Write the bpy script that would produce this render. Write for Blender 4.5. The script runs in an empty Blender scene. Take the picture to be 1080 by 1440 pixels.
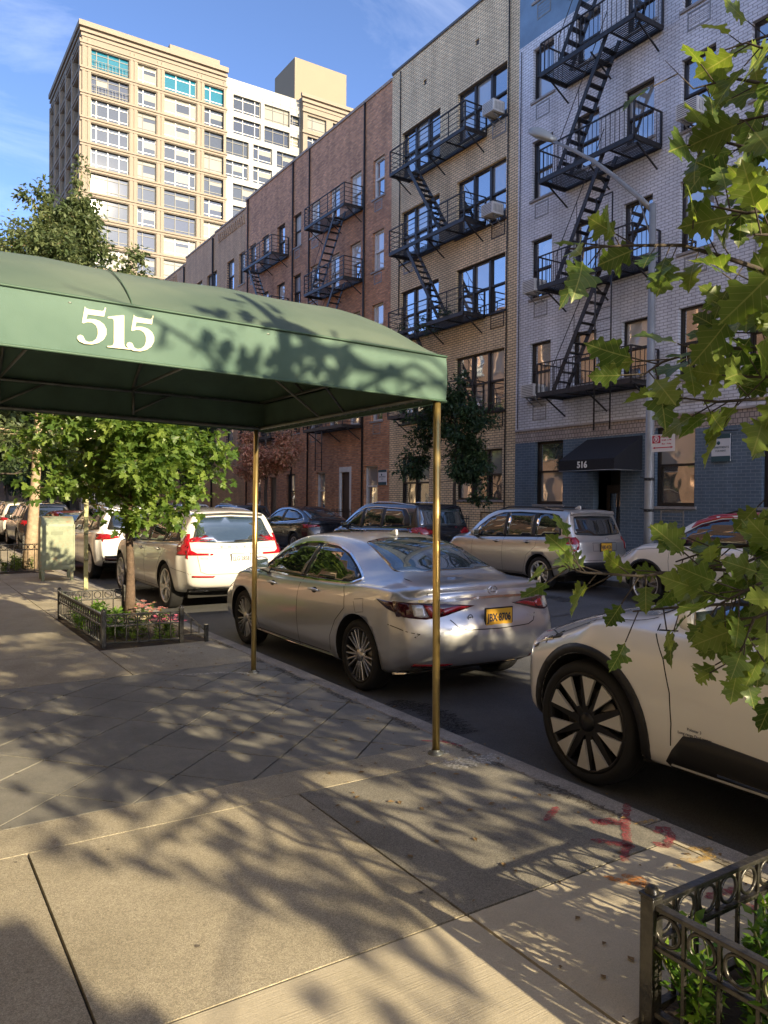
import bpy, bmesh, math, random
from math import sin, cos, pi, radians, sqrt, atan2, tan
from mathutils import Vector, Matrix, noise
from mathutils.bvhtree import BVHTree
from mathutils.geometry import delaunay_2d_cdt

S = bpy.context.scene
COL = S.collection
# ---------------------------------------------------------------- camera
cam_d = bpy.data.cameras.new('camera'); cam = bpy.data.objects.new('camera', cam_d); COL.objects.link(cam)
S.camera = cam
CAM_H = 1.65
_y, _p, _r = radians(32.9), radians(-0.75), radians(0.5)
_F = Vector((sin(_y)*cos(_p), cos(_y)*cos(_p), sin(_p)))
_R0 = Vector((cos(_y), -sin(_y), 0)); _U0 = _R0.cross(_F)
_R = _R0*cos(_r) + _U0*sin(_r); _U = _U0*cos(_r) - _R0*sin(_r)
_m = Matrix((_R, _U, -_F)).transposed().to_4x4(); _m.translation = Vector((0, 0, CAM_H))
cam.matrix_world = _m
cam_d.sensor_fit = 'VERTICAL'; cam_d.sensor_height = 36; cam_d.lens = 36*1081/1440
cam_d.clip_start = 0.05; cam_d.clip_end = 2000
# ---------------------------------------------------------------- sun, sky, exposure
SUN_EL, SUN_AZ = radians(20), radians(11.5)          # azimuth measured from -Y towards +X
sd = Vector((sin(SUN_AZ)*cos(SUN_EL), -cos(SUN_AZ)*cos(SUN_EL), sin(SUN_EL)))   # towards the sun
ld = bpy.data.lights.new('sun', 'SUN'); lo = bpy.data.objects.new('sun', ld); COL.objects.link(lo)
ld.energy = 3.0; ld.angle = radians(0.6); ld.color = (1.0, 0.82, 0.52)
lo.rotation_euler = sd.to_track_quat('Z', 'Y').to_euler()
W = bpy.data.worlds.new("World"); S.world = W; W.use_nodes = True
nt = W.node_tree; nt.nodes.clear()
out = nt.nodes.new('ShaderNodeOutputWorld'); bg = nt.nodes.new('ShaderNodeBackground')
sky = nt.nodes.new('ShaderNodeTexSky'); sky.sky_type = 'NISHITA'; sky.sun_disc = False
sky.sun_elevation = SUN_EL; sky.sun_rotation = atan2(sd.x, sd.y)
sky.air_density = 0.29; sky.dust_density = 0.5; sky.ozone_density = 2.2
tc = nt.nodes.new('ShaderNodeTexCoord'); mp = nt.nodes.new('ShaderNodeMapping'); mp.inputs['Scale'].default_value = (1.2, 1.6, 5.0)
nz = nt.nodes.new('ShaderNodeTexNoise'); nz.inputs['Scale'].default_value = 2.3; nz.inputs['Detail'].default_value = 8; nz.inputs['Roughness'].default_value = .62
nz.inputs['Distortion'].default_value = .6
cr = nt.nodes.new('ShaderNodeValToRGB'); cr.color_ramp.elements[0].position = .52; cr.color_ramp.elements[1].position = .85
cr.color_ramp.elements[1].color = (.18, .18, .18, 1)
mx = nt.nodes.new('ShaderNodeMix'); mx.data_type = 'RGBA'; mx.inputs[7].default_value = (4.5, 4.6, 5.0, 1)
nt.links.new(tc.outputs['Generated'], mp.inputs['Vector']); nt.links.new(mp.outputs[0], nz.inputs['Vector'])
nt.links.new(nz.outputs['Fac'], cr.inputs[0]); nt.links.new(cr.outputs[0], mx.inputs[0])
nt.links.new(sky.outputs[0], mx.inputs[6]); nt.links.new(mx.outputs[2], bg.inputs[0])
nt.links.new(bg.outputs[0], out.inputs[0]); bg.inputs[1].default_value = 0.15
S.view_settings.view_transform = 'Standard'; S.view_settings.look = 'None'; S.view_settings.exposure = 2.0
S.view_settings.gamma = 1

# ================================================================ materials
MATS = {}
def _new(name):
    m = bpy.data.materials.new(name); m.use_nodes = True
    return m, m.node_tree, m.node_tree.nodes['Principled BSDF']
def rgb(c): return (c[0], c[1], c[2], 1)
def mat(name, col, rough=.6, metal=0., var=.0, vscale=4., bump=0., bscale=60., coat=0., ior=None, spec=None, emit=None, flake=0, col2=None, trans=0):
    """plain principled with optional noise variation and bump, in object coordinates"""
    if name in MATS: return MATS[name]
    m, t, b = _new(name)
    b.inputs['Base Color'].default_value = rgb(col); b.inputs['Roughness'].default_value = rough; b.inputs['Metallic'].default_value = metal
    if coat: b.inputs['Coat Weight'].default_value = coat; b.inputs['Coat Roughness'].default_value = .03
    if ior: b.inputs['IOR'].default_value = ior
    if trans: b.inputs['Transmission Weight'].default_value = trans
    if spec is not None: b.inputs['Specular IOR Level'].default_value = spec
    if emit: b.inputs['Emission Color'].default_value = rgb(emit[0]); b.inputs['Emission Strength'].default_value = emit[1]
    tcn = t.nodes.new('ShaderNodeTexCoord')
    if var:
        n = t.nodes.new('ShaderNodeTexNoise'); n.inputs['Scale'].default_value = vscale; n.inputs['Detail'].default_value = 8; n.inputs['Roughness'].default_value = .65
        r = t.nodes.new('ShaderNodeValToRGB'); r.color_ramp.elements[0].position = .32; r.color_ramp.elements[1].position = .7
        c2 = col2 or [min(1, c*(1+var)) for c in col]; c1 = [c*(1-var) for c in col]
        r.color_ramp.elements[0].color = rgb(c1); r.color_ramp.elements[1].color = rgb(c2)
        t.links.new(tcn.outputs['Object'], n.inputs['Vector']); t.links.new(n.outputs['Fac'], r.inputs[0]); t.links.new(r.outputs[0], b.inputs['Base Color'])
        rr = t.nodes.new('ShaderNodeMapRange'); rr.inputs[3].default_value = max(0, rough-.08); rr.inputs[4].default_value = min(1, rough+.1)
        t.links.new(n.outputs['Fac'], rr.inputs[0]); t.links.new(rr.outputs[0], b.inputs['Roughness'])
    if bump:
        n2 = t.nodes.new('ShaderNodeTexNoise'); n2.inputs['Scale'].default_value = bscale; n2.inputs['Detail'].default_value = 4
        bp = t.nodes.new('ShaderNodeBump'); bp.inputs['Strength'].default_value = bump; bp.inputs['Distance'].default_value = .01
        t.links.new(tcn.outputs['Object'], n2.inputs['Vector']); t.links.new(n2.outputs['Fac'], bp.inputs['Height']); t.links.new(bp.outputs[0], b.inputs['Normal'])
    MATS[name] = m
    return m
def concrete(name, c1, c2, grain=.5, gscale=140., stain=1.1, spots=.0, rough=.85, bump=.5, broom=False):
    """pavement: large soft stains, fine aggregate grain, small dark spots, optional brushed lines"""
    if name in MATS: return MATS[name]
    m, t, b = _new(name); L = t.links.new; N = t.nodes.new
    g = N('ShaderNodeTexCoord')
    a = N('ShaderNodeTexNoise'); a.inputs['Scale'].default_value = stain; a.inputs['Detail'].default_value = 10; a.inputs['Roughness'].default_value = .7
    r = N('ShaderNodeValToRGB'); r.color_ramp.elements[0].position = .35; r.color_ramp.elements[1].position = .68
    r.color_ramp.elements[0].color = rgb(c1); r.color_ramp.elements[1].color = rgb(c2)
    L(g.outputs['Object'], a.inputs['Vector']); L(a.outputs['Fac'], r.inputs[0])
    v = N('ShaderNodeTexVoronoi'); v.inputs['Scale'].default_value = gscale
    f = N('ShaderNodeTexNoise'); f.inputs['Scale'].default_value = gscale*1.4; f.inputs['Detail'].default_value = 3
    L(g.outputs['Object'], v.inputs['Vector']); L(g.outputs['Object'], f.inputs['Vector'])
    mr = N('ShaderNodeMapRange'); mr.inputs[1].default_value = .3; mr.inputs[2].default_value = .7; mr.inputs[3].default_value = 1-grain; mr.inputs[4].default_value = 1+grain*.8
    L(f.outputs['Fac'], mr.inputs[0])
    sepc = N('ShaderNodeSeparateColor'); L(v.outputs['Color'], sepc.inputs[0])
    mr2 = N('ShaderNodeMapRange'); mr2.inputs[3].default_value = 1-grain*.7; mr2.inputs[4].default_value = 1+grain*.7; L(sepc.outputs[0], mr2.inputs[0])
    mu = N('ShaderNodeMath'); mu.operation = 'MULTIPLY'; L(mr.outputs[0], mu.inputs[0]); L(mr2.outputs[0], mu.inputs[1])
    last = mu
    if spots:
        sp = N('ShaderNodeTexVoronoi'); sp.inputs['Scale'].default_value = 3.2; L(g.outputs['Object'], sp.inputs['Vector'])
        s2 = N('ShaderNodeMapRange'); s2.inputs[1].default_value = .03; s2.inputs[2].default_value = .07; s2.inputs[3].default_value = 1-spots; s2.inputs[4].default_value = 1
        L(sp.outputs['Distance'], s2.inputs[0]); m3 = N('ShaderNodeMath'); m3.operation = 'MULTIPLY'; L(last.outputs[0], m3.inputs[0]); L(s2.outputs[0], m3.inputs[1]); last = m3
    vm = N('ShaderNodeVectorMath'); vm.operation = 'SCALE'; L(r.outputs[0], vm.inputs[0]); L(last.outputs[0], vm.inputs['Scale'])
    L(vm.outputs[0], b.inputs['Base Color'])
    b.inputs['Roughness'].default_value = rough
    bp = N('ShaderNodeBump'); bp.inputs['Strength'].default_value = bump; bp.inputs['Distance'].default_value = .004
    if broom:
        mpn = N('ShaderNodeMapping'); mpn.inputs['Scale'].default_value = (6, 160, 1); mpn.inputs['Rotation'].default_value = (0, 0, .04)
        bn = N('ShaderNodeTexNoise'); bn.inputs['Scale'].default_value = 1; bn.inputs['Detail'].default_value = 2
        L(g.outputs['Object'], mpn.inputs[0]); L(mpn.outputs[0], bn.inputs['Vector']); L(bn.outputs['Fac'], bp.inputs['Height'])
    else:
        L(f.outputs['Fac'], bp.inputs['Height'])
    L(bp.outputs[0], b.inputs['Normal'])
    MATS[name] = m
    return m
def brick(name, c1, c2, mortar, bw=.2, bh=.07, msz=.012, bump=.6, rough=.75, axis='YZ', var=.25, ms=.1, soot=None):
    """brick wall in object space; axis says which two coordinates run along the courses and up"""
    if name in MATS: return MATS[name]
    m, t, b = _new(name); L = t.links.new; N = t.nodes.new
    g = N('ShaderNodeTexCoord'); s = N('ShaderNodeSeparateXYZ'); c = N('ShaderNodeCombineXYZ')
    L(g.outputs['Object'], s.inputs[0]); L(s.outputs[axis[0]], c.inputs[0]); L(s.outputs[axis[1]], c.inputs[1])
    k = N('ShaderNodeTexBrick'); k.inputs['Scale'].default_value = 1; k.inputs['Brick Width'].default_value = bw; k.inputs['Row Height'].default_value = bh
    k.inputs['Mortar Size'].default_value = msz; k.inputs['Mortar Smooth'].default_value = ms; k.inputs['Bias'].default_value = 0
    k.inputs['Color1'].default_value = rgb(c1); k.inputs['Color2'].default_value = rgb(c2); k.inputs['Mortar'].default_value = rgb(mortar)
    L(c.outputs[0], k.inputs['Vector'])
    n = N('ShaderNodeTexNoise'); n.inputs['Scale'].default_value = .6; n.inputs['Detail'].default_value = 9; n.inputs['Roughness'].default_value = .72
    L(g.outputs['Object'], n.inputs['Vector'])
    mr = N('ShaderNodeMapRange'); mr.inputs[1].default_value = .3; mr.inputs[2].default_value = .7; mr.inputs[3].default_value = 1-var; mr.inputs[4].default_value = 1+var; L(n.outputs['Fac'], mr.inputs[0])
    mpv = N('ShaderNodeMapping'); mpv.inputs['Scale'].default_value = (2.2, 2.2, .16); n3 = N('ShaderNodeTexNoise'); n3.inputs['Scale'].default_value = 1; n3.inputs['Detail'].default_value = 6
    L(g.outputs['Object'], mpv.inputs[0]); L(mpv.outputs[0], n3.inputs['Vector']); mr3 = N('ShaderNodeMapRange'); mr3.inputs[1].default_value = .38; mr3.inputs[2].default_value = .56; mr3.inputs[3].default_value = .88; mr3.inputs[4].default_value = 1.03; L(n3.outputs['Fac'], mr3.inputs[0])
    mu3 = N('ShaderNodeMath'); mu3.operation = 'MULTIPLY'; L(mr.outputs[0], mu3.inputs[0]); L(mr3.outputs[0], mu3.inputs[1])
    vm = N('ShaderNodeVectorMath'); vm.operation = 'SCALE'; L(k.outputs['Color'], vm.inputs[0]); L(mu3.outputs[0], vm.inputs['Scale'])
    L(vm.outputs[0], b.inputs['Base Color']); b.inputs['Roughness'].default_value = rough
    bp = N('ShaderNodeBump'); bp.inputs['Strength'].default_value = bump; bp.inputs['Distance'].default_value = .01; bp.invert = True
    L(k.outputs['Fac'], bp.inputs['Height']); L(bp.outputs[0], b.inputs['Normal'])
    MATS[name] = m
    return m
def glassy(name, col, rough=.03, refl=.35, wav=.0, col2=None):
    """window glass in front of a dark room: diffuse depth plus a strong mirror layer, slightly wavy"""
    if name in MATS: return MATS[name]
    m, t, b = _new(name); L = t.links.new; N = t.nodes.new
    b.inputs['Base Color'].default_value = rgb(col); b.inputs['Roughness'].default_value = .9; b.inputs['Specular IOR Level'].default_value = 0
    gl = N('ShaderNodeBsdfGlossy'); gl.inputs['Roughness'].default_value = rough; gl.inputs['Color'].default_value = (.93, .96, 1, 1)
    fr = N('ShaderNodeFresnel'); fr.inputs['IOR'].default_value = 1.5
    ad = N('ShaderNodeMath'); ad.operation = 'ADD'; ad.use_clamp = True; ad.inputs[1].default_value = refl; L(fr.outputs[0], ad.inputs[0])
    ms_ = N('ShaderNodeMixShader'); L(ad.outputs[0], ms_.inputs[0]); L(b.outputs[0], ms_.inputs[1]); L(gl.outputs[0], ms_.inputs[2])
    o = t.nodes['Material Output']; L(ms_.outputs[0], o.inputs[0])
    if wav:
        g = N('ShaderNodeTexCoord'); n = N('ShaderNodeTexNoise'); n.inputs['Scale'].default_value = 1.6; n.inputs['Detail'].default_value = 1
        bp = N('ShaderNodeBump'); bp.inputs['Strength'].default_value = wav; bp.inputs['Distance'].default_value = .02
        L(g.outputs['Object'], n.inputs['Vector']); L(n.outputs['Fac'], bp.inputs['Height']); L(bp.outputs[0], gl.inputs['Normal'])
    MATS[name] = m
    return m
def leafmat(name, c1, c2, trans=.45, rough=.45, scale=9., veins=False):
    if name in MATS: return MATS[name]
    m, t, b = _new(name); L = t.links.new; N = t.nodes.new
    g = N('ShaderNodeTexCoord'); n = N('ShaderNodeTexNoise'); n.inputs['Scale'].default_value = scale; n.inputs['Detail'].default_value = 3
    r = N('ShaderNodeValToRGB'); r.color_ramp.elements[0].position = .35; r.color_ramp.elements[1].position = .68
    r.color_ramp.elements[0].color = rgb(c1); r.color_ramp.elements[1].color = rgb(c2)
    L(g.outputs['Object'], n.inputs['Vector']); L(n.outputs['Fac'], r.inputs[0]); L(r.outputs[0], b.inputs['Base Color'])
    b.inputs['Roughness'].default_value = rough; b.inputs['Specular IOR Level'].default_value = .4
    src = r.outputs[0]
    # each leaf its own tint; on big leaves a pale midrib and side veins from the leaf's own coordinates
    at = N('ShaderNodeAttribute'); at.attribute_name = 'tint'; hv = N('ShaderNodeHueSaturation'); L(src, hv.inputs['Color'])
    m1 = N('ShaderNodeMapRange'); m1.inputs[3].default_value = .62; m1.inputs[4].default_value = 1.38; L(at.outputs['Fac'], m1.inputs[0]); L(m1.outputs[0], hv.inputs['Value'])
    m2 = N('ShaderNodeMapRange'); m2.inputs[3].default_value = .515; m2.inputs[4].default_value = .475; L(at.outputs['Fac'], m2.inputs[0]); L(m2.outputs[0], hv.inputs['Hue'])
    src = hv.outputs[0]
    if veins:
        uv = N('ShaderNodeUVMap'); uv.uv_map = 'leaf'; sx = N('ShaderNodeSeparateXYZ'); L(uv.outputs[0], sx.inputs[0])
        def M(op, a, b_=None):
            q = N('ShaderNodeMath'); q.operation = op
            for i_, v in enumerate((a, b_)):
                if v is None: continue
                if isinstance(v, (int, float)): q.inputs[i_].default_value = v
                else: L(v, q.inputs[i_])
            return q.outputs[0]
        ax_ = M('ABSOLUTE', M('SUBTRACT', sx.outputs[0], .5)); rib = M('LESS_THAN', ax_, .012)
        ph = M('FRACT', M('ADD', M('SUBTRACT', M('MULTIPLY', sx.outputs[1], 7.), M('MULTIPLY', ax_, 6.)), 5.)); side = M('LESS_THAN', M('ABSOLUTE', M('SUBTRACT', ph, .5)), .045)
        vn = M('MAXIMUM', rib, M('MULTIPLY', side, .6)); mv = N('ShaderNodeMix'); mv.data_type = 'RGBA'; mv.inputs[7].default_value = (.34, .36, .12, 1); L(M('MULTIPLY', vn, .6), mv.inputs[0]); L(src, mv.inputs[6]); src = mv.outputs[2]
        bpv = N('ShaderNodeBump'); bpv.inputs['Strength'].default_value = .5; bpv.inputs['Distance'].default_value = .003; bpv.invert = True; L(vn, bpv.inputs['Height']); L(bpv.outputs[0], b.inputs['Normal'])
    L(src, b.inputs['Base Color'])
    tr = N('ShaderNodeBsdfTranslucent'); hs = N('ShaderNodeHueSaturation'); hs.inputs['Hue'].default_value = .485; hs.inputs['Saturation'].default_value = 1.15; hs.inputs['Value'].default_value = 1.7
    L(src, hs.inputs['Color']); L(hs.outputs[0], tr.inputs[0])
    mi = N('ShaderNodeMixShader'); mi.inputs[0].default_value = trans; L(b.outputs[0], mi.inputs[1]); L(tr.outputs[0], mi.inputs[2])
    L(mi.outputs[0], t.nodes['Material Output'].inputs[0])
    MATS[name] = m
    return m
def paint(name, col, metal=.0, rough=.35, coat=1.):
    if name in MATS: return MATS[name]
    m = mat(name, col, rough, metal, coat=coat)
    t = m.node_tree; b = t.nodes['Principled BSDF']; L = t.links.new; N = t.nodes.new
    if metal > .2:      # flakes
        g = N('ShaderNodeTexCoord'); n = N('ShaderNodeTexNoise'); n.inputs['Scale'].default_value = 900; n.inputs['Detail'].default_value = 1
        bp = N('ShaderNodeBump'); bp.inputs['Strength'].default_value = .05; bp.inputs['Distance'].default_value = .001
        L(g.outputs['Object'], n.inputs['Vector']); L(n.outputs['Fac'], bp.inputs['Height']); L(bp.outputs[0], b.inputs['Normal'])
    return m

# ================================================================ mesh helpers
class MB:
    """collects shapes; build() links them as one mesh object"""
    def __init__(s): s.v = []; s.f = []; s.mi = []; s.sm = []; s.cur = 0
    def add(s, vs, fs, smooth=False):
        o = len(s.v); s.v += [tuple(p) for p in vs]
        for f in fs: s.f.append(tuple(i+o for i in f)); s.mi.append(s.cur); s.sm.append(smooth)
        return s
    def box(s, x0, x1, y0, y1, z0, z1):
        if x0 > x1: x0, x1 = x1, x0
        if y0 > y1: y0, y1 = y1, y0
        if z0 > z1: z0, z1 = z1, z0
        v = [(x0,y0,z0),(x1,y0,z0),(x1,y1,z0),(x0,y1,z0),(x0,y0,z1),(x1,y0,z1),(x1,y1,z1),(x0,y1,z1)]
        return s.add(v, [(0,3,2,1),(4,5,6,7),(0,1,5,4),(1,2,6,5),(2,3,7,6),(3,0,4,7)])
    def quad(s, a, b, c, d): return s.add([a,b,c,d], [(0,1,2,3)])
    def bar(s, a, b, w, h, up=(0,0,1)):
        """rectangular bar from a to b, w wide and h high"""
        a, b = Vector(a), Vector(b); d = (b-a)
        if d.length < 1e-6: return s
        d.normalize(); u = Vector(up)
        if abs(d.dot(u)) > .98: u = Vector((0,1,0)) if abs(d.y) < .9 else Vector((1,0,0))
        r = d.cross(u).normalized(); u = r.cross(d)
        v = []
        for p in (a, b):
            for i, j in ((-1,-1),(1,-1),(1,1),(-1,1)): v.append(p + r*(i*w/2) + u*(j*h/2))
        return s.add(v, [(3,2,1,0),(4,5,6,7),(0,1,5,4),(1,2,6,5),(2,3,7,6),(3,0,4,7)])
    def tube(s, pts, r, n=8, cap=True):
        pts = [Vector(p) for p in pts]; m = len(pts)
        rr = r if isinstance(r, (list, tuple)) else [r]*m
        d0 = (pts[1]-pts[0]).normalized(); u = Vector((0,0,1)) if abs(d0.z) < .9 else Vector((1,0,0))
        x = d0.cross(u).normalized(); vs = []
        for i, p in enumerate(pts):
            d = (pts[min(i+1,m-1)]-pts[max(i-1,0)]).normalized()
            x = (x - d*x.dot(d))
            if x.length < 1e-5: x = d.orthogonal()
            x.normalize(); y = d.cross(x)
            for k in range(n):
                a = 2*pi*k/n; vs.append(p + (x*cos(a)+y*sin(a))*rr[i])
        fs = [(i*n+k, i*n+(k+1)%n, (i+1)*n+(k+1)%n, (i+1)*n+k) for i in range(m-1) for k in range(n)]
        o = len(s.v); s.add(vs, fs, True)
        if cap:
            s.f.append(tuple(o+k for k in range(n))[::-1]); s.mi.append(s.cur); s.sm.append(False)
            s.f.append(tuple(o+(m-1)*n+k for k in range(n))); s.mi.append(s.cur); s.sm.append(False)
        return s
    def ring(s, c, ax, R, r, n=20, k=6, R2=None):
        """torus about axis ax; ('x','y','z')"""
        A = {'x': (Vector((0,1,0)), Vector((0,0,1)), Vector((1,0,0))), 'y': (Vector((1,0,0)), Vector((0,0,1)), Vector((0,1,0))), 'z': (Vector((1,0,0)), Vector((0,1,0)), Vector((0,0,1)))}[ax]
        c = Vector(c); vs = []
        for i in range(n):
            a = 2*pi*i/n; d = A[0]*cos(a)+A[1]*sin(a)
            for j in range(k):
                b = 2*pi*j/k; vs.append(c + d*(R + r*cos(b)) + A[2]*((R2 or r)*sin(b)))
        fs = [(i*k+j, ((i+1)%n)*k+j, ((i+1)%n)*k+(j+1)%k, i*k+(j+1)%k) for i in range(n) for j in range(k)]
        return s.add(vs, fs, True)
    def lathe(s, prof, ax='z', c=(0,0,0), n=24, smooth=True):
        """prof: (radius, along) pairs about an axis through c"""
        vs = []
        for r, h in prof:
            for i in range(n):
                a = 2*pi*i/n; p, q = r*cos(a), r*sin(a)
                vs.append((c[0]+p, c[1]+q, c[2]+h) if ax == 'z' else (c[0]+h, c[1]+p, c[2]+q) if ax == 'x' else (c[0]+p, c[1]+h, c[2]+q))
        m = len(prof)
        return s.add(vs, [(i*n+k, i*n+(k+1)%n, (i+1)*n+(k+1)%n, (i+1)*n+k) for i in range(m-1) for k in range(n)], smooth)
    def prism(s, poly, plane, a, b):
        """extrude a 2-D polygon between a and b; plane 'yz' (along x), 'xz' (along y), 'xy' (along z)"""
        P = {'yz': lambda p, t: (t, p[0], p[1]), 'xz': lambda p, t: (p[0], t, p[1]), 'xy': lambda p, t: (p[0], p[1], t)}[plane]
        n = len(poly); vs = [P(p, a) for p in poly] + [P(p, b) for p in poly]
        return s.add(vs, [tuple(range(n)), tuple(range(2*n-1, n-1, -1))] + [(i, i+n, (i+1)%n+n, (i+1)%n) for i in range(n)])
    def build(s, name, m, parent=None, bevel=0, subsurf=0, weld=False):
        me = bpy.data.meshes.new(name); me.from_pydata(s.v, [], s.f)
        for mm in (m if isinstance(m, (list, tuple)) else [m]): me.materials.append(mm)
        me.polygons.foreach_set('material_index', s.mi); me.polygons.foreach_set('use_smooth', s.sm); me.update()
        if weld:
            bm = bmesh.new(); bm.from_mesh(me); bmesh.ops.remove_doubles(bm, verts=bm.verts, dist=1e-4); bmesh.ops.recalc_face_normals(bm, faces=bm.faces); bm.to_mesh(me); bm.free()
        o = bpy.data.objects.new(name, me); COL.objects.link(o)
        if parent: o.parent = parent
        if bevel:
            b = o.modifiers.new('bevel', 'BEVEL'); b.width = bevel; b.segments = 2; b.limit_method = 'ANGLE'; b.angle_limit = radians(40)
        if subsurf:
            b = o.modifiers.new('sub', 'SUBSURF'); b.levels = b.render_levels = subsurf
        return o
def tag(o, label=None, cat=None, group=None, kind=None):
    if label: o['label'] = label
    if cat: o['category'] = cat
    if group: o['group'] = group
    if kind: o['kind'] = kind
    return o
def empty(name, loc, rz=0., label=None, cat=None, group=None):
    o = bpy.data.objects.new(name, None); COL.objects.link(o); o.location = loc; o.rotation_euler = (0, 0, rz); o.empty_display_size = .2
    return tag(o, label, cat, group)
KIDS = {}
def copy_tree(o, parent=None):
    c = o.copy(); COL.objects.link(c)
    if parent: c.parent = parent
    for ch in list(o.children): copy_tree(ch, c)
    return c
def text_mesh(txt, size, extrude=.001, name='lettering', m=None, parent=None, M=None, align='CENTER', bold=0.):
    """block lettering turned into a mesh; M places the text plane"""
    cu = bpy.data.curves.new('txt', 'FONT'); cu.body = txt; cu.size = size; cu.extrude = extrude; cu.align_x = align; cu.align_y = 'CENTER'; cu.offset = bold; cu.resolution_u = 3
    o = bpy.data.objects.new('txt', cu); COL.objects.link(o)
    me = bpy.data.meshes.new_from_object(o.evaluated_get(bpy.context.evaluated_depsgraph_get()))
    bpy.data.objects.remove(o); bpy.data.curves.remove(cu)
    if M is not None: me.transform(M)
    me.materials.clear(); me.materials.append(m)
    o = bpy.data.objects.new(name, me); COL.objects.link(o)
    if parent: o.parent = parent
    return o
def frame_matrix(o, x, y):
    """matrix whose X axis is x and Y axis is y (text runs along x, up along y)"""
    x = Vector(x).normalized(); z = x.cross(Vector(y)).normalized(); y = z.cross(x)
    m = Matrix((x, y, z)).transposed().to_4x4(); m.translation = Vector(o); return m
FACING = lambda x, y, z: frame_matrix((x, y, z), (0, -1, 0), (0, 0, 1))     # reads from the street, on a wall that faces -X
# ================================================================ ground, road, kerbs, pavements
ROAD_Z = -.13; KX = 3.41; FKX = 13.1; FX = 17.0
asphalt = concrete('asphalt', (.062,.064,.068), (.105,.105,.106), grain=.35, gscale=160, stain=.8, rough=.8, bump=.6)
g = MB(); g.quad((-600,-600,-.16),(600,-600,-.16),(600,900,-.16),(-600,900,-.16))
tag(g.build('ground', mat('ground_dark', (.06,.058,.055), .9, var=.2, vscale=.3)), kind='structure')
r = MB(); r.quad((KX,-120,ROAD_Z),(FKX,-120,ROAD_Z),(FKX,300,ROAD_Z),(KX,300,ROAD_Z))
tag(r.build('road', asphalt), kind='structure')
# the cross street at the far end and its crossing lines
r = MB(); r.quad((-80,80,ROAD_Z+.004),(90,80,ROAD_Z+.004),(90,97,ROAD_Z+.004),(-80,97,ROAD_Z+.004))
tag(r.build('avenue', asphalt), kind='structure')
kerbm = concrete('kerb_concrete', (.22,.20,.18), (.38,.35,.31), grain=.3, gscale=160, stain=3., bump=.6)
k = MB()
ys = [-40 + 1.52*i for i in range(78)]
for a, b in zip(ys[:-1], ys[1:]): k.box(KX-.15, KX, a+.003, b-.003, -.2, .003)
tag(k.build('kerb', kerbm, bevel=.012), kind='structure')
k = MB()
for a, b in zip(ys[:-1], ys[1:]): k.box(FKX, FKX+.15, a+.003, b-.003, -.2, .003)
tag(k.build('kerb', kerbm, bevel=.012), kind='structure')

c_warm = concrete('sidewalk_aggregate', (.30,.268,.20), (.43,.385,.295), grain=.36, gscale=185, stain=1.3, spots=.25, bump=.9)
c_grey = concrete('sidewalk_grey_shaded_aggregate', (.185,.175,.15), (.265,.25,.215), grain=.42, gscale=190, stain=1.7, spots=.3, bump=.9)  # greyer copy of the slab concrete, darkened for the shade on it
c_smooth = concrete('sidewalk_broomed', (.42,.375,.285), (.53,.475,.37), grain=.14, gscale=260, stain=1.6, spots=.12, bump=.35, broom=True)
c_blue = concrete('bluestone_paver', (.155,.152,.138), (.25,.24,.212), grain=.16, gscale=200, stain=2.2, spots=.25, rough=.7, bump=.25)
c_dirt = mat('joint_dirt', (.045,.04,.034), .95, var=.3, vscale=30)
sb = MB(); sb.quad((-1.2,-60,-.022),(KX-.1,-60,-.022),(KX-.1,75,-.022),(-1.2,75,-.022))
tag(sb.build('sidewalk_bed', c_dirt), kind='structure')
random.seed(4)
sw = MB()
def slab(x0,x1,y0,y1,mi,g=.006,z=0.):
    sw.cur = mi; sw.box(x0+g,x1-g,y0+g,y1-g,-.03,z)
xs = [-1.2, .55, 1.95, KX-.15]
# rows of slabs, left out where the tree pits are
PITS = [(1.952,3.22,-.98,1.60), (1.952,3.2,8.70,11.34), (1.952,3.2,18.6,21.2)]
rows = [(-40+1.5*i, -40+1.5*(i+1)) for i in range(27)]
rows = [(a,b) for a,b in rows if b < .9] + [(.87-1.6+0, .87), (.87,2.37)]
def slabs(rows, mi, xs=xs):
    for (a,b) in rows:
        for i in range(len(xs)-1):
            x0,x1 = xs[i],xs[i+1]
            parts = [(x0,x1,a,b)]
            for (p0,p1,q0,q1) in PITS:
                nx = []
                for (u0,u1,v0,v1) in parts:
                    if u1<=p0+.01 or u0>=p1-.01 or v1<=q0 or v0>=q1: nx.append((u0,u1,v0,v1)); continue
                    if u0 < p0-.03: nx.append((u0,p0,v0,v1))
                    if u1 > p1: nx.append((p1,u1,v0,v1))
                    if v0 < q0: nx.append((max(u0,p0),min(u1,p1),v0,q0))
                    if v1 > q1: nx.append((max(u0,p0),min(u1,p1),q1,v1))
                parts = nx
            for (u0,u1,v0,v1) in parts:
                if u1-u0>.02 and v1-v0>.02: slab(u0,u1,v0,v1,mi if callable(mi) is False else mi(x0,a))
slabs([(-40+1.5*i,-40+1.5*(i+1)) for i in range(26)] , 2)
slabs([(-1.0,.87),(.87,2.38)], 2)
slabs([(2.38,3.88)], lambda x,y: 1 if x>1.9 else 0)
slab(-1.2, KX-.15, 3.88, 4.22, 0, g=.003)
slabs([(7.35,8.7),(8.7,10.2),(10.2,11.7),(11.7,13.2),(13.2,14.7),(14.7,16.2),(16.2,17.7),(17.7,19.2),(19.2,20.7),(20.7,22.2)], lambda x,y: 0)
slabs([(22.2+1.5*i, 23.7+1.5*i) for i in range(34)], 0)
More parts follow.
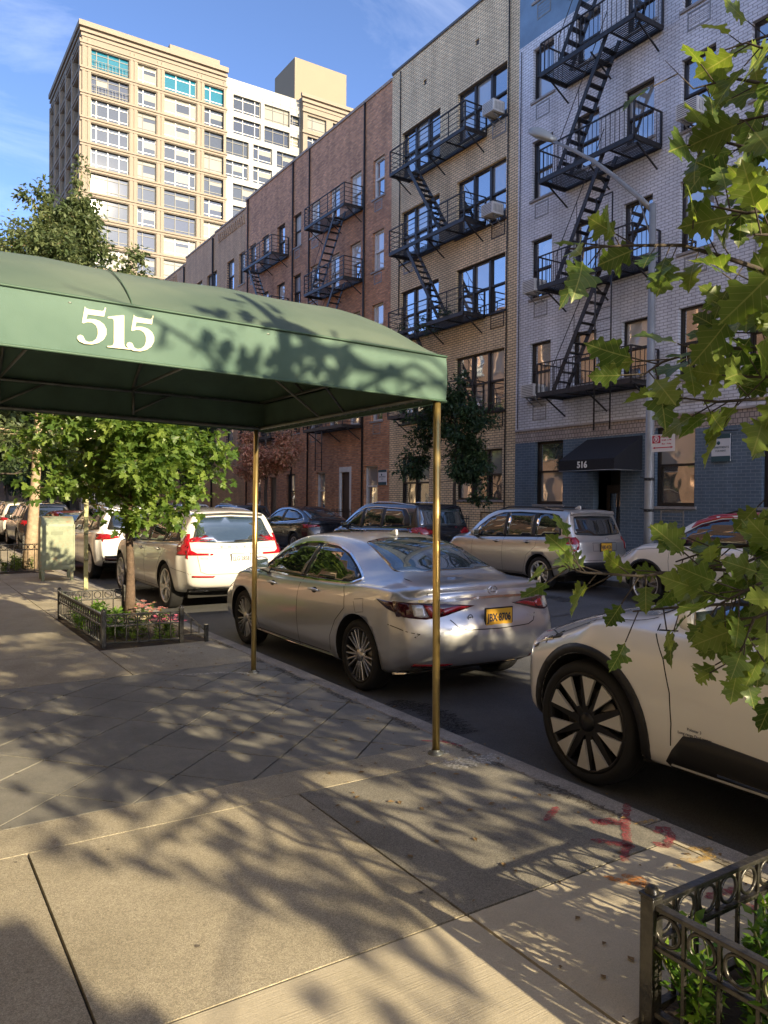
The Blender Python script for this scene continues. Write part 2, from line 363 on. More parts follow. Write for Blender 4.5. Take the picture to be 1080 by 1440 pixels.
# bluestone pavers set on the diagonal under the canopy
PA = radians(42); T = .47
cx0, cx1, cy0, cy1 = -1.2, KX-.155, 4.22, 7.35
def clip(poly):
    def cut(P, f):
        R = []
        for i in range(len(P)):
            a, b = P[i], P[(i+1)%len(P)]; fa, fb = f(a), f(b)
            if fa >= 0: R.append(a)
            if (fa >= 0) != (fb >= 0): t = fa/(fa-fb); R.append((a[0]+(b[0]-a[0])*t, a[1]+(b[1]-a[1])*t))
        return R
    for f in (lambda p: p[0]-cx0, lambda p: cx1-p[0], lambda p: p[1]-cy0, lambda p: cy1-p[1]):
        poly = cut(poly, f)
        if len(poly) < 3: return []
    return poly
sw.cur = 3
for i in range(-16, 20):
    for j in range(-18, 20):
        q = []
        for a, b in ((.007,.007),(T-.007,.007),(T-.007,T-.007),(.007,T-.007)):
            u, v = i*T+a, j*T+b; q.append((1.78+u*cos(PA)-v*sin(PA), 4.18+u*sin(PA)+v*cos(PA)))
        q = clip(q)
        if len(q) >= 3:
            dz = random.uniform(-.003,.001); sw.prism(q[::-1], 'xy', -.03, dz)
tag(sw.build('sidewalk', [c_warm, c_grey, c_smooth, c_blue]), kind='structure')
# earth in the tree pits
pm = mat('pit_soil', (.055,.04,.03), .95, var=.45, vscale=14, bump=1., bscale=30)
for (a,b,c,d) in PITS:
    e = MB(); n = 14
    vs = [(a+(b-a)*i/n, c+(d-c)*j/n, -.012+.03*noise.noise(Vector((i*.7,j*.7,a+c)))) for j in range(n+1) for i in range(n+1)]
    e.add(vs, [(j*(n+1)+i, j*(n+1)+i+1, (j+1)*(n+1)+i+1, (j+1)*(n+1)+i) for j in range(n) for i in range(n)], True)
    tag(e.build('pit_soil', pm), kind='structure')
# far pavement
f = MB()
for i in range(80):
    for x0,x1 in ((FKX+.15,FKX+1.45),(FKX+1.45,FKX+2.7),(FKX+2.7,FX+.1)): f.box(x0+.005,x1-.005,-40+1.5*i+.005,-38.5+1.5*i-.005,-.1,0)
tag(f.build('far_sidewalk', concrete('far_concrete', (.22,.21,.19), (.32,.30,.27), grain=.2, gscale=60, stain=.8)), kind='structure')
# sprayed survey marks, cracks and stains on the near pavement (thin paint films of irregular outline)
def blot(pts, w, name, m, seed, z=.0035, rag=.35):
    """ragged stroke of spray paint along pts"""
    random.seed(seed); q = MB(); P = [Vector((a,b,0)) for a,b in pts]; L = []
    for a, b in zip(P[:-1], P[1:]):
        n = max(2, int((b-a).length/.012))
        L += [a.lerp(b, t/n) for t in range(n)]
    L.append(P[-1]); vs = []; N_ = len(L)
    for i, p in enumerate(L):
        d = (L[min(i+1,N_-1)]-L[max(i-1,0)]).normalized(); r = Vector((-d.y,d.x,0)); e = min(1, min(i, N_-1-i)/3+.25)
        vs.append(p + r*w/2*e*(1+random.uniform(-rag,rag)) + Vector((0,0,z))); vs.append(p - r*w/2*e*(1+random.uniform(-rag,rag)) + Vector((0,0,z)))
    q.add(vs, [(2*i,2*i+1,2*i+3,2*i+2) for i in range(N_-1)])
    return tag(q.build(name, m), kind='structure')
def wornpaint(name, col, keep=.55):
    m, t, b = _new(name); L = t.links.new; N = t.nodes.new
    b.inputs['Base Color'].default_value = rgb(col); b.inputs['Roughness'].default_value = .8
    g_ = N('ShaderNodeTexCoord'); n = N('ShaderNodeTexNoise'); n.inputs['Scale'].default_value = 45; n.inputs['Detail'].default_value = 6; n.inputs['Roughness'].default_value = .75
    mr = N('ShaderNodeMapRange'); mr.inputs[1].default_value = keep-.1; mr.inputs[2].default_value = keep+.08; mr.inputs[3].default_value = .78; mr.inputs[4].default_value = .12
    L(g_.outputs['Object'], n.inputs['Vector']); L(n.outputs['Fac'], mr.inputs[0]); L(mr.outputs[0], b.inputs['Alpha'])
    return m
red_p = wornpaint('spray_red', (.30,.055,.07), .54); org_p = wornpaint('spray_orange', (.62,.24,.05), .52); yel_p = wornpaint('spray_yellow', (.55,.36,.12), .5)
whi_p = wornpaint('spilled_cement', (.55,.54,.50), .52)
# ================================================================ buildings
M_black = mat('black_iron', (.018,.018,.02), .45, .3, var=.5, vscale=12, col2=(.05,.045,.042), bump=.2, bscale=80)
M_wfr_dark = mat('dark_bronze_frame', (.035,.03,.027), .4, .3)
M_wfr_white = mat('white_window_frame', (.62,.62,.60), .5, var=.1, vscale=5)
M_sill = mat('stone_sill', (.30,.28,.26), .8, var=.2, vscale=6, bump=.3)
GL = [glassy('pane_dark', (.02,.024,.028), refl=.46, wav=.25), glassy('pane_curtain', (.36,.35,.32), refl=.30, wav=.25),
      glassy('pane_blind', (.60,.58,.52), refl=.2, wav=.2), glassy('pane_dusky', (.10,.10,.10), refl=.42, wav=.35)]
M_tin = mat('grey_tin', (.30,.30,.29), .5, .5, var=.2, vscale=8)
M_ac = mat('ac_plastic', (.62,.61,.57), .55, var=.12, vscale=7)
M_acdark = mat('ac_grille', (.06,.06,.06), .6)

def wall_x(name, X, y0, y1, z0, z1, ops, bands, depth=.22, side=1):
    """wall in the plane x=X facing -x (side=1) or +x (side=-1) with real openings; bands: (z from, z to, material index)"""
    w = MB()
    ysn = sorted(set([y0, y1] + [o[0] for o in ops] + [o[1] for o in ops])); ysn = [y for y in ysn if y0 <= y <= y1]
    zsn = sorted(set([z0, z1] + [o[2] for o in ops] + [o[3] for o in ops] + [b[0] for b in bands])); zsn = [z for z in zsn if z0 <= z <= z1]
    for a, b in zip(ysn[:-1], ysn[1:]):
        for c, d in zip(zsn[:-1], zsn[1:]):
            my, mz = (a+b)/2, (c+d)/2
            if any(o[0] < my < o[1] and o[2] < mz < o[3] for o in ops): continue
            w.cur = next((bb[2] for bb in bands if bb[0] <= mz < bb[1]), 0)
            w.quad((X,a,c),(X,a,d),(X,b,d),(X,b,c)) if side > 0 else w.quad((X,a,c),(X,b,c),(X,b,d),(X,a,d))
    Xi = X + depth*side
    for (a, b, c, d) in [o[:4] for o in ops]:
        w.cur = next((bb[2] for bb in bands if bb[0] <= (c+d)/2 < bb[1]), 0)
        w.quad((X,a,c),(Xi,a,c),(Xi,a,d),(X,a,d)); w.quad((X,b,c),(X,b,d),(Xi,b,d),(Xi,b,c))
        w.quad((X,a,d),(Xi,a,d),(Xi,b,d),(X,b,d)); w.quad((X,a,c),(X,b,c),(Xi,b,c),(Xi,a,c))
    return w
def body_box(w, X, y0, y1, z0, z1, deep=11, side=1, mi=0):
    """the rest of the house behind its street wall"""
    w.cur = mi; A, B = X, X+deep*side
    w.quad((A,y0,z0),(A,y0,z1),(B,y0,z1),(B,y0,z0)); w.quad((A,y1,z0),(B,y1,z0),(B,y1,z1),(A,y1,z1))
    w.quad((B,y0,z0),(B,y0,z1),(B,y1,z1),(B,y1,z0)); w.quad((A,y0,z1),(A,y1,z1),(B,y1,z1),(B,y0,z1))
    # dark floor behind the windows keeps the rooms closed
    return w
def window_x(parent, X, y0, y1, z0, z1, fm, gi, units=1, sash=True, sill=True, split=.5, side=1, inset=.11, fw=.055):
    """double hung window: outer frame, meeting rail, stone sill; panes are sub-parts"""
    s = side; f = MB(); xi = X + inset*s; xo = xi + .07*s
    f.box(xi, xo, y0, y0+fw, z0, z1); f.box(xi, xo, y1-fw, y1, z0, z1)
    f.box(xi, xo, y0+fw, y1-fw, z1-fw, z1); f.box(xi, xo, y0+fw, y1-fw, z0, z0+fw*1.2)
    W_ = (y1-y0)/units
    for i in range(1, units): f.box(xi-.02*s, xo, y0+i*W_-.05, y0+i*W_+.05, z0+fw*1.2, z1-fw)
    if sash:
        zm = z0+(z1-z0)*split
        for i in range(units):
            a, b = y0+i*W_+(fw if i == 0 else .05), y0+(i+1)*W_-(fw if i == units-1 else .05)
            f.box(xi+.005*s, xo-.002*s, a, b, zm-.03, zm+.03)
            f.box(xi+.03*s, xo-.003*s, a, a+.03, z0+fw*1.2, zm-.03); f.box(xi+.03*s, xo-.003*s, b-.03, b, z0+fw*1.2, zm-.03)
    fo = f.build('window', fm, parent)
    if not isinstance(gi, (list, tuple)): gi = [gi]*(units*2)
    for i in range(units):
        a, b = y0+i*W_+.02, y0+(i+1)*W_-.02
        if sash:
            zm = z0+(z1-z0)*split
            for q, (c, d) in enumerate(((z0+.03, zm), (zm, z1-.03))):
                p = MB(); xx = xo + (.006 if q == 0 else -.012)*s; p.quad((xx,a,c),(xx,a,d),(xx,b,d),(xx,b,c)) if s > 0 else p.quad((xx,a,c),(xx,b,c),(xx,b,d),(xx,a,d))
                p.build('pane', GL[gi[(2*i+q) % len(gi)]], fo)
        else:
            p = MB(); xx = xo; p.quad((xx,a,z0+.03),(xx,a,z1-.03),(xx,b,z1-.03),(xx,b,z0+.03)) if s > 0 else p.quad((xx,a,z0+.03),(xx,b,z0+.03),(xx,b,z1-.03),(xx,a,z1-.03)); p.build('pane', GL[gi[i % len(gi)]], fo)
    if sill:
        q = MB(); q.box(X-.05*s, X+inset*s, y0-.07, y1+.07, z0-.075, z0-.001); q.build('sill', M_sill if sill is True else sill, fo, bevel=.008)
    return fo
def sleeve(parent, X, y0, y1, z0, z1, dark=False, slats=5):
    """through-wall air conditioner sleeve with louvres below a window"""
    s = MB(); s.box(X-.015, X+.05, y0, y0+.03, z0, z1); s.box(X-.015, X+.05, y1-.03, y1, z0, z1); s.box(X-.015, X+.05, y0+.03, y1-.03, z1-.03, z1); s.box(X-.015, X+.05, y0+.03, y1-.03, z0, z0+.03)
    n = slats
    for i in range(n):
        z = z0+.05+(z1-z0-.1)*i/(n-1); s.bar((X+.01, y0+.03, z), (X+.01, y1-.03, z), .035, .012)
    o = s.build('vent_grille', M_wfr_dark if dark else M_tin, parent)
    b = MB(); b.quad((X+.03,y0+.03,z0+.03),(X+.03,y0+.03,z1-.03),(X+.03,y1-.03,z1-.03),(X+.03,y1-.03,z0+.03)); b.build('vent_backing', M_acdark if dark else mat('vent_back', (.10,.08,.065), .8), o)

def air_conditioner(loc, w=.56, h=.38, d=.5, label='', tilt=0.):
    r = empty('air_conditioner', loc, 0, label, 'air conditioner', 'window air conditioners on the tan and painted brick houses')
    c = MB(); c.box(-d, 0, -w/2, w/2, 0, h); c.build('casing', M_ac, r, bevel=.012)
    g = MB()
    for i in range(7): g.box(-d-.004, -d+.001, -w/2+.04, w/2-.04, .04+i*(h-.08)/6-.008, .04+i*(h-.08)/6+.008)
    for i in range(6): g.box(-d+.07+i*.06, -d+.085+i*.06, -w/2-.003, -w/2+.001, .06, h-.08)
    g.build('grille', M_acdark, r)
    for sg_ in (-1, 1): b = MB(); b.bar((-d*.8, sg_*w*.3, -.01), (0, sg_*w*.3, -.28), .03, .02); b.bar((-d*.9, sg_*w*.3, -.012), (0, sg_*w*.3, -.012), .03, .02); b.build('bracket', M_tin, r)
    return r

# ---- the painted white brick house with the blue base
br_white = brick('white_painted_brick', (.74,.745,.775), (.67,.68,.71), (.36,.36,.38), bw=.235, bh=.083, msz=.010, bump=.9, var=.16)
br_navy = brick('blue_painted_brick', (.115,.165,.215), (.095,.14,.185), (.20,.245,.29), bw=.235, bh=.083, msz=.007, bump=.7, var=.2)
br_cream = brick('pale_brick_belt', (.50,.42,.36), (.40,.33,.29), (.15,.13,.12), bw=.12, bh=.12, msz=.01, bump=.8)
m_bluest = mat('blue_stucco', (.17,.27,.38), .8, var=.18, vscale=1.2, bump=.25, bscale=9)
ZB = -.15
B = empty('apartment_house', (FX, 14, 0), 0, 'white painted brick apartment house with a blue painted ground floor', 'apartment house')
B.location = (0, 0, 0)
def rootat(name, label, cat, y):
    r = empty(name, (FX, y, 0), 0, label, cat); return r
def reparent(o, r):   # geometry is written in world space; keep it there while the Empty sits at the base
    o.parent = r; o.matrix_parent_inverse = Matrix.Translation(-Vector(r.location))
class Root:
    """thing whose parts are written in world coordinates: objects are shifted to the Empty's own frame at the end"""
B.location = (FX, 14, 0)
def settle(root):
    """shift every direct child's mesh so that it is written in the frame of the Empty"""
    off = -Vector(root.location); done = set()
    def rec(o):
        for ch in o.children:
            if ch.type == 'MESH' and ch.data.name not in done:
                done.add(ch.data.name); ch.data.transform(Matrix.Translation(off))
            rec(ch)
    rec(root)
floors = [4.85, 8.05, 11.13, 14.2, 17.3]; tops = [6.66, 9.87, 12.95, 15.83, 18.95]
colA, colB, colC, colD, colE, colF = (17.0,17.9), (15.2,16.12), (13.33,14.3), (11.53,12.5), (9.7,10.6), (7.9,8.8)
ops = []
for c in (colA,colB,colC,colD,colE,colF,(6.1,7.0)):
    for a, b in zip(floors, tops):
        bb = a+.27 if c in (colB, colC) else a
        ops.append((c[0], c[1], bb, b))
g_ops = [(16.44,17.62,1.62,3.56),(11.96,13.15,1.60,3.66),(9.0,10.2,1.6,3.68)]
door_op = (14.28,15.25,0,2.75)
w = wall_x('wall', FX, 5.4, 18.53, ZB, 20.3, ops+g_ops+[door_op], [(ZB,3.56,1),(3.56,3.93,2),(3.93,16.15,0),(16.15,30,3)])
body_box(w, FX, 5.4, 18.53, ZB, 20.3, mi=3)
w.build('wall', [br_white, br_navy, br_cream, m_bluest], B)
q = MB(); q.box(FX-.045, FX+.02, 5.4, 18.52, 3.925, 3.99); q.build('stone_belt', mat('painted_belt', (.40,.37,.36), .8, var=.25, vscale=2), B, bevel=.01)
q = MB(); q.box(FX-.06, FX+.3, 5.4, 18.53, 20.3, 20.42); q.build('coping', M_sill, B)
random.seed(11)
for i, (a, b, c, d) in enumerate(ops):
    window_x(B, FX, a, b, c, d, M_wfr_dark, random.choice([[0,3],[3,1],[0,0],[1,0],[3,3],[0,2]]))
for c in (colA, colD, colE, colF):
    for a in floors[:]: sleeve(B, FX, c[0]+.16, c[1]-.16, a-.62, a-.14)
for (a, b, c, d) in g_ops: window_x(B, FX, a, b, c, d, M_wfr_dark, [1,3] if a > 16 else [3,1], split=.52, fw=.08)
sleeve(B, FX, 12.25, 12.95, .98, 1.50)
d = MB(); d.box(FX+.75, FX+.8, 14.28, 15.25, -.1, 2.75); d.build('vestibule', mat('dark_vestibule', (.02,.02,.022), .6), B)
d = MB(); d.box(FX+.5, FX+.56, 14.32, 15.2, 0, 2.2); dd = d.build('door', mat('dark_door', (.045,.035,.03), .4), B, bevel=.01)
p = MB(); p.quad((FX+.49,14.45,.4),(FX+.49,14.45,1.95),(FX+.49,15.05,1.95),(FX+.49,15.05,.4)); p.build('pane', GL[0], dd)
h = MB(); h.tube([(FX+.44,14.42,.8),(FX+.44,14.42,1.3)], .015); h.build('handle', mat('brass', (.78,.57,.22), .25, 1.), dd)
pp = MB(); pp.tube([(FX-.05, 9.2, 4.1), (FX-.05, 9.2, 20)], .02); pp.tube([(FX-.03, 18.40, 4), (FX-.03, 18.40, 16)], .012)
pp.build('cable', M_black, B)
settle(B)
# entrance awning with its number
A = empty('entrance_awning', (FX, 14.55, 2.55), 0, 'small black entrance awning numbered 516 on the blue wall', 'awning')
fab = mat('black_awning_cloth', (.012,.012,.015), .8, var=.3, vscale=12, bump=.2, bscale=200)
a = MB(); P = [(0, 1.0), (-.0, .0), (-1.1, .0), (-1.1, .26)]
a.prism([(-.01, .95), (-.01, .02), (-1.12, .02), (-1.12, .30), (-.93, .42)][::-1], 'xz', -1.0, .95)
a.build('cover', fab, A, bevel=.01)
a = MB(); a.tube([(-.02,-1.0,.0),(-1.12,-1.0,.0),(-1.12,.95,.0),(-.02,.95,.0)], .012, 6); a.build('frame', M_tin, A)
text_mesh('516', .24, .003, 'number', mat('white_lettering', (.75,.75,.72), .6), A, FACING(-1.125, .10, .15), bold=.008)
Lt = empty('wall_lamp', (FX, 13.85, 2.85), 0, 'dark box lamp on the blue wall beside the black awning', 'wall lamp')
a = MB(); a.box(-.32, 0, -.12, .12, 0, .34); a.build('housing', M_black, Lt, bevel=.01)
a = MB(); a.box(-.28, -.03, -.09, .09, -.02, .001); a.build('lens', mat('lamp_lens', (.6,.5,.38), .4), Lt)
# estate agents' boards
def board(name, loc, w_, h_, rows, label, hang=True):
    r = empty(name, loc, 0, label, 'sign')
    a = MB(); a.box(-.02, .0, -w_/2, w_/2, -h_/2, h_/2); a.build('board', mat('sign_white', (.62,.64,.66), .5), r)
    dk = mat('sign_teal', (.02,.07,.09), .5)
    a = MB(); a.box(-.024, -.0195, -w_/2, w_/2, h_/2-.16*h_, h_/2); a.build('band', dk, r); a = MB(); a.box(-.024, -.0195, -w_/2, w_/2, -h_/2, -h_/2+.2*h_); a.build('band', dk, r); a = MB(); a.lathe([(.0,0),(.045,0),(.045,.004),(0,.004)], 'x', (-.025, .06, h_*.18), 12); a.build('emblem', dk, r)
    for t, s_, z in rows: text_mesh(t, s_, .001, 'lettering', dk, r, FACING(-.024, 0, z))
    return r
sg = board('wall_sign', (FX-.03, 11.22, 3.03), .5, .66, [('APARTMENTS', .072, .01), ('FOR RENT', .06, -.075)], 'white and teal board hanging on the blue wall right of the lamp post')
a = MB(); a.tube([(.03,.3,.42),(-.03,.3,.42),(-.03,-.46,.40)], .012, 6)
for i in range(3): a.ring((-.03, .26-.16*i, .48), 'x', .05, .008, 12, 5)
a.build('bracket', M_black, sg)
board('wall_sign', (FX-.03, 26.35, 2.65), .62, .62, [('APARTMENTS', .08, .02), ('RENT', .06, -.07)], 'white and teal board on the red brick wall beside the tan house')

# ---- the tan brick house
br_tan = brick('tan_brick', (.88,.68,.41), (.74,.565,.335), (.22,.18,.13), bw=.235, bh=.083, msz=.011, bump=.9, var=.14)
T_ = rootat('apartment_house', 'tan brick apartment house with dark framed triple windows', 'apartment house', 22)
tf = [4.72, 8.0, 11.0, 14.35]; tt = [6.77, 9.88, 13.0, 16.1]
opsL = [(22.72,25.2,a,b) for a,b in zip(tf,tt)]; opsR = [(19.1,21.7,a,b) for a,b in zip(tf,tt)]
og = [(19.15,21.6,1.75,3.46),(23.2,25.1,1.4,3.4)]
hol = [(20.55,20.75,17.35,17.55),(23.6,23.8,17.35,17.55)]
w = wall_x('wall', FX, 18.53, 25.92, ZB, 18.7, opsL+opsR+og+hol, [(ZB,30,0)])
body_box(w, FX, 18.53, 25.92, ZB, 18.7); w.build('wall', br_tan, T_)
q = MB(); q.box(FX-.05, FX+.35, 18.54, 25.91, 18.7, 18.79); q.build('coping', mat('metal_coping', (.12,.11,.10), .5, .4), T_)
random.seed(3)
for o_ in opsL+opsR:
    window_x(T_, FX, *o_, M_wfr_dark, random.choice([[1,3,0,1,3,0],[3,1,1,0,0,3],[0,0,3,1,1,3]]), units=3, sill=M_wfr_dark)
for o_ in og: window_x(T_, FX, *o_, M_wfr_dark, [3,1,0,0,1,2], units=2 if o_[0] > 22 else 3)
for i, a in enumerate(tf): sleeve(T_, FX, 19.12, 19.8, a-.55, a-.06, dark=(i < 3), slats=6)
sleeve(T_, FX, 19.5, 20.2, .85, 1.35, dark=True); 
for a in tf[1:3]: sleeve(T_, FX, 24.4, 25.0, a-.45, a-.04, dark=False, slats=3)
q = MB()
for h_ in hol: q.box(FX+.05, FX+.08, h_[0], h_[1], h_[2], h_[3])
q.build('vent_grille', M_acdark, T_)
pp = MB(); pp.tube([(FX-.04, 18.98, .0), (FX-.04, 18.98, 18.6)], .022); pp.tube([(FX-.03, 25.3, 9), (FX-.03, 25.3, 18.6)], .02); pp.build('downpipe', M_black, T_)
settle(T_)
for y, z, l in ((19.5, 14.42, 'pale air conditioner in the top floor window of the tan house'), (19.5, 11.1, 'pale air conditioner in the second highest window of the tan house')):
    air_conditioner((FX+.02, y, z), label=l)
air_conditioner((FX+.02, 17.5, 4.92), label='square air conditioner in the blue based house one floor above the awning')
air_conditioner((FX+.02, 17.5, 8.12), label='air conditioner below the lamp head in the white brick house')
air_conditioner((FX+.02, 12.0, 11.22), w=.62, label='white air conditioner on braces in the white brick house right of the fire escape')

# ---- the red brick row
br_red = brick('red_brick', (.66,.31,.145), (.37,.16,.08), (.32,.24,.17), bw=.21, bh=.075, msz=.010, bump=.7, var=.28)
br_red2 = brick('red_brick_darker', (.64,.30,.135), (.35,.15,.075), (.30,.22,.16), bw=.21, bh=.075, msz=.010, bump=.7, var=.25)
R_ = rootat('apartment_house', 'red brick apartment house with white framed windows beside the tan house', 'apartment house', 29.6)
zf = [5.0, 8.15, 11.2, 14.2]; zt = [6.7, 9.83, 12.83, 15.82]
cols1 = [(26.46,27.33),(28.3,29.2),(30.14,31.06),(32.0,32.95)]; cols2 = [(33.95,34.82),(35.78,36.7),(37.75,38.66),(39.44,40.33)]
def red_house(R_, cols, y0, y1, m, fm, gro, seed):
    random.seed(seed)
    ops = [(a,b,c,d) for a,b in cols for c,d in zip(zf,zt)]
    w = wall_x('wall', FX, y0, y1, ZB, 18.5, ops+gro, [(ZB,30,0)])
    body_box(w, FX, y0, y1, ZB, 18.5); w.build('wall', m, R_)
    q = MB(); q.box(FX-.05, FX+.35, y0+.01, y1-.01, 18.5, 18.62); q.build('coping', mat('red_coping', (.30,.24,.20), .8, var=.2), R_)
    for o_ in ops: window_x(R_, FX, *o_, fm, random.choice([[1,2],[3,2],[2,2],[0,1],[0,3]]))
    for k in (0, -1):
        for c in zf: sleeve(R_, FX, cols[k][0]+.15, cols[k][1]-.15, c-.55, c-.12, slats=5)
    pp = MB(); pp.tube([(FX-.05, y0+2.05 if y0 < 30 else y0+1.4, .0), (FX-.05, y0+2.05 if y0 < 30 else y0+1.4, 18.5)], .045); pp.tube([(FX-.04, y1-.35, .0), (FX-.04, y1-.35, 18.5)], .04); pp.build('downpipe', M_black, R_)
gro = [(26.79,27.86,1.45,3.16),(28.99,29.92,-.1,3.1),(31.3,32.2,1.3,3.0)]
red_house(R_, cols1, 25.92, 33.4, br_red, M_wfr_white, gro, 5)
window_x(R_, FX, *gro[0], M_wfr_white, [3,1]); window_x(R_, FX, *gro[2], M_wfr_white, [3,1])
dr = MB(); dr.box(FX-.02, FX+.06, 28.93, 29.07, -.1, 3.18); dr.box(FX-.02, FX+.06, 29.84, 29.98, -.1, 3.18); dr.box(FX-.02, FX+.06, 29.07, 29.84, 2.95, 3.18); dfr = dr.build('door_frame', M_wfr_white, R_, bevel=.01)
dr = MB(); dr.box(FX+.12, FX+.18, 29.07, 29.84, -.1, 2.95); dr.build('door', mat('brown_door', (.06,.035,.025), .5), dfr)
settle(R_)
R2 = rootat('apartment_house', 'red brick apartment house with dark window frames beside the orange brick one', 'apartment house', 37)
gro = [(34.4,35.4,1.3,3.0),(36.6,37.5,-.1,2.9),(38.6,39.6,1.3,3.0)]
red_house(R2, cols2, 33.4, 40.87, br_red2, M_wfr_dark, gro, 6)
window_x(R2, FX, *gro[0], M_wfr_dark, [3,1]); window_x(R2, FX, *gro[2], M_wfr_dark, [3,1])
dr = MB(); dr.box(FX+.12, FX+.18, 36.6, 37.5, -.1, 2.9); dr.build('door', mat('dark_door', (.045,.035,.03), .4), R2)
settle(R2)
br_or = brick('orange_brick', (.58,.35,.18), (.46,.27,.14), (.18,.13,.10), bw=.21, bh=.075, msz=.009, bump=.5, var=.15)
O_ = rootat('apartment_house', 'orange brown brick house with a stepped roofline at the end of the row', 'apartment house', 48)
oz = [5.0, 8.1, 11.2, 14.0]; oc = [(41.0,41.87),(42.6,43.7),(45.4,47.1),(48.0,49.1),(50.3,51.2),(52.6,53.4),(55,56)]
ops = [(a,b,c,c+1.8) for a,b in oc for c in oz]
w = wall_x('wall', FX, 40.87, 62, ZB, 17.35, ops, [(ZB,30,0)])
w.cur = 0
for a, b, t in ((40.87,45.7,18.1),(45.7,51.2,18.0),(51.2,62,17.6)): w.box(FX, FX+.35, a, b, 17.35, t)
body_box(w, FX, 40.87, 62, ZB, 17.35, mi=0)
for i in range(14): w.bar((FX-.03, 41.1+i*.3, 17.35), (FX-.03, 41.25+i*.3, 17.85), .05, .1)
for i in range(12): w.bar((FX-.03, 53.2+i*.3, 16.9), (FX-.03, 53.35+i*.3, 17.4), .05, .1)
w.build('wall', br_or, O_)
q = MB()
for a, b, t in ((40.88,45.69,18.1),(45.71,51.19,18.0),(51.21,61.9,17.6)): q.box(FX-.05, FX+.4, a, b, t, t+.1)
q.build('coping', mat('red_coping', (.30,.24,.20), .8, var=.2), O_)
for o_ in ops: window_x(O_, FX, *o_, M_wfr_dark, random.choice([[1,2],[3,2],[0,1]]), units=2 if o_[1]-o_[0] > 1.5 else 1)
pp = MB(); pp.tube([(FX-.05, 46.0, .0), (FX-.05, 46.0, 17.9)], .06); pp.tube([(FX-.05, 51.5, .0), (FX-.05, 51.5, 17.5)], .06); pp.build('downpipe', M_black, O_)
settle(O_)

# ---- fire escapes
def fire_escape(label, yc, plats, y0, y1, depth, stairs, vertical=True, ladder=None, topladder=None, stile=.9):
    r = empty('fire_escape', (FX, yc, plats[-1][0]), 0, label, 'fire escape')
    X0, X1 = FX-.04, FX-depth
    for (z, hole) in plats:
        p = MB()
        p.bar((X1, y0, z), (X1, y1, z), .05, .13); p.bar((X0, y0, z), (X0, y1, z), .04, .10)
        p.bar((X0, y0, z), (X1, y0, z), .05, .13); p.bar((X0, y1, z), (X1, y1, z), .05, .13)
        n = int((y1-y0)/.095)
        h0, h1 = hole
        ns = int(depth/.072)
        for i in range(1, ns):      # slats run along the wall, with the stair opening left out
            x = X0 + (X1-X0)*i/ns
            if x < FX-.42:
                if h0 > y0+.05: p.bar((x, y0+.03, z+.03), (x, h0, z+.03), .036, .012)
                if h1 < y1-.05: p.bar((x, h1, z+.03), (x, y1-.03, z+.03), .036, .012)
            else: p.bar((x, y0+.03, z+.03), (x, y1-.03, z+.03), .036, .012)
        k = 4
        for i in range(k+1):
            y = y0+(y1-y0)*i/k
            if not (h0 < y < h1): p.bar((X0, y, z-.02), (X1, y, z-.02), .03, .05)
        for y in (y0+.1, (y0+y1)/2, y1-.1): p.bar((X0, y, z-.55), (X0-.75*depth, y, z-.06), .035, .035)
        po = p.build('platform', M_black, r)
        q = MB(); H = stile
        q.bar((X1, y0, z+H), (X1, y1, z+H), .045, .03); q.bar((X0, y0, z+H), (X1, y0, z+H), .045, .03); q.bar((X0, y1, z+H), (X1, y1, z+H), .045, .03)
        for y in (y0, y1): q.bar((X1, y, z), (X1, y, z+H), .04, .04)
        q.bar((X0, y0, z), (X0, y0, z+H), .05, .05)
        if vertical:
            n = int((y1-y0)/.15)
            for i in range(1, n): y = y0+(y1-y0)*i/n; q.bar((X1, y, z), (X1, y, z+H), .014, .014)
            for y in (y0, y1):
                for i in range(1, 6): x = X0+(X1-X0)*i/6; q.bar((x, y, z), (x, y, z+H), .014, .014)
        else:
            for j in range(1, 5):
                zz = z+H*j/5
                q.bar((X1, y0, zz), (X1, y1, zz), .014, .02); q.bar((X0, y0, zz), (X1, y0, zz), .014, .02); q.bar((X0, y1, zz), (X1, y1, zz), .014, .02)
            for i in range(1, 5): y = y0+(y1-y0)*i/5; q.bar((X1, y, z), (X1, y, z+H), .03, .03)
        q.build('railing', M_black, r)
    for (ya, za, yb, zb) in stairs:
        s = MB(); xs_ = (FX-.48, FX-.98) if depth > .98 else (FX-.42, FX-.88)
        for x in xs_: s.bar((x, ya, za+.05), (x, yb, zb), .022, .13)
        n = int(abs(za-zb)/.25)
        for i in range(1, n):
            t = i/n; y, z = ya+(yb-ya)*t, za+(zb-za)*t
            for o2 in (-.07, -.02, .03, .08): s.box(xs_[1]+.01, xs_[0]-.01, y+o2-.012, y+o2+.012, z-.01, z+.012)
            s.box(xs_[1]+.01, xs_[0]-.01, y-.09, y+.10, z-.03, z-.012) if i % 1 == 0 and False else None
        # hand rail
        s.tube([(xs_[1], ya, za+.65), (xs_[1], ya+(yb-ya)*.12, za+.62+(zb-za)*.12), (xs_[1], yb, zb+.75), (xs_[1], yb, zb)], .013, 5)
        m_ = .55; s.bar((xs_[1], ya+(yb-ya)*m_, za+(zb-za)*m_), (xs_[1], ya+(yb-ya)*m_, za+(zb-za)*m_+.68), .014, .014)
        s.build('stair', M_black, r)
    if ladder:
        (ya, yb, z0, z1, xl) = ladder; l = MB()
        l.tube([(xl, ya, z0), (xl, ya, z1)], .022, 6); l.tube([(xl, yb, z0), (xl, yb, z1)], .022, 6); l.bar((xl, ya, z1), (xl, yb, z1), .03, .03)
        z = z0+.2
        while z < min(z1, z0+3.2): l.tube([(xl, ya, z), (xl, yb, z)], .01, 5); z += .3
        l.build('drop_ladder', M_black, r)
    settle(r)
    return r
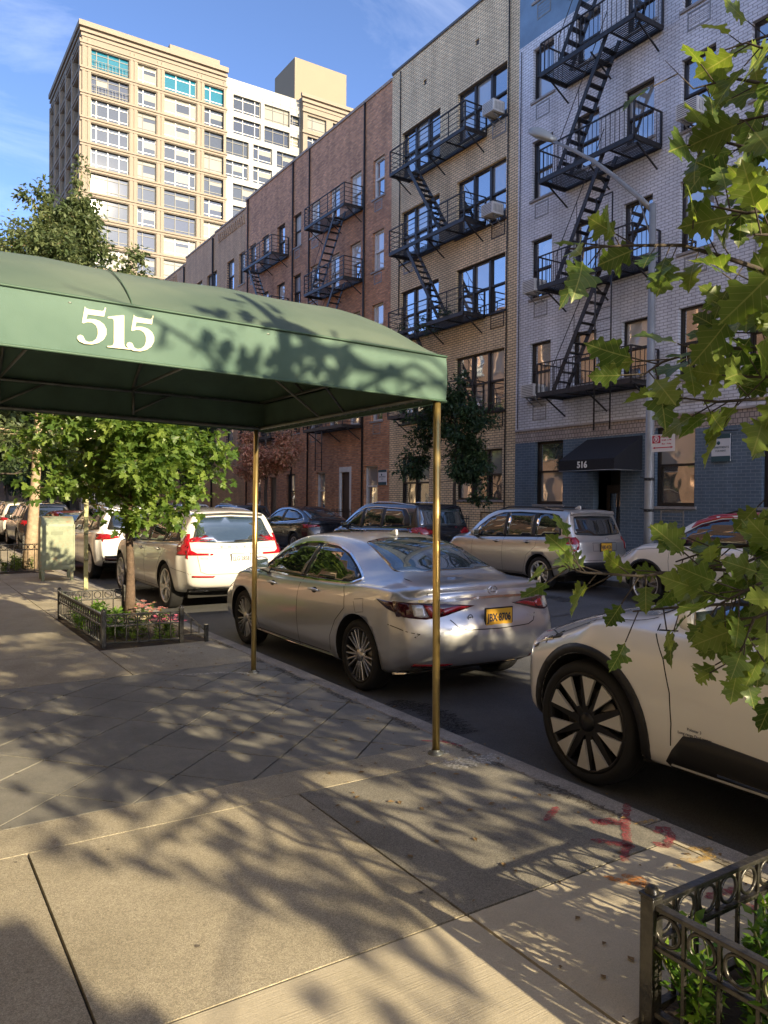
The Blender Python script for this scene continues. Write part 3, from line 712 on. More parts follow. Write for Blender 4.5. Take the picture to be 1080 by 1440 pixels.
fire_escape('black iron fire escape with upright railings on the white painted brick house', 14.7,
    [(17.1,(14.0,15.2)),(14.05,(14.0,15.2)),(10.98,(14.0,15.2)),(7.9,(14.0,15.2)),(4.8,(13.0,13.01))], 13.07, 16.44, 1.1,
    [(14.1,17.05,15.85,14.1),(14.1,14.05,15.85,11.05),(14.15,10.98,15.85,7.95),(14.2,7.9,15.9,4.87)], ladder=(14.2, 13.66, 3.6, 9.75, FX-1.18))
fire_escape('black iron fire escape with barred railings on the tan brick house', 23,
    [(14.05,(22.6,23.9)),(11.05,(22.6,23.9)),(7.95,(22.6,23.9)),(4.85,(22.6,22.61))], 20.08, 24.6, .95,
    [(23.6,14.05,21.5,11.1),(23.6,11.05,21.5,8.0),(23.6,7.95,21.5,4.9)], vertical=False)
fire_escape('dark iron fire escape on the red brick wall with white windows', 31,
    [(14.1,(28.6,29.8)),(11.05,(28.6,29.8)),(7.95,(28.6,29.8)),(4.85,(28.6,28.61))], 28.08, 31.7, .95,
    [(28.9,14.1,31.2,11.1),(28.9,11.05,31.2,8.0),(28.9,7.95,31.2,4.9)], vertical=False, ladder=(29.9, 30.5, 3.0, 5.6, FX-.95))
fire_escape('dark iron fire escape on the darker red brick wall next to the orange house', 38,
    [(14.0,(37.4,38.6)),(10.95,(37.4,38.6)),(7.9,(37.4,38.6)),(4.85,(37.9,37.91))], 35.3, 39.0, .95,
    [(38.4,14.0,36.4,11.0),(38.4,10.95,36.4,7.95),(38.4,7.9,36.4,4.9)], vertical=False)

# ---- iron railings in front of the row
def area_fence(x, y0, y1, h, label):
    r = empty('iron_fence', (x, (y0+y1)/2, 0), 0, label, 'fence', 'low iron railings in front of the brick row')
    p = MB(); p.bar((0, y0-(y0+y1)/2, h-.1), (0, y1-(y0+y1)/2, h-.1), .03, .03); p.bar((0, y0-(y0+y1)/2, .15), (0, y1-(y0+y1)/2, .15), .03, .03)
    p.build('rail', M_black, r)
    p = MB(); n = int((y1-y0)/.13)
    for i in range(n+1): y = y0-(y0+y1)/2+(y1-y0)*i/n; p.bar((0,y,0),(0,y,h),.016,.016)
    p.build('picket', M_black, r)
area_fence(15.5, 19.0, 22.4, 1.25, 'low black iron railing in front of the tan house')
area_fence(15.4, 26.2, 28.6, 1.35, 'black iron railing below the white framed ground floor window')
area_fence(15.4, 30.2, 33.2, 1.35, 'black iron railing left of the white door frame')

# ---- the tall tower across the avenue
Tw = empty('apartment_tower', (30, 111, 0), 0, 'tall cream coloured apartment tower with big gridded windows', 'tower')
m_cream = mat('cream_precast', (.20,.168,.125), .8, var=.07, vscale=.25, bump=.1, bscale=6)
m_cream2 = mat('cream_trim', (.22,.178,.13), .8, var=.08, vscale=.3)
m_panel = mat('white_panel', (.25,.245,.215), .5, var=.05, vscale=.4)
m_mull = mat('tower_mullion', (.07,.072,.07), .5, .2)
m_gdark = mat('tower_dark_mullion', (.2,.2,.2), .4, .4)
TG = [glassy('tower_glass', (.022,.028,.032), refl=.02, wav=.0), glassy('tower_blind', (.22,.21,.165), refl=.0), glassy('tower_glass_dark', (.012,.016,.022), refl=.03), glassy('tower_teal', (.003,.10,.14), refl=.0)]
FY = 101.0; zr = 60.4; fh = 3.06; nfl = 19
ztop = [57.75 - fh*i for i in range(nfl)]              # top of each window row
wins = [(21.35,26.0),(27.1,29.5),(30.55,34.85),(35.95,38.75)]
def rects_wall(w, x0, x1, z0, z1, ops, y, mi=0):
    xs_ = sorted(set([x0,x1]+[o[0] for o in ops]+[o[1] for o in ops])); zs_ = sorted(set([z0,z1]+[o[2] for o in ops]+[o[3] for o in ops]))
    w.cur = mi
    for a,b in zip(xs_[:-1],xs_[1:]):
        for c,d in zip(zs_[:-1],zs_[1:]):
            if any(o[0] < (a+b)/2 < o[1] and o[2] < (c+d)/2 < o[3] for o in ops): continue
            w.quad((a,y,c),(b,y,c),(b,y,d),(a,y,d))
    for o in ops:
        a,b,c,d = o[:4]; e = y+.45
        w.quad((a,y,c),(a,y,d),(a,e,d),(a,e,c)); w.quad((b,y,c),(b,e,c),(b,e,d),(b,y,d)); w.quad((a,y,d),(b,y,d),(b,e,d),(a,e,d)); w.quad((a,y,c),(a,e,c),(b,e,c),(b,y,c))
tw = MB(); ops = [(a,b,z-2.35,z) for a,b in wins for z in ztop]
rects_wall(tw, 20.25, 38.95, -.1, zr, ops, FY)
# left flank: real openings too
ops_s = [(y,y+2.9,z-2.2,z) for y in (102.6,106.7,110.8,114.9,118.5) for z in ztop]
ysn = sorted(set([101,122]+[o[0] for o in ops_s]+[o[1] for o in ops_s])); zsn = sorted(set([-.1,zr]+[o[2] for o in ops_s]+[o[3] for o in ops_s]))
for a,b in zip(ysn[:-1],ysn[1:]):
    for c,d in zip(zsn[:-1],zsn[1:]):
        if any(o[0] < (a+b)/2 < o[1] and o[2] < (c+d)/2 < o[3] for o in ops_s): continue
        tw.quad((20.25,a,c),(20.25,a,d),(20.25,b,d),(20.25,b,c))
for (a,b,c,d) in ops_s:
    tw.quad((20.25,a,c),(20.9,a,c),(20.9,a,d),(20.25,a,d)); tw.quad((20.25,b,c),(20.25,b,d),(20.9,b,d),(20.9,b,c)); tw.quad((20.25,a,c),(20.25,b,c),(20.9,b,c),(20.9,a,c)); tw.quad((20.25,a,d),(20.9,a,d),(20.9,b,d),(20.25,b,d))
tw.quad((20.25,FY,zr),(38.95,FY,zr),(38.95,122,zr),(20.25,122,zr)); tw.quad((20.25,122,0),(20.25,122,zr),(38.95,122,zr),(38.95,122,0)); tw.quad((38.95,FY,50),(38.95,122,50),(38.95,122,zr),(38.95,FY,zr))
tw.build('wall', m_cream, Tw)
tr = MB()
for i, z in enumerate(ztop):
    zc = z+.26
    tr.box(19.98, 39.15, FY-.22, FY+.02, zc+.12, zc+.36); tr.box(20.05, 39.08, FY-.12, FY+.02, zc-.18, zc+.05)
    tr.box(19.98, 20.27, FY+.021, 122, zc+.12, zc+.36); tr.box(20.1, 20.27, FY+.021, 122, zc-.18, zc+.05)
for x in (20.3, 20.95, 26.1, 26.62, 29.6, 30.1, 34.95, 35.5, 38.65):
    tr.box(x, x+.36, FY-.09, FY+.02, 0, zr-1.6)
for y in (101.0,105.6,109.7,113.8,117.9,121.5): tr.box(20.0, 20.27, y+.15, y+.75, 0, zr-1.6)
for k_, (e, z0_, z1_) in enumerate(((.12,59.0,59.35),(.28,59.5,59.85),(.42,60.1,60.75))):
    tr.box(20.25-e, 38.95+e*.6, FY-e, FY+.02, z0_, z1_); tr.box(20.25-e, 20.27, FY+.021, 122, z0_, z1_)
tr.box(31.4, 38.3, FY+.6, FY+8, zr, 61.9)
tr.build('cornice', m_cream2, Tw)
random.seed(9)
def tower_windows(parent, wl, y, seed, topteal=()):
    """each window: frame with mullions, and its panes as a sub-part"""
    random.seed(seed)
    for (a,b,c,d) in wl:
        f = MB(); n = 3 if b-a > 3.4 else 2; dk = random.random() < .35
        cuts = [.15,.45,.75,1][:4] if b-a > 4.4 else [.36,.8] if b-a > 3.4 else [.3]
        for e in (a+.04, b-.04): f.box(e-.05, e+.05, y+.28, y+.36, c, d)
        for e in [a+(b-a)*q for q in cuts if q < 1]: f.box(e-.05, e+.05, y+.27, y+.36, c, d)
        f.box(a, b, y+.28, y+.355, c+.38, c+.47); f.box(a, b, y+.28, y+.355, d-.5, d-.42); f.box(a, b, y+.28, y+.35, c, c+.08)
        fo = f.build('window', m_mull if not dk else m_gdark, parent)
        p = MB(); p.quad((a,y+.34,c),(b,y+.34,c),(b,y+.34,d),(a,y+.34,d))
        if (round(a,1), round(d,1)) in topteal: gi = 3
        else: gi = random.choice([0,0,2,1,1,2,0,0])
        p.build('pane', TG[gi], fo)
        if gi != 3 and random.random() < .55:     # a roller blind part way down, just behind the glass plane of the mullions
            q = MB(); e = a+(b-a)*cuts[0]; e2 = a+(b-a)*(cuts[1] if len(cuts) > 1 else 1); zb_ = c+.5+random.random()*1.0
            q.quad((e+.05,y+.335,zb_),(e2-.05,y+.335,zb_),(e2-.05,y+.335,d-.5),(e+.05,y+.335,d-.5)); q.build('blind', TG[1] if gi != 1 else TG[0], fo)
vis = [(a,b,z-2.35,z) for a,b in wins for z in ztop[:13]]
tower_windows(Tw, vis, FY, 9, {(21.4,57.8),(30.6,57.8),(36.0,57.8),(21.4,57.7),(30.5,57.7),(35.9,57.7),(35.9,57.8)})
p = MB()
for a,b in wins:
    for z in ztop[13:]: p.quad((a,FY+.34,z-2.35),(b,FY+.34,z-2.35),(b,FY+.34,z),(a,FY+.34,z))
for (a,b,c,d) in ops_s: p.quad((20.8,a,c),(20.8,a,d),(20.8,b,d),(20.8,b,c))
p.build('flank_glazing', TG[2], Tw)
# balcony rails of the two loggias
bl = MB()
for z in ztop[:2]:
    bl.bar((21.35,FY+.05,z-1.3),(26.0,FY+.05,z-1.3),.05,.05)
    for i in range(12): bl.bar((21.4+i*.42,FY+.05,z-2.35),(21.4+i*.42,FY+.05,z-1.3),.03,.03)
bl.build('railing', m_mull, Tw)
# white panelled wing
wg = MB(); wrow = []
cw = [(40.3,44.4),(44.95,48.9),(49.0,50.5)]; cw2 = [(39.05,42.6),(43.3,46.2),(46.9,50.3)]
for i, z in enumerate(ztop[:14]):
    for a,b in (cw if i % 4 < 2 else cw2): wrow.append((a,b,z-2.1,z+.2) if b-a > 2 else (a,b,z-1.6,z-.2))
rects_wall(wg, 38.95, 50.6, 10, 60.0, wrow, FY+.6); wg.quad((38.95,FY+.6,60),(50.6,FY+.6,60),(50.6,122,60),(38.95,122,60))
wg.build('panel_wall', m_panel, Tw)
jt = MB()
for z in [ztop[0]+.75]+[zz-2.35 for zz in ztop[:13]]: jt.box(38.95, 50.6, FY+.585, FY+.605, z-.02, z+.02)
for x in (39.7,41,42.6,44.6,46.2,47.4,49.0,50.0): jt.box(x-.02, x+.02, FY+.585, FY+.605, 57.95, 60)
jt.build('panel_joint', m_mull, Tw)
tower_windows(Tw, wrow, FY+.6, 21)
# right-hand cream bay and the bulkhead above
rb = MB(); ow = [(a,b,z-2.1,z) for a,b in ((51.3,54.4),(55.5,57.9),(59.2,62)) for z in ztop[:12]]
rects_wall(rb, 50.6, 66, 15, zr, ow, FY-.35); rb.quad((50.6,FY-.35,15),(50.6,FY-.35,zr),(50.6,FY+10,zr),(50.6,FY+10,15)); rb.quad((50.6,FY-.35,zr),(66,FY-.35,zr),(66,122,zr),(50.6,122,zr))
rb.build('bay_wall', m_cream, Tw)
tr = MB()
for z in ztop[:12]: tr.box(50.4, 66, FY-.6, FY-.33, z+.3, z+.62)
for e, z0_, z1_ in ((.12,58.9,59.25),(.28,59.45,59.85),(.4,60.1,60.6)): tr.box(50.6-e, 66, FY-.35-e, FY-.33, z0_, z1_)
tr.build('cornice', m_cream2, Tw)
tower_windows(Tw, ow, FY-.35, 33)
bk = MB(); bk.box(52.8, 61.95, FY+7, FY+14.3, zr, 70.1); bk.build('bulkhead', mat('bulkhead_stucco', (.215,.17,.115), .85, var=.05, vscale=.3, bump=.15, bscale=3), Tw)
settle(Tw)

# ---- houses behind the camera's shoulder, on our side and down the street: they bounce light and show in glass
def plain_house(label, X, y0, y1, H, m, side, storey=3.05, pitch=2.3):
    r = empty('apartment_house', (X, (y0+y1)/2, 0), 0, label, 'apartment house')
    ops = []; y = y0+.9
    while y+1.1 < y1:
        z = 1.5
        while z+1.8 < H-.5: ops.append((y,y+1.1,z,z+1.7)); z += storey
        y += pitch
    w = wall_x('wall', X, y0, y1, ZB, H, ops, [(ZB,99,0)], side=side); body_box(w, X, y0, y1, ZB, H, side=side); w.build('wall', m, r)
    p = MB(); xx = X+.12*side
    for (a,b,c,d) in ops: p.quad((xx,a,c),(xx,a,d),(xx,b,d),(xx,b,c))
    p.build('glazing', GL[3], r)
    f_ = MB()
    for (a,b,c,d) in ops: f_.box(X+.06*side, X+.11*side, a, b, (c+d)/2-.03, (c+d)/2+.03); f_.box(X-.05*side, X+.06*side, a-.05, b+.05, c-.08, c-.002)
    f_.build('window_trim', M_sill, r); settle(r)
    return r
br_ours = brick('buff_brick', (.72,.56,.38), (.62,.46,.30), (.3,.25,.2), bw=.22, bh=.08, var=.15)
br_ours2 = brick('rust_brick', (.58,.34,.22), (.46,.26,.16), (.25,.2,.16), bw=.22, bh=.08, var=.2)
plain_house('buff brick apartment house behind the green canopy', -1.2, -14, 16, 17, br_ours, -1)
plain_house('rust brick apartment house on the near side further along', -1.2, 16, 46, 15, br_ours2, -1)
plain_house('buff brick house at the near side end of the block', -1.2, 46, 74, 15, br_ours, -1)
plain_house('rust brick house behind the camera on the near side', -1.2, -60, -14, 16, br_ours2, -1)
plain_house('red brick house behind the camera on the far side', FX, -60, 5.4, 18.5, br_red, 1)
plain_house('tan brick house at the end of the far row', FX, 62, 74, 14, br_tan, 1)
plain_house('dull brick house beyond the avenue on the near side', -3, 104, 150, 20, br_ours2, -1, pitch=3)
far = empty('apartment_house', (9, 106, 0), 0, 'wide dull brick block closing the street beyond the avenue', 'apartment house')
w = MB(); fo = [(x, x+1.4, z, z+1.7) for x in [-8+2.9*i for i in range(9)] for z in [2+3.1*j for j in range(6)]]
rects_wall(w, -10, 19.2, ZB, 21.5, fo, 106); w.quad((19.2,106,ZB),(19.2,120,ZB),(19.2,120,21.5),(19.2,106,21.5)); w.quad((-10,106,21.5),(19.2,106,21.5),(19.2,120,21.5),(-10,120,21.5)); w.build('wall', br_ours2, far)
p = MB()
for (a,b,c,d) in fo: p.quad((a,106.3,c),(b,106.3,c),(b,106.3,d),(a,106.3,d))
p.build('glazing', GL[3], far); settle(far)
# block added out of view behind the camera: throws the stepped shadow on the pavement
pr = empty('shadow_block', (0, -3.2, 0), 0, 'unseen stepped block added behind the camera to cast a shadow', 'shadow block')
a = MB(); a.box(-1.2, 1.78, -.35, 0, 0, 2.42); a.build('shadow_slab', M_sill, pr); a = MB(); a.box(-1.2, 1.88, -.42, .05, 1.95, 2.12); a.build('cornice', M_sill, pr)  # upright slab and lip shaped only to cast the stepped shadow
# ================================================================ cars
M_tyre = mat('tyre_rubber', (.011,.011,.012), .75, var=.3, vscale=20, bump=.2, bscale=90)
M_alloy = mat('machined_alloy', (.62,.62,.62), .28, .9)
M_alloy_d = mat('dark_alloy', (.03,.03,.032), .35, .6)
M_trim = mat('black_trim', (.014,.014,.015), .5, bump=.1, bscale=300)
M_chrome = mat('chrome', (.75,.75,.76), .08, 1.)
M_cglass = glassy('car_glass', (.010,.013,.014), rough=.01, refl=.10)
M_cglass2 = glassy('rear_screen', (.03,.045,.05), rough=.02, refl=.22)
M_under = mat('underbody', (.01,.01,.01), .9)
M_red = mat('tail_lamp_red', (.30,.006,.012), .12, coat=1., var=.25, vscale=40)
M_redd = mat('tail_lamp_dark', (.045,.004,.007), .1, coat=1.)
M_clear = mat('clear_lamp', (.50,.50,.50), .12, .3, coat=1., var=.25, vscale=50)
M_seam = mat('panel_gap', (.008,.008,.008), .7)
M_plate_y = mat('yellow_plate', (.75,.42,.04), .45)
M_plate_w = mat('white_plate', (.72,.70,.66), .45)
M_ink = mat('plate_ink', (.02,.025,.06), .5)

def pchip(tab):
    xs_ = [p[0] for p in tab]; ys_ = [p[1] for p in tab]; n = len(xs_)
    h = [xs_[i+1]-xs_[i] for i in range(n-1)]; dl = [(ys_[i+1]-ys_[i])/h[i] for i in range(n-1)]
    m = [0]*n
    for i in range(1, n-1):
        if dl[i-1]*dl[i] > 0:
            w1, w2 = 2*h[i]+h[i-1], h[i]+2*h[i-1]; m[i] = (w1+w2)/(w1/dl[i-1]+w2/dl[i])
    m[0] = dl[0]; m[-1] = dl[-1]
    def f(x):
        if x <= xs_[0]: return ys_[0]
        if x >= xs_[-1]: return ys_[-1]
        i = 0
        while x > xs_[i+1]: i += 1
        t = (x-xs_[i])/h[i]; a = (1+2*t)*(1-t)**2; b = t*(1-t)**2; c = t*t*(3-2*t); d = t*t*(t-1)
        return a*ys_[i]+b*h[i]*m[i]+c*ys_[i+1]+d*h[i]*m[i+1]
    return f
def sstep(a, b, x):
    t = max(0, min(1, (x-a)/(b-a))); return t*t*(3-2*t)

def make_shell(sp):
    """closed smooth shell of a car: y runs from the rear bumper (0) to the nose (L)"""
    L, W_ = sp['L'], sp['W']
    top, belt, bw, tw = pchip(sp['top']), pchip(sp['belt']), pchip(sp['bw']), pchip(sp['tw'])
    bot, crown = pchip(sp['bot']), sp.get('crown', .05)
    rp, fp = pchip(sp['rear']), pchip(sp['front'])     # z -> inset of the end face from the bumper
    n = 46; st = []
    for i in range(n+1):
        u = i/n; st.append(L*(u + .035*sin(2*pi*u)*-1*0.9))
    st = [0, .05, .14] + [s for s in st if .2 < s < L-.2] + [L-.14, L-.05, L]
    pcr, pcf = sp.get('pcr', .20), sp.get('pcf', .28)
    rings = []
    for y in st:
        zt, zb, b_, t_, z0 = top(y), belt(y), bw(y), tw(y), bot(y)
        zb = min(zb, zt-.035)
        ze = max(zt-crown-.0, zb+.012)
        zt = max(zt, ze+.004)
        mw = W_/2*min(1, b_/(W_/2)*1.035)
        H = zb-z0
        flare = sp.get('hips', 0)
        mw2 = mw + flare
        P = [(0,z0),(mw*.5,z0),(mw*.86,z0),(mw*.955,z0+.05),(mw*.985,z0+H*.22),(mw,z0+H*.45),(mw2,z0+H*.68),(mw-.006,z0+H*.84),(b_,zb-.045),(b_-.022,zb-.006),
             (b_-.05,zb+.004)]
        # greenhouse side, gently bowed
        for t in (.12,.3,.5,.7,.86):
            bow = .028*sin(pi*t)*min(1,(ze-zb)/.3)
            P.append((b_-.05+(t_-b_+.05)*t+bow, zb+.004+(ze-zb-.004)*t))
        P += [(t_,ze),(t_*.94,ze+(zt-ze)*.42),(t_*.8,ze+(zt-ze)*.68),(t_*.55,ze+(zt-ze)*.88),(t_*.28,ze+(zt-ze)*.97),(0,zt)]
        rings.append((y, P))
    vs = []; m = len(rings[0][1])
    for (y, P) in rings:
        fr = 1-sstep(0, sp.get('rf', 1.0), y); ff = 1-sstep(0, sp.get('ff', 1.1), L-y)
        row = []
        for (x, z) in P:
            yy = y + rp(z)*fr - fp(z)*ff
            q = abs(x)/(W_/2)
            yy += pcr*q**3.2*fr*(1 if y < 1 else 0) - pcf*q**2.6*ff
            row.append((x, yy, z))
        vs.append(row)
    V = []; F = []
    idx = {}
    def vid(i, j, s):
        j_ = j
        if vs[i][j][0] < 1e-6: s = 1
        k = (i, j, s)
        if k not in idx: x, y, z = vs[i][j]; idx[k] = len(V); V.append((x*s, y, z))
        return idx[k]
    for s in (1, -1):
        for i in range(len(vs)-1):
            for j in range(m-1):
                f = (vid(i,j,s), vid(i+1,j,s), vid(i+1,j+1,s), vid(i,j+1,s)); f = tuple(dict.fromkeys(f))
                if len(f) > 2: F.append(f if s > 0 else f[::-1])
    # end faces: rings shrinking towards the middle, bulging slightly
    for i, sg in ((0, -1), (len(vs)-1, 1)):
        full = [vid(i,j,1) for j in range(m)] + [vid(i,j,-1) for j in range(m-2, 0, -1)]
        cz = sum(V[k][2] for k in full)/len(full); K = len(full)
        prof = rp if sg < 0 else fp
        prev = full
        for sc, bul in ((.985,.022),(.94,.045),(.8,.062),(.55,.07),(.28,.074)):
            ring = []
            for k in full:
                x, y, z = V[k]; nx, nz = x*sc, cz+(z-cz)*sc; q = abs(nx)/(W_/2)
                base = (prof(nz) + pcr*q**3.2) if sg < 0 else (L - prof(nz) - pcf*q**2.6)
                ring.append(len(V)); V.append((nx, base + sg*(bul-.012), nz))
            for a in range(K):
                b = (a+1) % K; f = (prev[a], prev[b], ring[b], ring[a]); F.append(f if sg < 0 else f[::-1])
            prev = ring
        c = len(V); V.append((0, (prof(cz)-.066) if sg < 0 else L-prof(cz)+.066, cz))
        for a in range(K):
            b = (a+1) % K; f = (prev[a], prev[b], c); F.append(f if sg < 0 else f[::-1])
    # origin under the middle of the car
    V = [(x, y-L/2, z) for x, y, z in V]
    me = bpy.data.meshes.new('shell'); me.from_pydata(V, [], F); me.update()
    bm = bmesh.new(); bm.from_mesh(me); bmesh.ops.remove_doubles(bm, verts=bm.verts, dist=1e-5); bmesh.ops.recalc_face_normals(bm, faces=bm.faces); bm.to_mesh(me); bm.free()
    o = bpy.data.objects.new('body', me); COL.objects.link(o)
    # soft creases along the shoulder and the roof edge
    at = me.attributes.new('crease_edge', 'FLOAT', 'EDGE')
    lookup = {}
    for i, v in enumerate(me.vertices): lookup[(round(v.co.x,4), round(v.co.y,4), round(v.co.z,4))] = i
    lines = {}
    for j, cv in sp.get('crease', {9:.55, 16:.35, 3:.3}).items():
        for sg in (1, -1):
            seq = [lookup.get((round(vs[i][j][0]*sg,4), round(vs[i][j][1]-L/2,4), round(vs[i][j][2],4))) for i in range(len(vs))]
            for a, b in zip(seq[:-1], seq[1:]):
                if a is not None and b is not None: lines[(min(a,b), max(a,b))] = cv
    for e in me.edges:
        k = (min(e.vertices), max(e.vertices))
        if k in lines: at.data[e.index].value = lines[k]
    s = o.modifiers.new('s', 'SUBSURF'); s.levels = 1
    dg = bpy.context.evaluated_depsgraph_get(); me2 = bpy.data.meshes.new_from_object(o.evaluated_get(dg)); o.modifiers.clear(); o.data = me2
    for p in me2.polygons: p.use_smooth = True
    return o

class Car:
    def __init__(s, name, label, loc, rz, sp, paintm, group=None, detail=True):
        s.sp = sp; s.L = sp['L']; s.W = sp['W']; s.paint = paintm; s.ys = sp.get('ys', 1.)
        s.root = empty(name, loc, rz, label, sp.get('cat', 'car'), group)
        s.body = make_shell(sp)
        for v in s.body.data.vertices: v.co.y *= s.ys
        me = s.body.data; me.materials.clear(); me.materials.append(paintm); me.materials.append(M_under)
        bm = bmesh.new(); bm.from_mesh(me); s.bvh = BVHTree.FromBMesh(bm); bm.free()
        s.arches(); s.body.parent = s.root
    def arches(s):
        R = s.sp['wr']; g = s.sp.get('arch', .055)
        for y in s.sp['ax']:
            for sd_ in (1, -1):
                c = MB(); Y = (y-s.L/2)*s.ys; pr = []
                nn = 40; x0, x1 = sd_*(s.W/2-.34), sd_*(s.W/2+.2)
                poly = [(Y+(R+g)*cos(2*pi*i/nn), R+(R+g)*sin(2*pi*i/nn)) for i in range(nn)]
                c.prism(poly, 'yz', min(x0,x1), max(x0,x1))
                co = c.build('cut', [s.paint, M_under]); 
                bm = bmesh.new(); bm.from_mesh(co.data); bmesh.ops.recalc_face_normals(bm, faces=bm.faces)
                for f in bm.faces: f.material_index = 1
                bm.to_mesh(co.data); bm.free()
                md = s.body.modifiers.new('b', 'BOOLEAN'); md.object = co; md.operation = 'DIFFERENCE'; md.solver = 'EXACT'
                dg = bpy.context.evaluated_depsgraph_get(); me2 = bpy.data.meshes.new_from_object(s.body.evaluated_get(dg))
                if len(me2.polygons) > 100:
                    s.body.modifiers.clear(); s.body.data = me2
                else: s.body.modifiers.clear()
                bpy.data.objects.remove(co)
        me = s.body.data
        while len(me.materials) < 2: me.materials.append(M_under)
        me.materials[0] = s.paint; me.materials[1] = M_under
    # --- projection of flat outlines onto the shell
    def cast(s, plane, p, side=-1):
        """side view (y,z) from x=side*inf; rear (x,z); front (x,z); top (x,y). y is measured from the rear bumper"""
        L2 = s.L/2*s.ys
        if plane == 'side': o, d = Vector((side*3, (p[0]-s.L/2)*s.ys, p[1])), Vector((-side, 0, 0))
        elif plane == 'rear': o, d = Vector((p[0], -L2-3, p[1])), Vector((0, 1, 0))
        elif plane == 'front': o, d = Vector((p[0], L2+3, p[1])), Vector((0, -1, 0))
        else: o, d = Vector((p[0], (p[1]-s.L/2)*s.ys, 4)), Vector((0, 0, -1))
        h = s.bvh.ray_cast(o, d)
        if h[0] is not None and plane == 'side' and p[1] < 1.12 and min(p[0], s.L-p[0]) < .5 and abs(h[0].x) < .80*s.W/2:
            hh = s.bvh.find_nearest(Vector((side*s.W*.47, o.y, o.z))); return hh[0], hh[1]
        if h[0] is None:
            # just outside the silhouette: slide to the nearest skin
            q = Vector((side*s.W*.46, o.y, o.z)) if plane == 'side' else Vector((o.x, -L2+.1, o.z)) if plane == 'rear' else Vector((o.x, L2-.1, o.z)) if plane == 'front' else Vector((o.x, o.y, 1.0))
            hh = s.bvh.find_nearest(q); return hh[0], hh[1]
        return h[0], h[1]
    def patch(s, name, plane, poly, m, off=.004, side=-1, step=.06, parent=None, skirt=True, thick=None, depth=.012):
        poly = [Vector(p) for p in poly]
        # resample the outline
        R = []
        for a, b in zip(poly, poly[1:]+poly[:1]):
            n = max(1, int((b-a).length/step)); R += [a.lerp(b, t/n) for t in range(n)]
        x0, x1 = min(p.x for p in R), max(p.x for p in R); y0, y1 = min(p.y for p in R), max(p.y for p in R)
        def inside(q):
            c = False; n = len(R); j = n-1
            for i in range(n):
                if (R[i].y > q.y) != (R[j].y > q.y) and q.x < (R[j].x-R[i].x)*(q.y-R[i].y)/(R[j].y-R[i].y)+R[i].x: c = not c
                j = i
            return c
        P = list(R); nb = len(R)
        i = x0+step/2
        while i < x1:
            j = y0+step/2
            while j < y1:
                q = Vector((i, j))
                if inside(q) and min((q-r).length for r in R) > step*.45: P.append(q)
                j += step
            i += step
        vv, ee, ff, ov, oe, of = delaunay_2d_cdt(P, [(k, (k+1) % nb) for k in range(nb)], [], 1, 1e-5)
        V = []; nrm = []
        for q in vv:
            c, n = s.cast(plane, q, side); V.append(c + n*off); nrm.append(n)
        F = [tuple(f) for f in ff if inside(sum((vv[k] for k in f), Vector((0,0)))/len(f))]
        me_v = [tuple(v) for v in V]
        if skirt:
            # edge count to find the rim
            ec = {}
            for f in F:
                for a, b in zip(f, f[1:]+f[:1]): ec[(min(a,b),max(a,b))] = ec.get((min(a,b),max(a,b)), 0)+1
            low = {}
            for (a, b), c in ec.items():
                if c == 1:
                    for k in (a, b):
                        if k not in low: low[k] = len(me_v); me_v.append(tuple(V[k]-nrm[k]*(off+depth)))
                    F.append((a, b, low[b], low[a]))
        me = bpy.data.meshes.new(name); me.from_pydata(me_v, [], F); me.materials.append(m)
        bm = bmesh.new(); bm.from_mesh(me); bmesh.ops.recalc_face_normals(bm, faces=bm.faces); 
        # make the outside face outwards
        f0 = bm.faces[0] if len(bm.faces) else None
        bm.to_mesh(me); bm.free()
        if len(me.polygons) and len(F):
            p0 = me.polygons[0]; cpt = sum((Vector(me.vertices[k].co) for k in p0.vertices), Vector())/len(p0.vertices)
            _, n0, _, _ = s.bvh.find_nearest(cpt)
            if p0.normal.dot(n0) < 0: me.flip_normals()
        for k, p in enumerate(me.polygons): p.use_smooth = len(p.vertices) == 3
        o = bpy.data.objects.new(name, me); COL.objects.link(o); o.parent = parent or s.root
        return o
    def strip(s, name, plane, pts, w, m, off=.003, side=-1, closed=False, parent=None, mb=None, thick=.008):
        """narrow raised band following the skin along a line"""
        pts = [Vector(p) for p in pts]
        if closed: pts = pts+[pts[0]]
        P = []
        for a, b in zip(pts[:-1], pts[1:]):
            n = max(1, int((b-a).length/.04)); P += [a.lerp(b, t/n) for t in range(n)]
        P.append(pts[-1]); q = mb or MB(); N_ = len(P); rows = []
        for i, p in enumerate(P):
            if closed: d = (P[(i+1) % (N_-1)]-P[(i-1) % (N_-1)])
            else: d = P[min(i+1,N_-1)]-P[max(i-1,0)]
            if d.length < 1e-9: continue
            d.normalize(); r = Vector((-d.y, d.x))*w/2
            row = []
            for e in (-1, 1):
                c, n = s.cast(plane, p+r*e, side); row += [c+n*(off-thick), c+n*off]
            rows.append([row[0], row[1], row[3], row[2]])
        vs = [v for r_ in rows for v in r_]; fs = []
        for i in range(len(rows)-1):
            for k in range(3): fs.append((4*i+k, 4*i+k+1, 4*i+4+k+1, 4*i+4+k))
        q.add(vs, fs)
        if mb is not None: return q
        return q.build(name, m, parent or s.root)
    def wheels(s, style, rimr=.24, tyrew=.23):
        R = s.sp['wr']; proto = None
        for y in s.sp['ax']:
            for sd_ in (-1, 1):
                if proto is None:
                    w = build_wheel(style, R, rimr, tyrew); proto = w
                else: w = copy_tree(proto)
                w.parent = s.root
                w.location = (sd_*(s.W/2-tyrew/2-s.sp.get('tuck', .025)), (y-s.L/2)*s.ys, R); w.rotation_euler = (0.3*y+sd_*.5, 0, 0 if sd_ < 0 else pi)
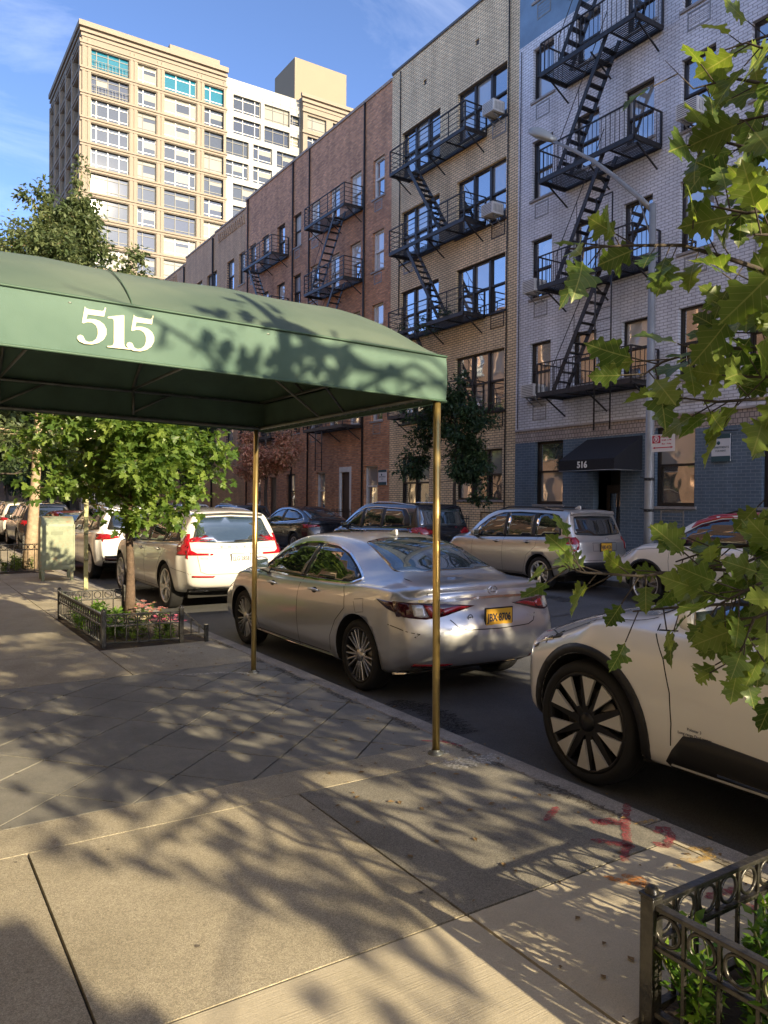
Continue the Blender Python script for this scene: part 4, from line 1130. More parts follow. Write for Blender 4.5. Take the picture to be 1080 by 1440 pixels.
    def plate(s, plane, x, z, w, h, txt, m, frame_m, tilt=0):
        """number plate standing on the skin"""
        c, n = s.cast(plane, (x, z)); sgn = -1 if plane == 'rear' else 1
        r = MB(); r.box(-w/2-.012, w/2+.012, -.006, .006, -h/2-.012, h/2+.012); o = r.build('number_plate', frame_m, s.root, bevel=.003)
        c2, _ = s.cast(plane, (x+w/2, z)); c3, _ = s.cast(plane, (x-w/2, z)); far = min(c2.y, c3.y, c.y) if sgn < 0 else max(c2.y, c3.y, c.y)
        o.location = Vector((c.x, (c2.y+c3.y)/2+sgn*(.020+abs(c.y-(c2.y+c3.y)/2)), c.z)); o.rotation_euler = (tilt, 0, atan2(c2.y-c3.y, w))
        p = MB(); p.box(-w/2, w/2, sgn*.0065, sgn*.0085, -h/2, h/2); p.build('plate_face', m, o)
        text_mesh(txt, h*.62, .001, 'lettering', M_ink, o, frame_matrix((0, sgn*.009, -.004), (-sgn*1.0 if sgn > 0 else 1, 0, 0), (0,0,1)) @ Matrix.Diagonal((.76, 1.0, 1, 1)), bold=.003)
        return o
    def mirror(s, y, z, m, side=-1, size=(.20,.13,.16), m2=None):
        c, n = s.cast('side', (y, z), side)
        b = MB(); sx, sy, sz = size
        vs = []; fs = []
        prof = [(-.5,.75),(-.35,.95),(0,1),(.35,.8),(.5,.5)]
        n_ = 12
        for k, (t, sc) in enumerate(prof):
            for i in range(n_):
                a = 2*pi*i/n_; ca, sa = cos(a), sin(a)
                e = .6; px = (abs(ca)**e)*(1 if ca > 0 else -1)*sx/2*sc; pz = (abs(sa)**e)*(1 if sa > 0 else -1)*sz/2*sc
                vs.append((px, t*sy, pz))
        for k in range(len(prof)-1):
            for i in range(n_): fs.append((k*n_+i, k*n_+(i+1)%n_, (k+1)*n_+(i+1)%n_, (k+1)*n_+i))
        fs.append(tuple(range(n_))); fs.append(tuple(range(4*n_, 5*n_)))
        b.add(vs, fs, True); o = b.build('wing_mirror', m, s.root, subsurf=1, weld=True)
        o.location = (c.x+side*(sx/2+.035), c.y, c.z+sz*.45)
        g_ = MB(); g_.box(-sx*.36, sx*.36, -sy*.5-.004, -sy*.5+.002, -sz*.30, sz*.30); g_.build('mirror_glass', M_cglass2, o)
        st_ = MB(); st_.bar((0,0,-sz*.3), (-side*(sx/2+.06), 0.01, -sz*.75), .10, .05); st_.build('mirror_foot', m2 or M_trim, o, bevel=.012)
        return o
    def handle(s, y, z, m, side=-1, ln=.19, recess=True):
        c, n = s.cast('side', (y, z), side)
        if recess:
            pts = [(y+.062*cos(2*pi*i/14), z+.030*sin(2*pi*i/14)) for i in range(14)]
            s.patch('handle_cup', 'side', pts, M_seam, off=.0008, side=side, step=.03, skirt=False)
        h = MB(); h.tube([c+Vector((0,-ln/2,0))+n*.004, c+Vector((0,-ln/2+.02,0))+n*.03, c+n*.036, c+Vector((0,ln/2-.02,0))+n*.03, c+Vector((0,ln/2,0))+n*.004], [.008,.013,.015,.013,.008], 8)
        return h.build('door_handle', m, s.root)

def build_wheel(style, R, rimr, tw):
    """wheel about the x axis, outer face towards -x"""
    r = bpy.data.objects.new('wheel', None); COL.objects.link(r); r.empty_display_size = .1
    h = tw/2; t = MB()
    t.lathe([(rimr-.004,-h*.80),(rimr+.006,-h*.9),(rimr+(R-rimr)*.45,-h*1.02),(R*.965,-h*.88),(R*.99,-h*.72),(R,-h*.4),(R,0),(R,h*.4),(R*.99,h*.72),(R*.965,h*.88),(rimr+(R-rimr)*.45,h*1.02),(rimr+.006,h*.9),(rimr-.01,h*.7)], 'x', n=48)
    for k in (-.35, 0, .35):
        t.cur = 1; t.ring((k*h, 0, 0), 'x', R-.001, .0035, 48, 4)
    t.build('tyre', [M_tyre, M_under], r)
    rm = M_alloy if style not in ('ev9','multi_dark') else M_alloy_d
    w = MB(); w.lathe([(rimr+.004,-h*.88),(rimr-.004,-h*.93),(rimr-.018,-h*.86),(rimr-.024,-h*.6),(rimr-.03,h*.6)], 'x', n=48)
    w.build('rim', rm, r)
    b = MB(); b.lathe([(rimr-.028,-h*.15),(.001,-h*.15)], 'x', n=32, smooth=False); b.build('brake_backing', M_under, r)
    b = MB(); b.lathe([(rimr*.68,-h*.25),(rimr*.66,-h*.32),(.06,-h*.32)], 'x', n=32); b.build('brake_disc', mat('brake_steel', (.22,.21,.20), .4, .8), r)
    s = MB(); xo = -h*.84; xi = -h*.55
    def spoke(a0, a1, r0, r1, w0, w1, x0=xo, x1=xo+.012, th=.03):
        c0 = Vector((x1+.0, r0*cos(a0), r0*sin(a0))); c1 = Vector((x0, r1*cos(a1), r1*sin(a1))); d = (c1-c0).normalized(); n_ = Vector((1,0,0)).cross(d).normalized()
        vs = []
        for c, ww in ((c0,w0),(c1,w1)):
            vs += [c-n_*ww/2, c+n_*ww/2, c+n_*ww*.62+Vector((th,0,0)), c-n_*ww*.62+Vector((th,0,0))]
        s.add(vs, [(0,1,5,4),(1,2,6,5),(2,3,7,6),(3,0,4,7),(0,3,2,1),(4,5,6,7)])
    rr = rimr-.016
    if style.startswith('multi'):       # ten pairs of thin machined spokes
        for k in range(5):
            a = 2*pi*k/5
            for e, f in ((-.22,-.36),(-.08,-.12),(.08,.12),(.22,.36)): spoke(a+e*1.2, a+f*1.15, .045, rr, .018, .013)
    elif style == 'five':
        for k in range(5):
            a = 2*pi*k/5; spoke(a-.12, a-.20, .05, rr, .035, .03); spoke(a+.12, a+.20, .05, rr, .035, .03)
            spoke(a, a, .05, rr*.62, .05, .06)
    elif style == 'dark':
        for k in range(5):
            a = 2*pi*k/5; spoke(a-.10, a-.22, .05, rr, .03, .022); spoke(a+.10, a+.22, .05, rr, .03, .022)
    elif style == 'ev9':       # black blades with bright triangular facets between
        for k in range(10):
            a = 2*pi*k/10; spoke(a, a+.13, .05, rr, .05, .045)
    else:
        for k in range(7): a = 2*pi*k/7; spoke(a-.05, a-.09, .05, rr, .04, .045)
    s.build('spokes', M_alloy_d if style in ('ev9',) else (M_alloy if style != 'dark' else mat('grey_alloy', (.28,.28,.29), .3, .8)), r, bevel=.003)
    if style == 'ev9':
        s2 = MB(); s = s2
        for k in range(5):
            for e, i0 in ((.28, .11), (.98, .11)):
                a = 2*pi*k/5+e; wd = .075
                c = [(xo-.012, i0*cos(a), i0*sin(a)), (xo-.012, rr*cos(a-.19), rr*sin(a-.19)), (xo-.012, rr*cos(a+.15), rr*sin(a+.15))]
                s2.add(c+[(x+.02,y,z) for x,y,z in c], [(0,1,2),(3,5,4),(0,3,4,1),(1,4,5,2),(2,5,3,0)])
        s2.build('bright_facet', mat('bright_lacquer', (.62,.61,.58), .3, .2), r)
    c = MB(); c.lathe([(.001,-h*.90),(.022,-h*.895),(.034,-h*.86),(.060,-h*.80),(.066,-h*.5)], 'x', n=20); c.build('hub_cap', M_alloy_d if style in ('ev9','dark') else M_alloy, r)
    return r

def rounded(pts, r=.04, n=3):
    """round the corners of a polygon"""
    out_ = []; N_ = len(pts)
    for i in range(N_):
        p0, p, p1 = Vector(pts[i-1]), Vector(pts[i]), Vector(pts[(i+1) % N_])
        a, b = (p0-p), (p1-p); ra = min(r, a.length*.45, b.length*.45); A = p+a.normalized()*ra; Bp = p+b.normalized()*ra
        for k in range(n+1):
            t = k/n; out_.append(A*(1-t)**2+p*2*t*(1-t)+Bp*t*t)
    return out_
SP = {}
SP['sedan'] = dict(L=4.96, ys=.957, W=1.865, wr=.335, ax=(.98,3.85), crown=.045, rf=.5, ff=1.0, pcr=.24, pcf=.42, tuck=.03,
  top=[(0,.99),(.06,1.055),(.25,1.065),(.60,1.085),(.78,1.14),(1.05,1.245),(1.4,1.36),(1.8,1.425),(2.2,1.445),(2.6,1.43),(2.95,1.365),(3.3,1.22),(3.62,1.05),(3.8,1.01),(4.2,.97),(4.6,.88),(4.85,.77),(4.96,.68)],
  belt=[(0,.93),(.3,.985),(.8,1.0),(1.4,.965),(2.2,.935),(3.0,.92),(3.7,.92),(4.2,.88),(4.7,.77),(4.96,.64)],
  bw=[(0,.84),(.35,.885),(.8,.895),(1.3,.905),(2.5,.90),(3.7,.90),(4.3,.89),(4.7,.85),(4.96,.80)],
  tw=[(0,.74),(.4,.72),(.7,.66),(1.1,.585),(1.7,.56),(2.3,.57),(2.8,.60),(3.2,.64),(3.65,.70),(4.0,.74),(4.6,.72),(4.96,.6)],
  bot=[(0,.33),(.25,.27),(.7,.20),(1.5,.18),(4.0,.18),(4.7,.20),(4.96,.26)],
  rear=[(.2,.16),(.33,.06),(.5,.0),(.68,.0),(.76,.06),(.85,.11),(.97,.10),(1.03,.02),(1.1,.03),(1.3,.06)],
  front=[(.2,.1),(.35,0),(.6,.03),(.75,.14),(.95,.4),(1.2,.5)])
SP['volvo'] = dict(L=4.70, W=1.90, wr=.372, ax=(.96,3.82), crown=.05, rf=.5, ff=.9, pcr=.22, pcf=.34, cat='car',
  top=[(0,1.02),(.03,1.10),(.10,1.25),(.28,1.44),(.40,1.585),(.55,1.61),(1.2,1.645),(2.0,1.66),(2.5,1.64),(2.9,1.56),(3.2,1.40),(3.5,1.20),(3.65,1.13),(4.1,1.08),(4.5,.98),(4.7,.82)],
  belt=[(0,1.0),(.3,1.06),(1.0,1.07),(2.0,1.03),(3.0,1.01),(3.6,1.02),(4.2,.96),(4.7,.74)],
  bw=[(0,.80),(.35,.88),(.8,.915),(1.5,.91),(3.7,.91),(4.3,.89),(4.7,.82)],
  tw=[(0,.74),(.15,.72),(.4,.62),(.8,.60),(1.6,.61),(2.4,.63),(2.9,.66),(3.4,.74),(4.1,.76),(4.7,.66)],
  bot=[(0,.40),(.25,.33),(.7,.27),(1.5,.24),(4.0,.24),(4.7,.32)],
  rear=[(.3,.14),(.42,.02),(.6,.0),(.75,.02),(.85,.09),(1.05,.12),(1.2,.17),(1.5,.30),(1.7,.33)],
  front=[(.2,.12),(.4,0),(.7,.03),(.9,.12),(1.1,.3)])
SP['wagon'] = dict(L=4.61, W=1.795, wr=.345, ax=(1.0,3.64), crown=.05, rf=.5, ff=.9, pcr=.18, pcf=.36,
  top=[(0,1.05),(.03,1.14),(.10,1.30),(.20,1.47),(.28,1.60),(.4,1.655),(1.2,1.685),(2.0,1.69),(2.5,1.665),(2.85,1.56),(3.1,1.41),(3.42,1.17),(3.55,1.11),(4.0,1.06),(4.4,.96),(4.61,.80)],
  belt=[(0,1.03),(.3,1.08),(1.0,1.065),(2.0,1.03),(3.0,1.0),(3.5,1.01),(4.1,.95),(4.61,.74)],
  bw=[(0,.79),(.35,.85),(.8,.865),(3.6,.865),(4.2,.84),(4.61,.76)],
  tw=[(0,.74),(.2,.68),(.5,.62),(1.2,.62),(2.4,.63),(2.9,.66),(3.4,.72),(4.0,.73),(4.61,.62)],
  bot=[(0,.42),(.25,.36),(.7,.27),(1.5,.24),(4.0,.24),(4.61,.32)],
  rear=[(.3,.12),(.42,.0),(.66,.0),(.72,.06),(1.0,.09),(1.2,.12),(1.5,.20),(1.7,.24)],
  front=[(.2,.1),(.4,0),(.7,.03),(.85,.12),(1.1,.3)])
SP['electric'] = dict(L=4.90, W=1.97, wr=.390, ax=(1.03,4.015), crown=.045, rf=.5, ff=1.15, pcr=.2, pcf=.46, arch=.05, hips=.0,
  top=[(0,1.02),(.05,1.14),(.25,1.34),(.5,1.48),(.9,1.56),(1.6,1.605),(2.2,1.61),(2.7,1.56),(3.1,1.42),(3.45,1.22),(3.62,1.135),(3.8,1.10),(4.2,1.075),(4.55,1.02),(4.78,.955),(4.90,.86)],
  belt=[(0,.98),(.3,1.04),(1.0,1.06),(2.0,1.04),(3.0,1.035),(3.7,1.05),(4.2,1.03),(4.6,.965),(4.9,.81)],
  bw=[(0,.84),(.4,.92),(.9,.945),(3.8,.945),(4.4,.935),(4.7,.90),(4.9,.85)],
  tw=[(0,.78),(.3,.68),(.8,.62),(1.6,.62),(2.4,.65),(2.9,.69),(3.5,.78),(4.0,.84),(4.6,.80),(4.9,.7)],
  bot=[(0,.40),(.3,.32),(1.0,.25),(4.0,.24),(4.6,.25),(4.9,.30)],
  rear=[(.3,.1),(.45,0),(.8,.03),(1.1,.1),(1.5,.3)],
  front=[(.2,.14),(.42,.0),(.7,.0),(.82,.05),(.92,.18),(1.1,.3)])
SP['compact'] = dict(L=4.37, W=1.84, wr=.355, ax=(.78,3.44), crown=.05, rf=.5, ff=.9, pcr=.2, pcf=.40,
  top=[(0,1.05),(.05,1.2),(.2,1.48),(.35,1.60),(.9,1.66),(1.6,1.67),(2.2,1.64),(2.55,1.55),(2.85,1.38),(3.15,1.17),(3.3,1.12),(3.75,1.07),(4.15,.98),(4.37,.80)],
  belt=[(0,1.03),(.3,1.10),(1.5,1.07),(2.6,1.05),(3.2,1.05),(3.8,.99),(4.37,.74)],
  bw=[(0,.80),(.3,.88),(.8,.89),(3.4,.89),(4.0,.86),(4.37,.78)],
  tw=[(0,.74),(.3,.66),(.8,.64),(1.6,.64),(2.4,.66),(3.1,.75),(3.8,.77),(4.37,.66)],
  bot=[(0,.40),(.25,.33),(.7,.27),(3.6,.25),(4.37,.32)],
  rear=[(.3,.1),(.45,0),(.8,.03),(1.1,.1),(1.5,.2)], front=[(.2,.1),(.4,0),(.8,.02),(.95,.12),(1.1,.3)])
SP['minivan'] = dict(L=5.16, W=1.99, wr=.35, ax=(1.12,4.12), crown=.05, rf=.5, ff=.9, pcr=.2, pcf=.4,
  top=[(0,1.10),(.04,1.25),(.15,1.5),(.25,1.68),(.4,1.73),(1.2,1.765),(2.4,1.77),(3.0,1.72),(3.4,1.57),(3.8,1.33),(4.15,1.13),(4.3,1.08),(4.7,1.0),(5.0,.88),(5.16,.72)],
  belt=[(0,1.04),(.3,1.08),(1.5,1.06),(3.0,1.02),(4.1,.99),(4.7,.9),(5.16,.66)],
  bw=[(0,.86),(.35,.93),(1,.96),(4,.95),(4.7,.9),(5.16,.8)],
  tw=[(0,.8),(.25,.72),(.6,.70),(2.4,.70),(3.2,.72),(4.1,.80),(4.7,.76),(5.16,.62)],
  bot=[(0,.36),(.3,.28),(1,.22),(4.4,.2),(5.16,.26)],
  rear=[(.3,.1),(.45,0),(.9,.03),(1.2,.1),(1.6,.2)], front=[(.2,.1),(.4,0),(.7,.04),(.9,.2),(1.1,.35)])
SP['coupesuv'] = dict(L=4.75, W=1.93, wr=.365, ax=(.98,3.84), crown=.05, rf=.5, ff=.9, pcr=.22, pcf=.36,
  top=[(0,1.10),(.06,1.18),(.3,1.20),(.6,1.31),(1.0,1.45),(1.5,1.57),(2.0,1.62),(2.5,1.60),(2.9,1.50),(3.25,1.31),(3.6,1.13),(4.0,1.09),(4.5,.96),(4.75,.80)],
  belt=[(0,1.04),(.4,1.11),(1.5,1.07),(3.0,1.03),(3.6,1.03),(4.2,.96),(4.75,.72)],
  bw=[(0,.82),(.35,.90),(.9,.925),(3.8,.915),(4.4,.87),(4.75,.80)],
  tw=[(0,.76),(.3,.72),(.6,.66),(1.2,.60),(2.0,.60),(2.6,.63),(3.5,.75),(4.2,.76),(4.75,.64)],
  bot=[(0,.38),(.3,.30),(1,.24),(4,.22),(4.75,.28)],
  rear=[(.3,.12),(.45,0),(.8,.03),(1.0,.1),(1.15,.04),(1.4,.1)], front=[(.2,.1),(.4,0),(.8,.03),(.95,.15),(1.1,.35)])

def side_windows(c, polys, sides=(-1,1), m=None, chrome=None, cw=.018, pillar=None):
    """polys: list of glass outlines in side view; pillar: outline of the whole dark daylight opening"""
    for s_ in sides:
        if pillar: c.patch('window_surround', 'side', rounded(pillar, .05), M_trim, off=.002, side=s_, step=.08)
        for p in polys:
            c.patch('side_window', 'side', rounded(p, .035), m or M_cglass, off=.006, side=s_, step=.08)
        if chrome: c.strip('window_trim', 'side', rounded(pillar, .05), cw, chrome, off=.011, side=s_, closed=True, thick=.014)
def seams(c, lines, sides=(-1,1), plane='side', w=.006):
    for s_ in sides:
        q = MB()
        for l in lines: c.strip('', plane, l, w, None, off=.0012, side=s_, mb=q, thick=.003)
        q.build('panel_gap', M_seam, c.root)
        if plane != 'side': break
def mirx(poly): return [(-x, z) for x, z in poly][::-1]
def tails(c, poly, m, plane='rear', off=.008, name='tail_light', both=True):
    c.patch(name, plane, poly, m, off=off, step=.05)
    if both: c.patch(name, plane, mirx(poly), m, off=off, step=.05)
def underfloor(c):
    b = MB(); L, W_ = c.L, c.W; b.box(-W_*.36, W_*.36, (-L/2+.5)*c.ys, (L/2-.5)*c.ys, .20, .42)
    for y in c.sp['ax']: b.tube([(-W_/2+.15, (y-L/2)*c.ys, c.sp['wr']), (W_/2-.15, (y-L/2)*c.ys, c.sp['wr'])], .04)
    b.build('underbody', M_under, c.root)
def cladding(c, th=.055, sides=(-1,1), sill=None):
    R = c.sp['wr']+c.sp.get('arch', .055)
    for s_ in sides:
        for y in c.sp['ax']:
            n = 30; a0, a1 = -.42, pi+.42
            zc = c.sp['wr']; inner = [(y+(R+.001)*cos(a0+(a1-a0)*i/n), zc+(R+.001)*sin(a0+(a1-a0)*i/n)) for i in range(n+1)]
            outer = [(y+(R+th)*cos(a0+(a1-a0)*i/n), zc+(R+th)*sin(a0+(a1-a0)*i/n)) for i in range(n+1)]
            inner = [(p[0], max(p[1], .2)) for p in inner]; outer = [(p[0], max(p[1], .2)) for p in outer]
            q = [p for p in outer]+inner[::-1]
            q2 = [q[0]]
            for p in q[1:]:
                if (Vector(p)-Vector(q2[-1])).length > .004: q2.append(p)
            c.patch('wheel_arch_trim', 'side', q2, M_trim, off=.012, side=s_, step=.06)
        if sill: c.patch('sill_trim', 'side', sill, M_trim, off=.010, side=s_, step=.08)

# ---------------------------------------------------------------- silver saloon
P_silver = paint('silver_paint', (.58,.59,.61), .70, .30)
c = Car('parked_car', 'silver saloon with a yellow number plate parked right behind the brass posts', (4.63, 7.64, ROAD_Z), 0, SP['sedan'], P_silver, 'cars parked along the near kerb')
dlo = [(1.04,1.045),(1.28,1.15),(1.55,1.25),(1.85,1.315),(2.25,1.335),(2.6,1.315),(2.95,1.235),(3.28,1.085),(3.46,.985),(3.35,.955),(2.6,.955),(1.8,.965),(1.22,.985)]
side_windows(c, [[(2.22,.972),(2.20,1.322),(1.87,1.303),(1.58,1.235),(1.34,1.145),(1.14,1.045),(1.26,1.0),(1.8,.98)],
                 [(2.28,.972),(2.26,1.322),(2.6,1.300),(2.93,1.222),(3.25,1.073),(3.38,.985),(3.3,.968)]], pillar=dlo, chrome=M_chrome, cw=.016)
c.patch('rear_window', 'top', rounded([(-.60,.80),(-.50,1.52),(-.25,1.62),(.25,1.62),(.50,1.52),(.60,.80),(.3,.72),(-.3,.72)], .05), M_cglass2, off=.004, step=.09)
c.patch('windscreen', 'top', rounded([(-.62,3.50),(-.54,2.86),(.54,2.86),(.62,3.50),(.3,3.60),(-.3,3.60)], .05), M_cglass, off=.004, step=.09)
seams(c, [[(3.40,.95),(3.42,.7),(3.38,.35),(3.30,.24)], [(2.25,.95),(2.27,.6),(2.24,.25)], [(1.30,.99),(1.22,.88),(1.20,.76),(1.38,.62),(1.50,.45),(1.52,.30)], [(3.38,.27),(1.55,.27)],
          [(.42,.70),(.20,.66),(.02,.62)], [(3.45,.93),(3.9,.90),(4.5,.78)]], w=.007)
seams(c, [[(1.02,.86),(.86,.88),(.84,.76),(.98,.74),(1.03,.84)]], sides=(-1,), w=.004)
for s_ in (-1,1):
    c.strip('sill_highlight', 'side', [(3.5,.235),(2.4,.225),(1.48,.235)], .018, M_chrome, off=.004, side=s_)
for s_ in (-1,1): c.handle(2.95,.845,P_silver,s_); c.handle(1.88,.865,P_silver,s_); c.mirror(3.22,.985,P_silver,s_)
# tail lamps wrap from the rear wing on to the boot lid
for s_ in (-1,1):
    c.patch('tail_light', 'side', [(.64,.905),(.36,.90),(.20,.89),(.18,.78),(.24,.775),(.36,.81)], M_redd, off=.006, side=s_, step=.04)
T = [(-.88,.905),(-.62,.895),(-.40,.882),(-.22,.862),(-.36,.828),(-.55,.782),(-.70,.762),(-.88,.775)]
tails(c, T, M_redd, off=.007)
tails(c, [(-.79,.885),(-.71,.883),(-.69,.83),(-.68,.78),(-.74,.775),(-.79,.785)], M_clear, off=.012, name='lamp_lens')
tails(c, [(-.70,.885),(-.61,.870),(-.53,.84),(-.58,.80),(-.665,.78)], M_red, off=.013, name='lamp_lens')
tails(c, [(-.55,.845),(-.40,.868),(-.26,.860),(-.40,.83),(-.54,.795)], M_red, off=.012, name='lamp_lens')
c.strip('boot_lid_trim', 'rear', [(-.74,.915),(-.3,.925),(0,.93),(.3,.925),(.74,.915)], .022, M_chrome, off=.010)
seams(c, [[(-.60,1.07),(-.66,.97),(-.62,.91)], [(-.50,.755),(-.44,.69),(-.36,.665),(0,.655),(.36,.665),(.44,.69),(.50,.755)], [(.60,1.07),(.66,.97),(.62,.91)]], plane='rear', w=.008)
for s_ in (-1,1):
    c.patch('reflector', 'rear', [(s_*.79,.375),(s_*.46,.365),(s_*.47,.335),(s_*.79,.345)], M_red, off=.006, step=.05)
    q = rounded([(s_*.80,.235),(s_*.43,.30),(s_*.36,.265),(s_*.50,.195),(s_*.72,.205)], .02)
    c.patch('exhaust_finisher', 'rear', q, M_chrome, off=.014, step=.05)
    c.patch('exhaust_opening', 'rear', rounded([(s_*.76,.232),(s_*.45,.282),(s_*.40,.262),(s_*.52,.212),(s_*.70,.215)], .02), M_seam, off=.019, step=.05)
c.patch('lower_bumper', 'rear', [(-.80,.285),(-.40,.30),(0,.305),(.40,.30),(.80,.285),(.72,.17),(.3,.15),(-.3,.15),(-.72,.17)], M_trim, off=.008)
c.plate('rear', .0, .755, .305, .152, 'JBX·8706', M_plate_y, M_trim)
# emblem: an oval ring with a slanted stroke, and the small round badge and lettering
cc, nn_ = c.cast('rear', (.0,.985)); e = MB(); pts = [cc+Vector((.052*cos(2*pi*i/24), -.010, .038*sin(2*pi*i/24))) for i in range(25)]; e.tube(pts, .006, 6, cap=False)
e.tube([cc+Vector((.008,-.012,.03)), cc+Vector((-.022,-.012,-.012)), cc+Vector((.034,-.012,-.014))], .0055, 5); e.build('emblem', M_chrome, c.root)
cc, nn_ = c.cast('rear', (-.30,.765)); e = MB(); pts = [cc+Vector((.026*cos(2*pi*i/16), -.006, .026*sin(2*pi*i/16))) for i in range(17)]; e.tube(pts, .004, 5, cap=False); e.tube([cc+Vector((-.012,-.006,0)),cc+Vector((.014,-.006,.004))], .004, 5); e.build('badge', M_trim, c.root)
cc, nn_ = c.cast('rear', (.42,.735)); text_mesh('ES 350', .042, .002, 'lettering', M_alloy, c.root, frame_matrix(cc+Vector((0,-.006,0)), (1,-.12,0), (0,0,1)))
cc, nn_ = c.cast('top', (0,1.80)); f_ = MB(); f_.prism([(-.10,0),(.07,0),(-.065,.065),(-.09,.06)], 'yz', -.016, .016); fo = f_.build('roof_fin', P_silver, c.root, bevel=.006); fo.location = cc
for s_ in (-1,1): c.patch('headlight', 'side', [(4.55,.66),(4.40,.74),(4.20,.80),(4.55,.78),(4.72,.70)], M_clear, off=.006, side=s_, step=.05)
c.wheels('multi_dark', .258, .225); underfloor(c)

# ---------------------------------------------------------------- white estate with tall red lamps
P_white = paint('warm_white_paint', (.56,.545,.51), 0, .28)
def detail_volvo(c, plate=True):
    pil = [(.42,1.12),(.55,1.30),(.72,1.47),(.95,1.535),(1.8,1.57),(2.3,1.55),(2.75,1.45),(3.1,1.26),(3.3,1.10),(3.0,1.045),(2.0,1.06),(.9,1.095)]
    side_windows(c, [[(.62,1.15),(.75,1.40),(.92,1.50),(1.18,1.53),(1.15,1.10)], [(1.22,1.095),(1.25,1.535),(1.8,1.555),(2.08,1.545),(2.06,1.075)], [(2.14,1.072),(2.16,1.54),(2.35,1.525),(2.72,1.43),(3.05,1.25),(3.2,1.12),(2.95,1.06)]], pillar=pil, chrome=M_chrome, cw=.012)
    c.patch('rear_window', 'rear', rounded([(-.70,1.115),(-.62,1.30),(-.545,1.50),(0,1.525),(.545,1.50),(.62,1.30),(.70,1.115),(0,1.09)], .05), M_cglass2, off=.004, step=.09)
    c.patch('windscreen', 'top', rounded([(-.70,3.45),(-.60,2.80),(.60,2.80),(.70,3.45),(0,3.55)], .05), M_cglass, off=.004, step=.1)
    for s_ in (-1,1):
        T = [(s_*.90,.91),(s_*.88,1.03),(s_*.80,1.14),(s_*.75,1.24),(s_*.70,1.24),(s_*.735,1.10),(s_*.735,.985),(s_*.66,.945),(s_*.42,.942),(s_*.42,.91)]
        c.patch('tail_light', 'rear', T, M_red, off=.010, step=.05)
        c.patch('tail_light', 'side', [(.08,.90),(.20,.90),(.33,1.02),(.36,1.10),(.28,1.22),(.20,1.24)], M_red, off=.008, side=s_, step=.04)
        c.patch('reflector', 'rear', [(s_*.76,.60),(s_*.42,.595),(s_*.45,.565),(s_*.76,.57)], M_red, off=.006, step=.05)
        c.patch('exhaust_finisher', 'rear', rounded([(s_*.72,.345),(s_*.40,.345),(s_*.44,.285),(s_*.70,.285)], .02), M_chrome, off=.012, step=.05)
        c.patch('exhaust_opening', 'rear', rounded([(s_*.69,.335),(s_*.45,.335),(s_*.48,.295),(s_*.67,.295)], .02), M_seam, off=.016, step=.05)
        c.handle(2.35,.93,c.paint,s_); c.handle(1.32,.96,c.paint,s_); c.mirror(3.0,1.06,c.paint,s_)
    seams(c, [[(3.28,1.05),(3.30,.6),(3.22,.33)], [(2.10,1.06),(2.12,.6),(2.10,.32)], [(1.08,1.08),(1.06,.95),(1.30,.72),(1.42,.5),(1.44,.32)], [(3.2,.34),(1.44,.34)], [(.60,.70),(.30,.66),(.05,.62)]])
    seams(c, [[(-.66,.90),(-.64,.66),(-.55,.62),(.55,.62),(.64,.66),(.66,.90)], [(-.66,.935),(-.66,.93)], [(-.40,1.00),(-.36,.925),(.36,.925),(.40,1.0)]], plane='rear', w=.007)
    c.patch('lower_bumper', 'rear', [(-.76,.37),(0,.40),(.76,.37),(.70,.24),(-.70,.24)], M_trim, off=.006)
    c.strip('roof_spoiler_lip', 'rear', [(-.56,1.535),(0,1.56),(.56,1.535)], .03, M_trim, off=.02)
    b = MB(); cc, _ = c.cast('rear', (.0,1.13)); b.tube([cc+Vector((-.02,-.03,0)), cc+Vector((.42,-.035,.03))], [.012,.006], 6); b.build('wiper', M_trim, c.root)
c = Car('parked_car', 'white estate car with tall red tail lamps parked behind the flowered tree pit', (4.76, 13.95, ROAD_Z), 0, SP['volvo'], P_white, 'cars parked along the near kerb')
detail_volvo(c)
c.plate('rear', .02, .855, .305, .152, 'LLG·2858', M_plate_w, M_chrome)
for k, ch in enumerate('VOLVO'):
    cc, _ = c.cast('rear', (-.26+k*.13, 1.035)); text_mesh(ch, .055, .003, 'lettering', M_chrome, c.root, frame_matrix(cc+Vector((0,-.008,0)), (1,0,0), (0,.1,1)))
cc, _ = c.cast('rear', (-.56,.865)); text_mesh('XC60', .05, .002, 'lettering', M_alloy, c.root, frame_matrix(cc+Vector((0,-.008,0)), (1,-.25,0), (0,0,1)))
for s_ in (-1,1):
    b = MB(); pts = [c.cast('top', (s_*.60, y))[0]+Vector((0,0,.035 if .9 < y < 2.6 else .0)) for y in (.62,.9,1.3,1.8,2.3,2.6,2.75)]; b.tube(pts, .014, 6); b.build('roof_rail', M_chrome, c.root)
c.wheels('five', .278, .235); underfloor(c)

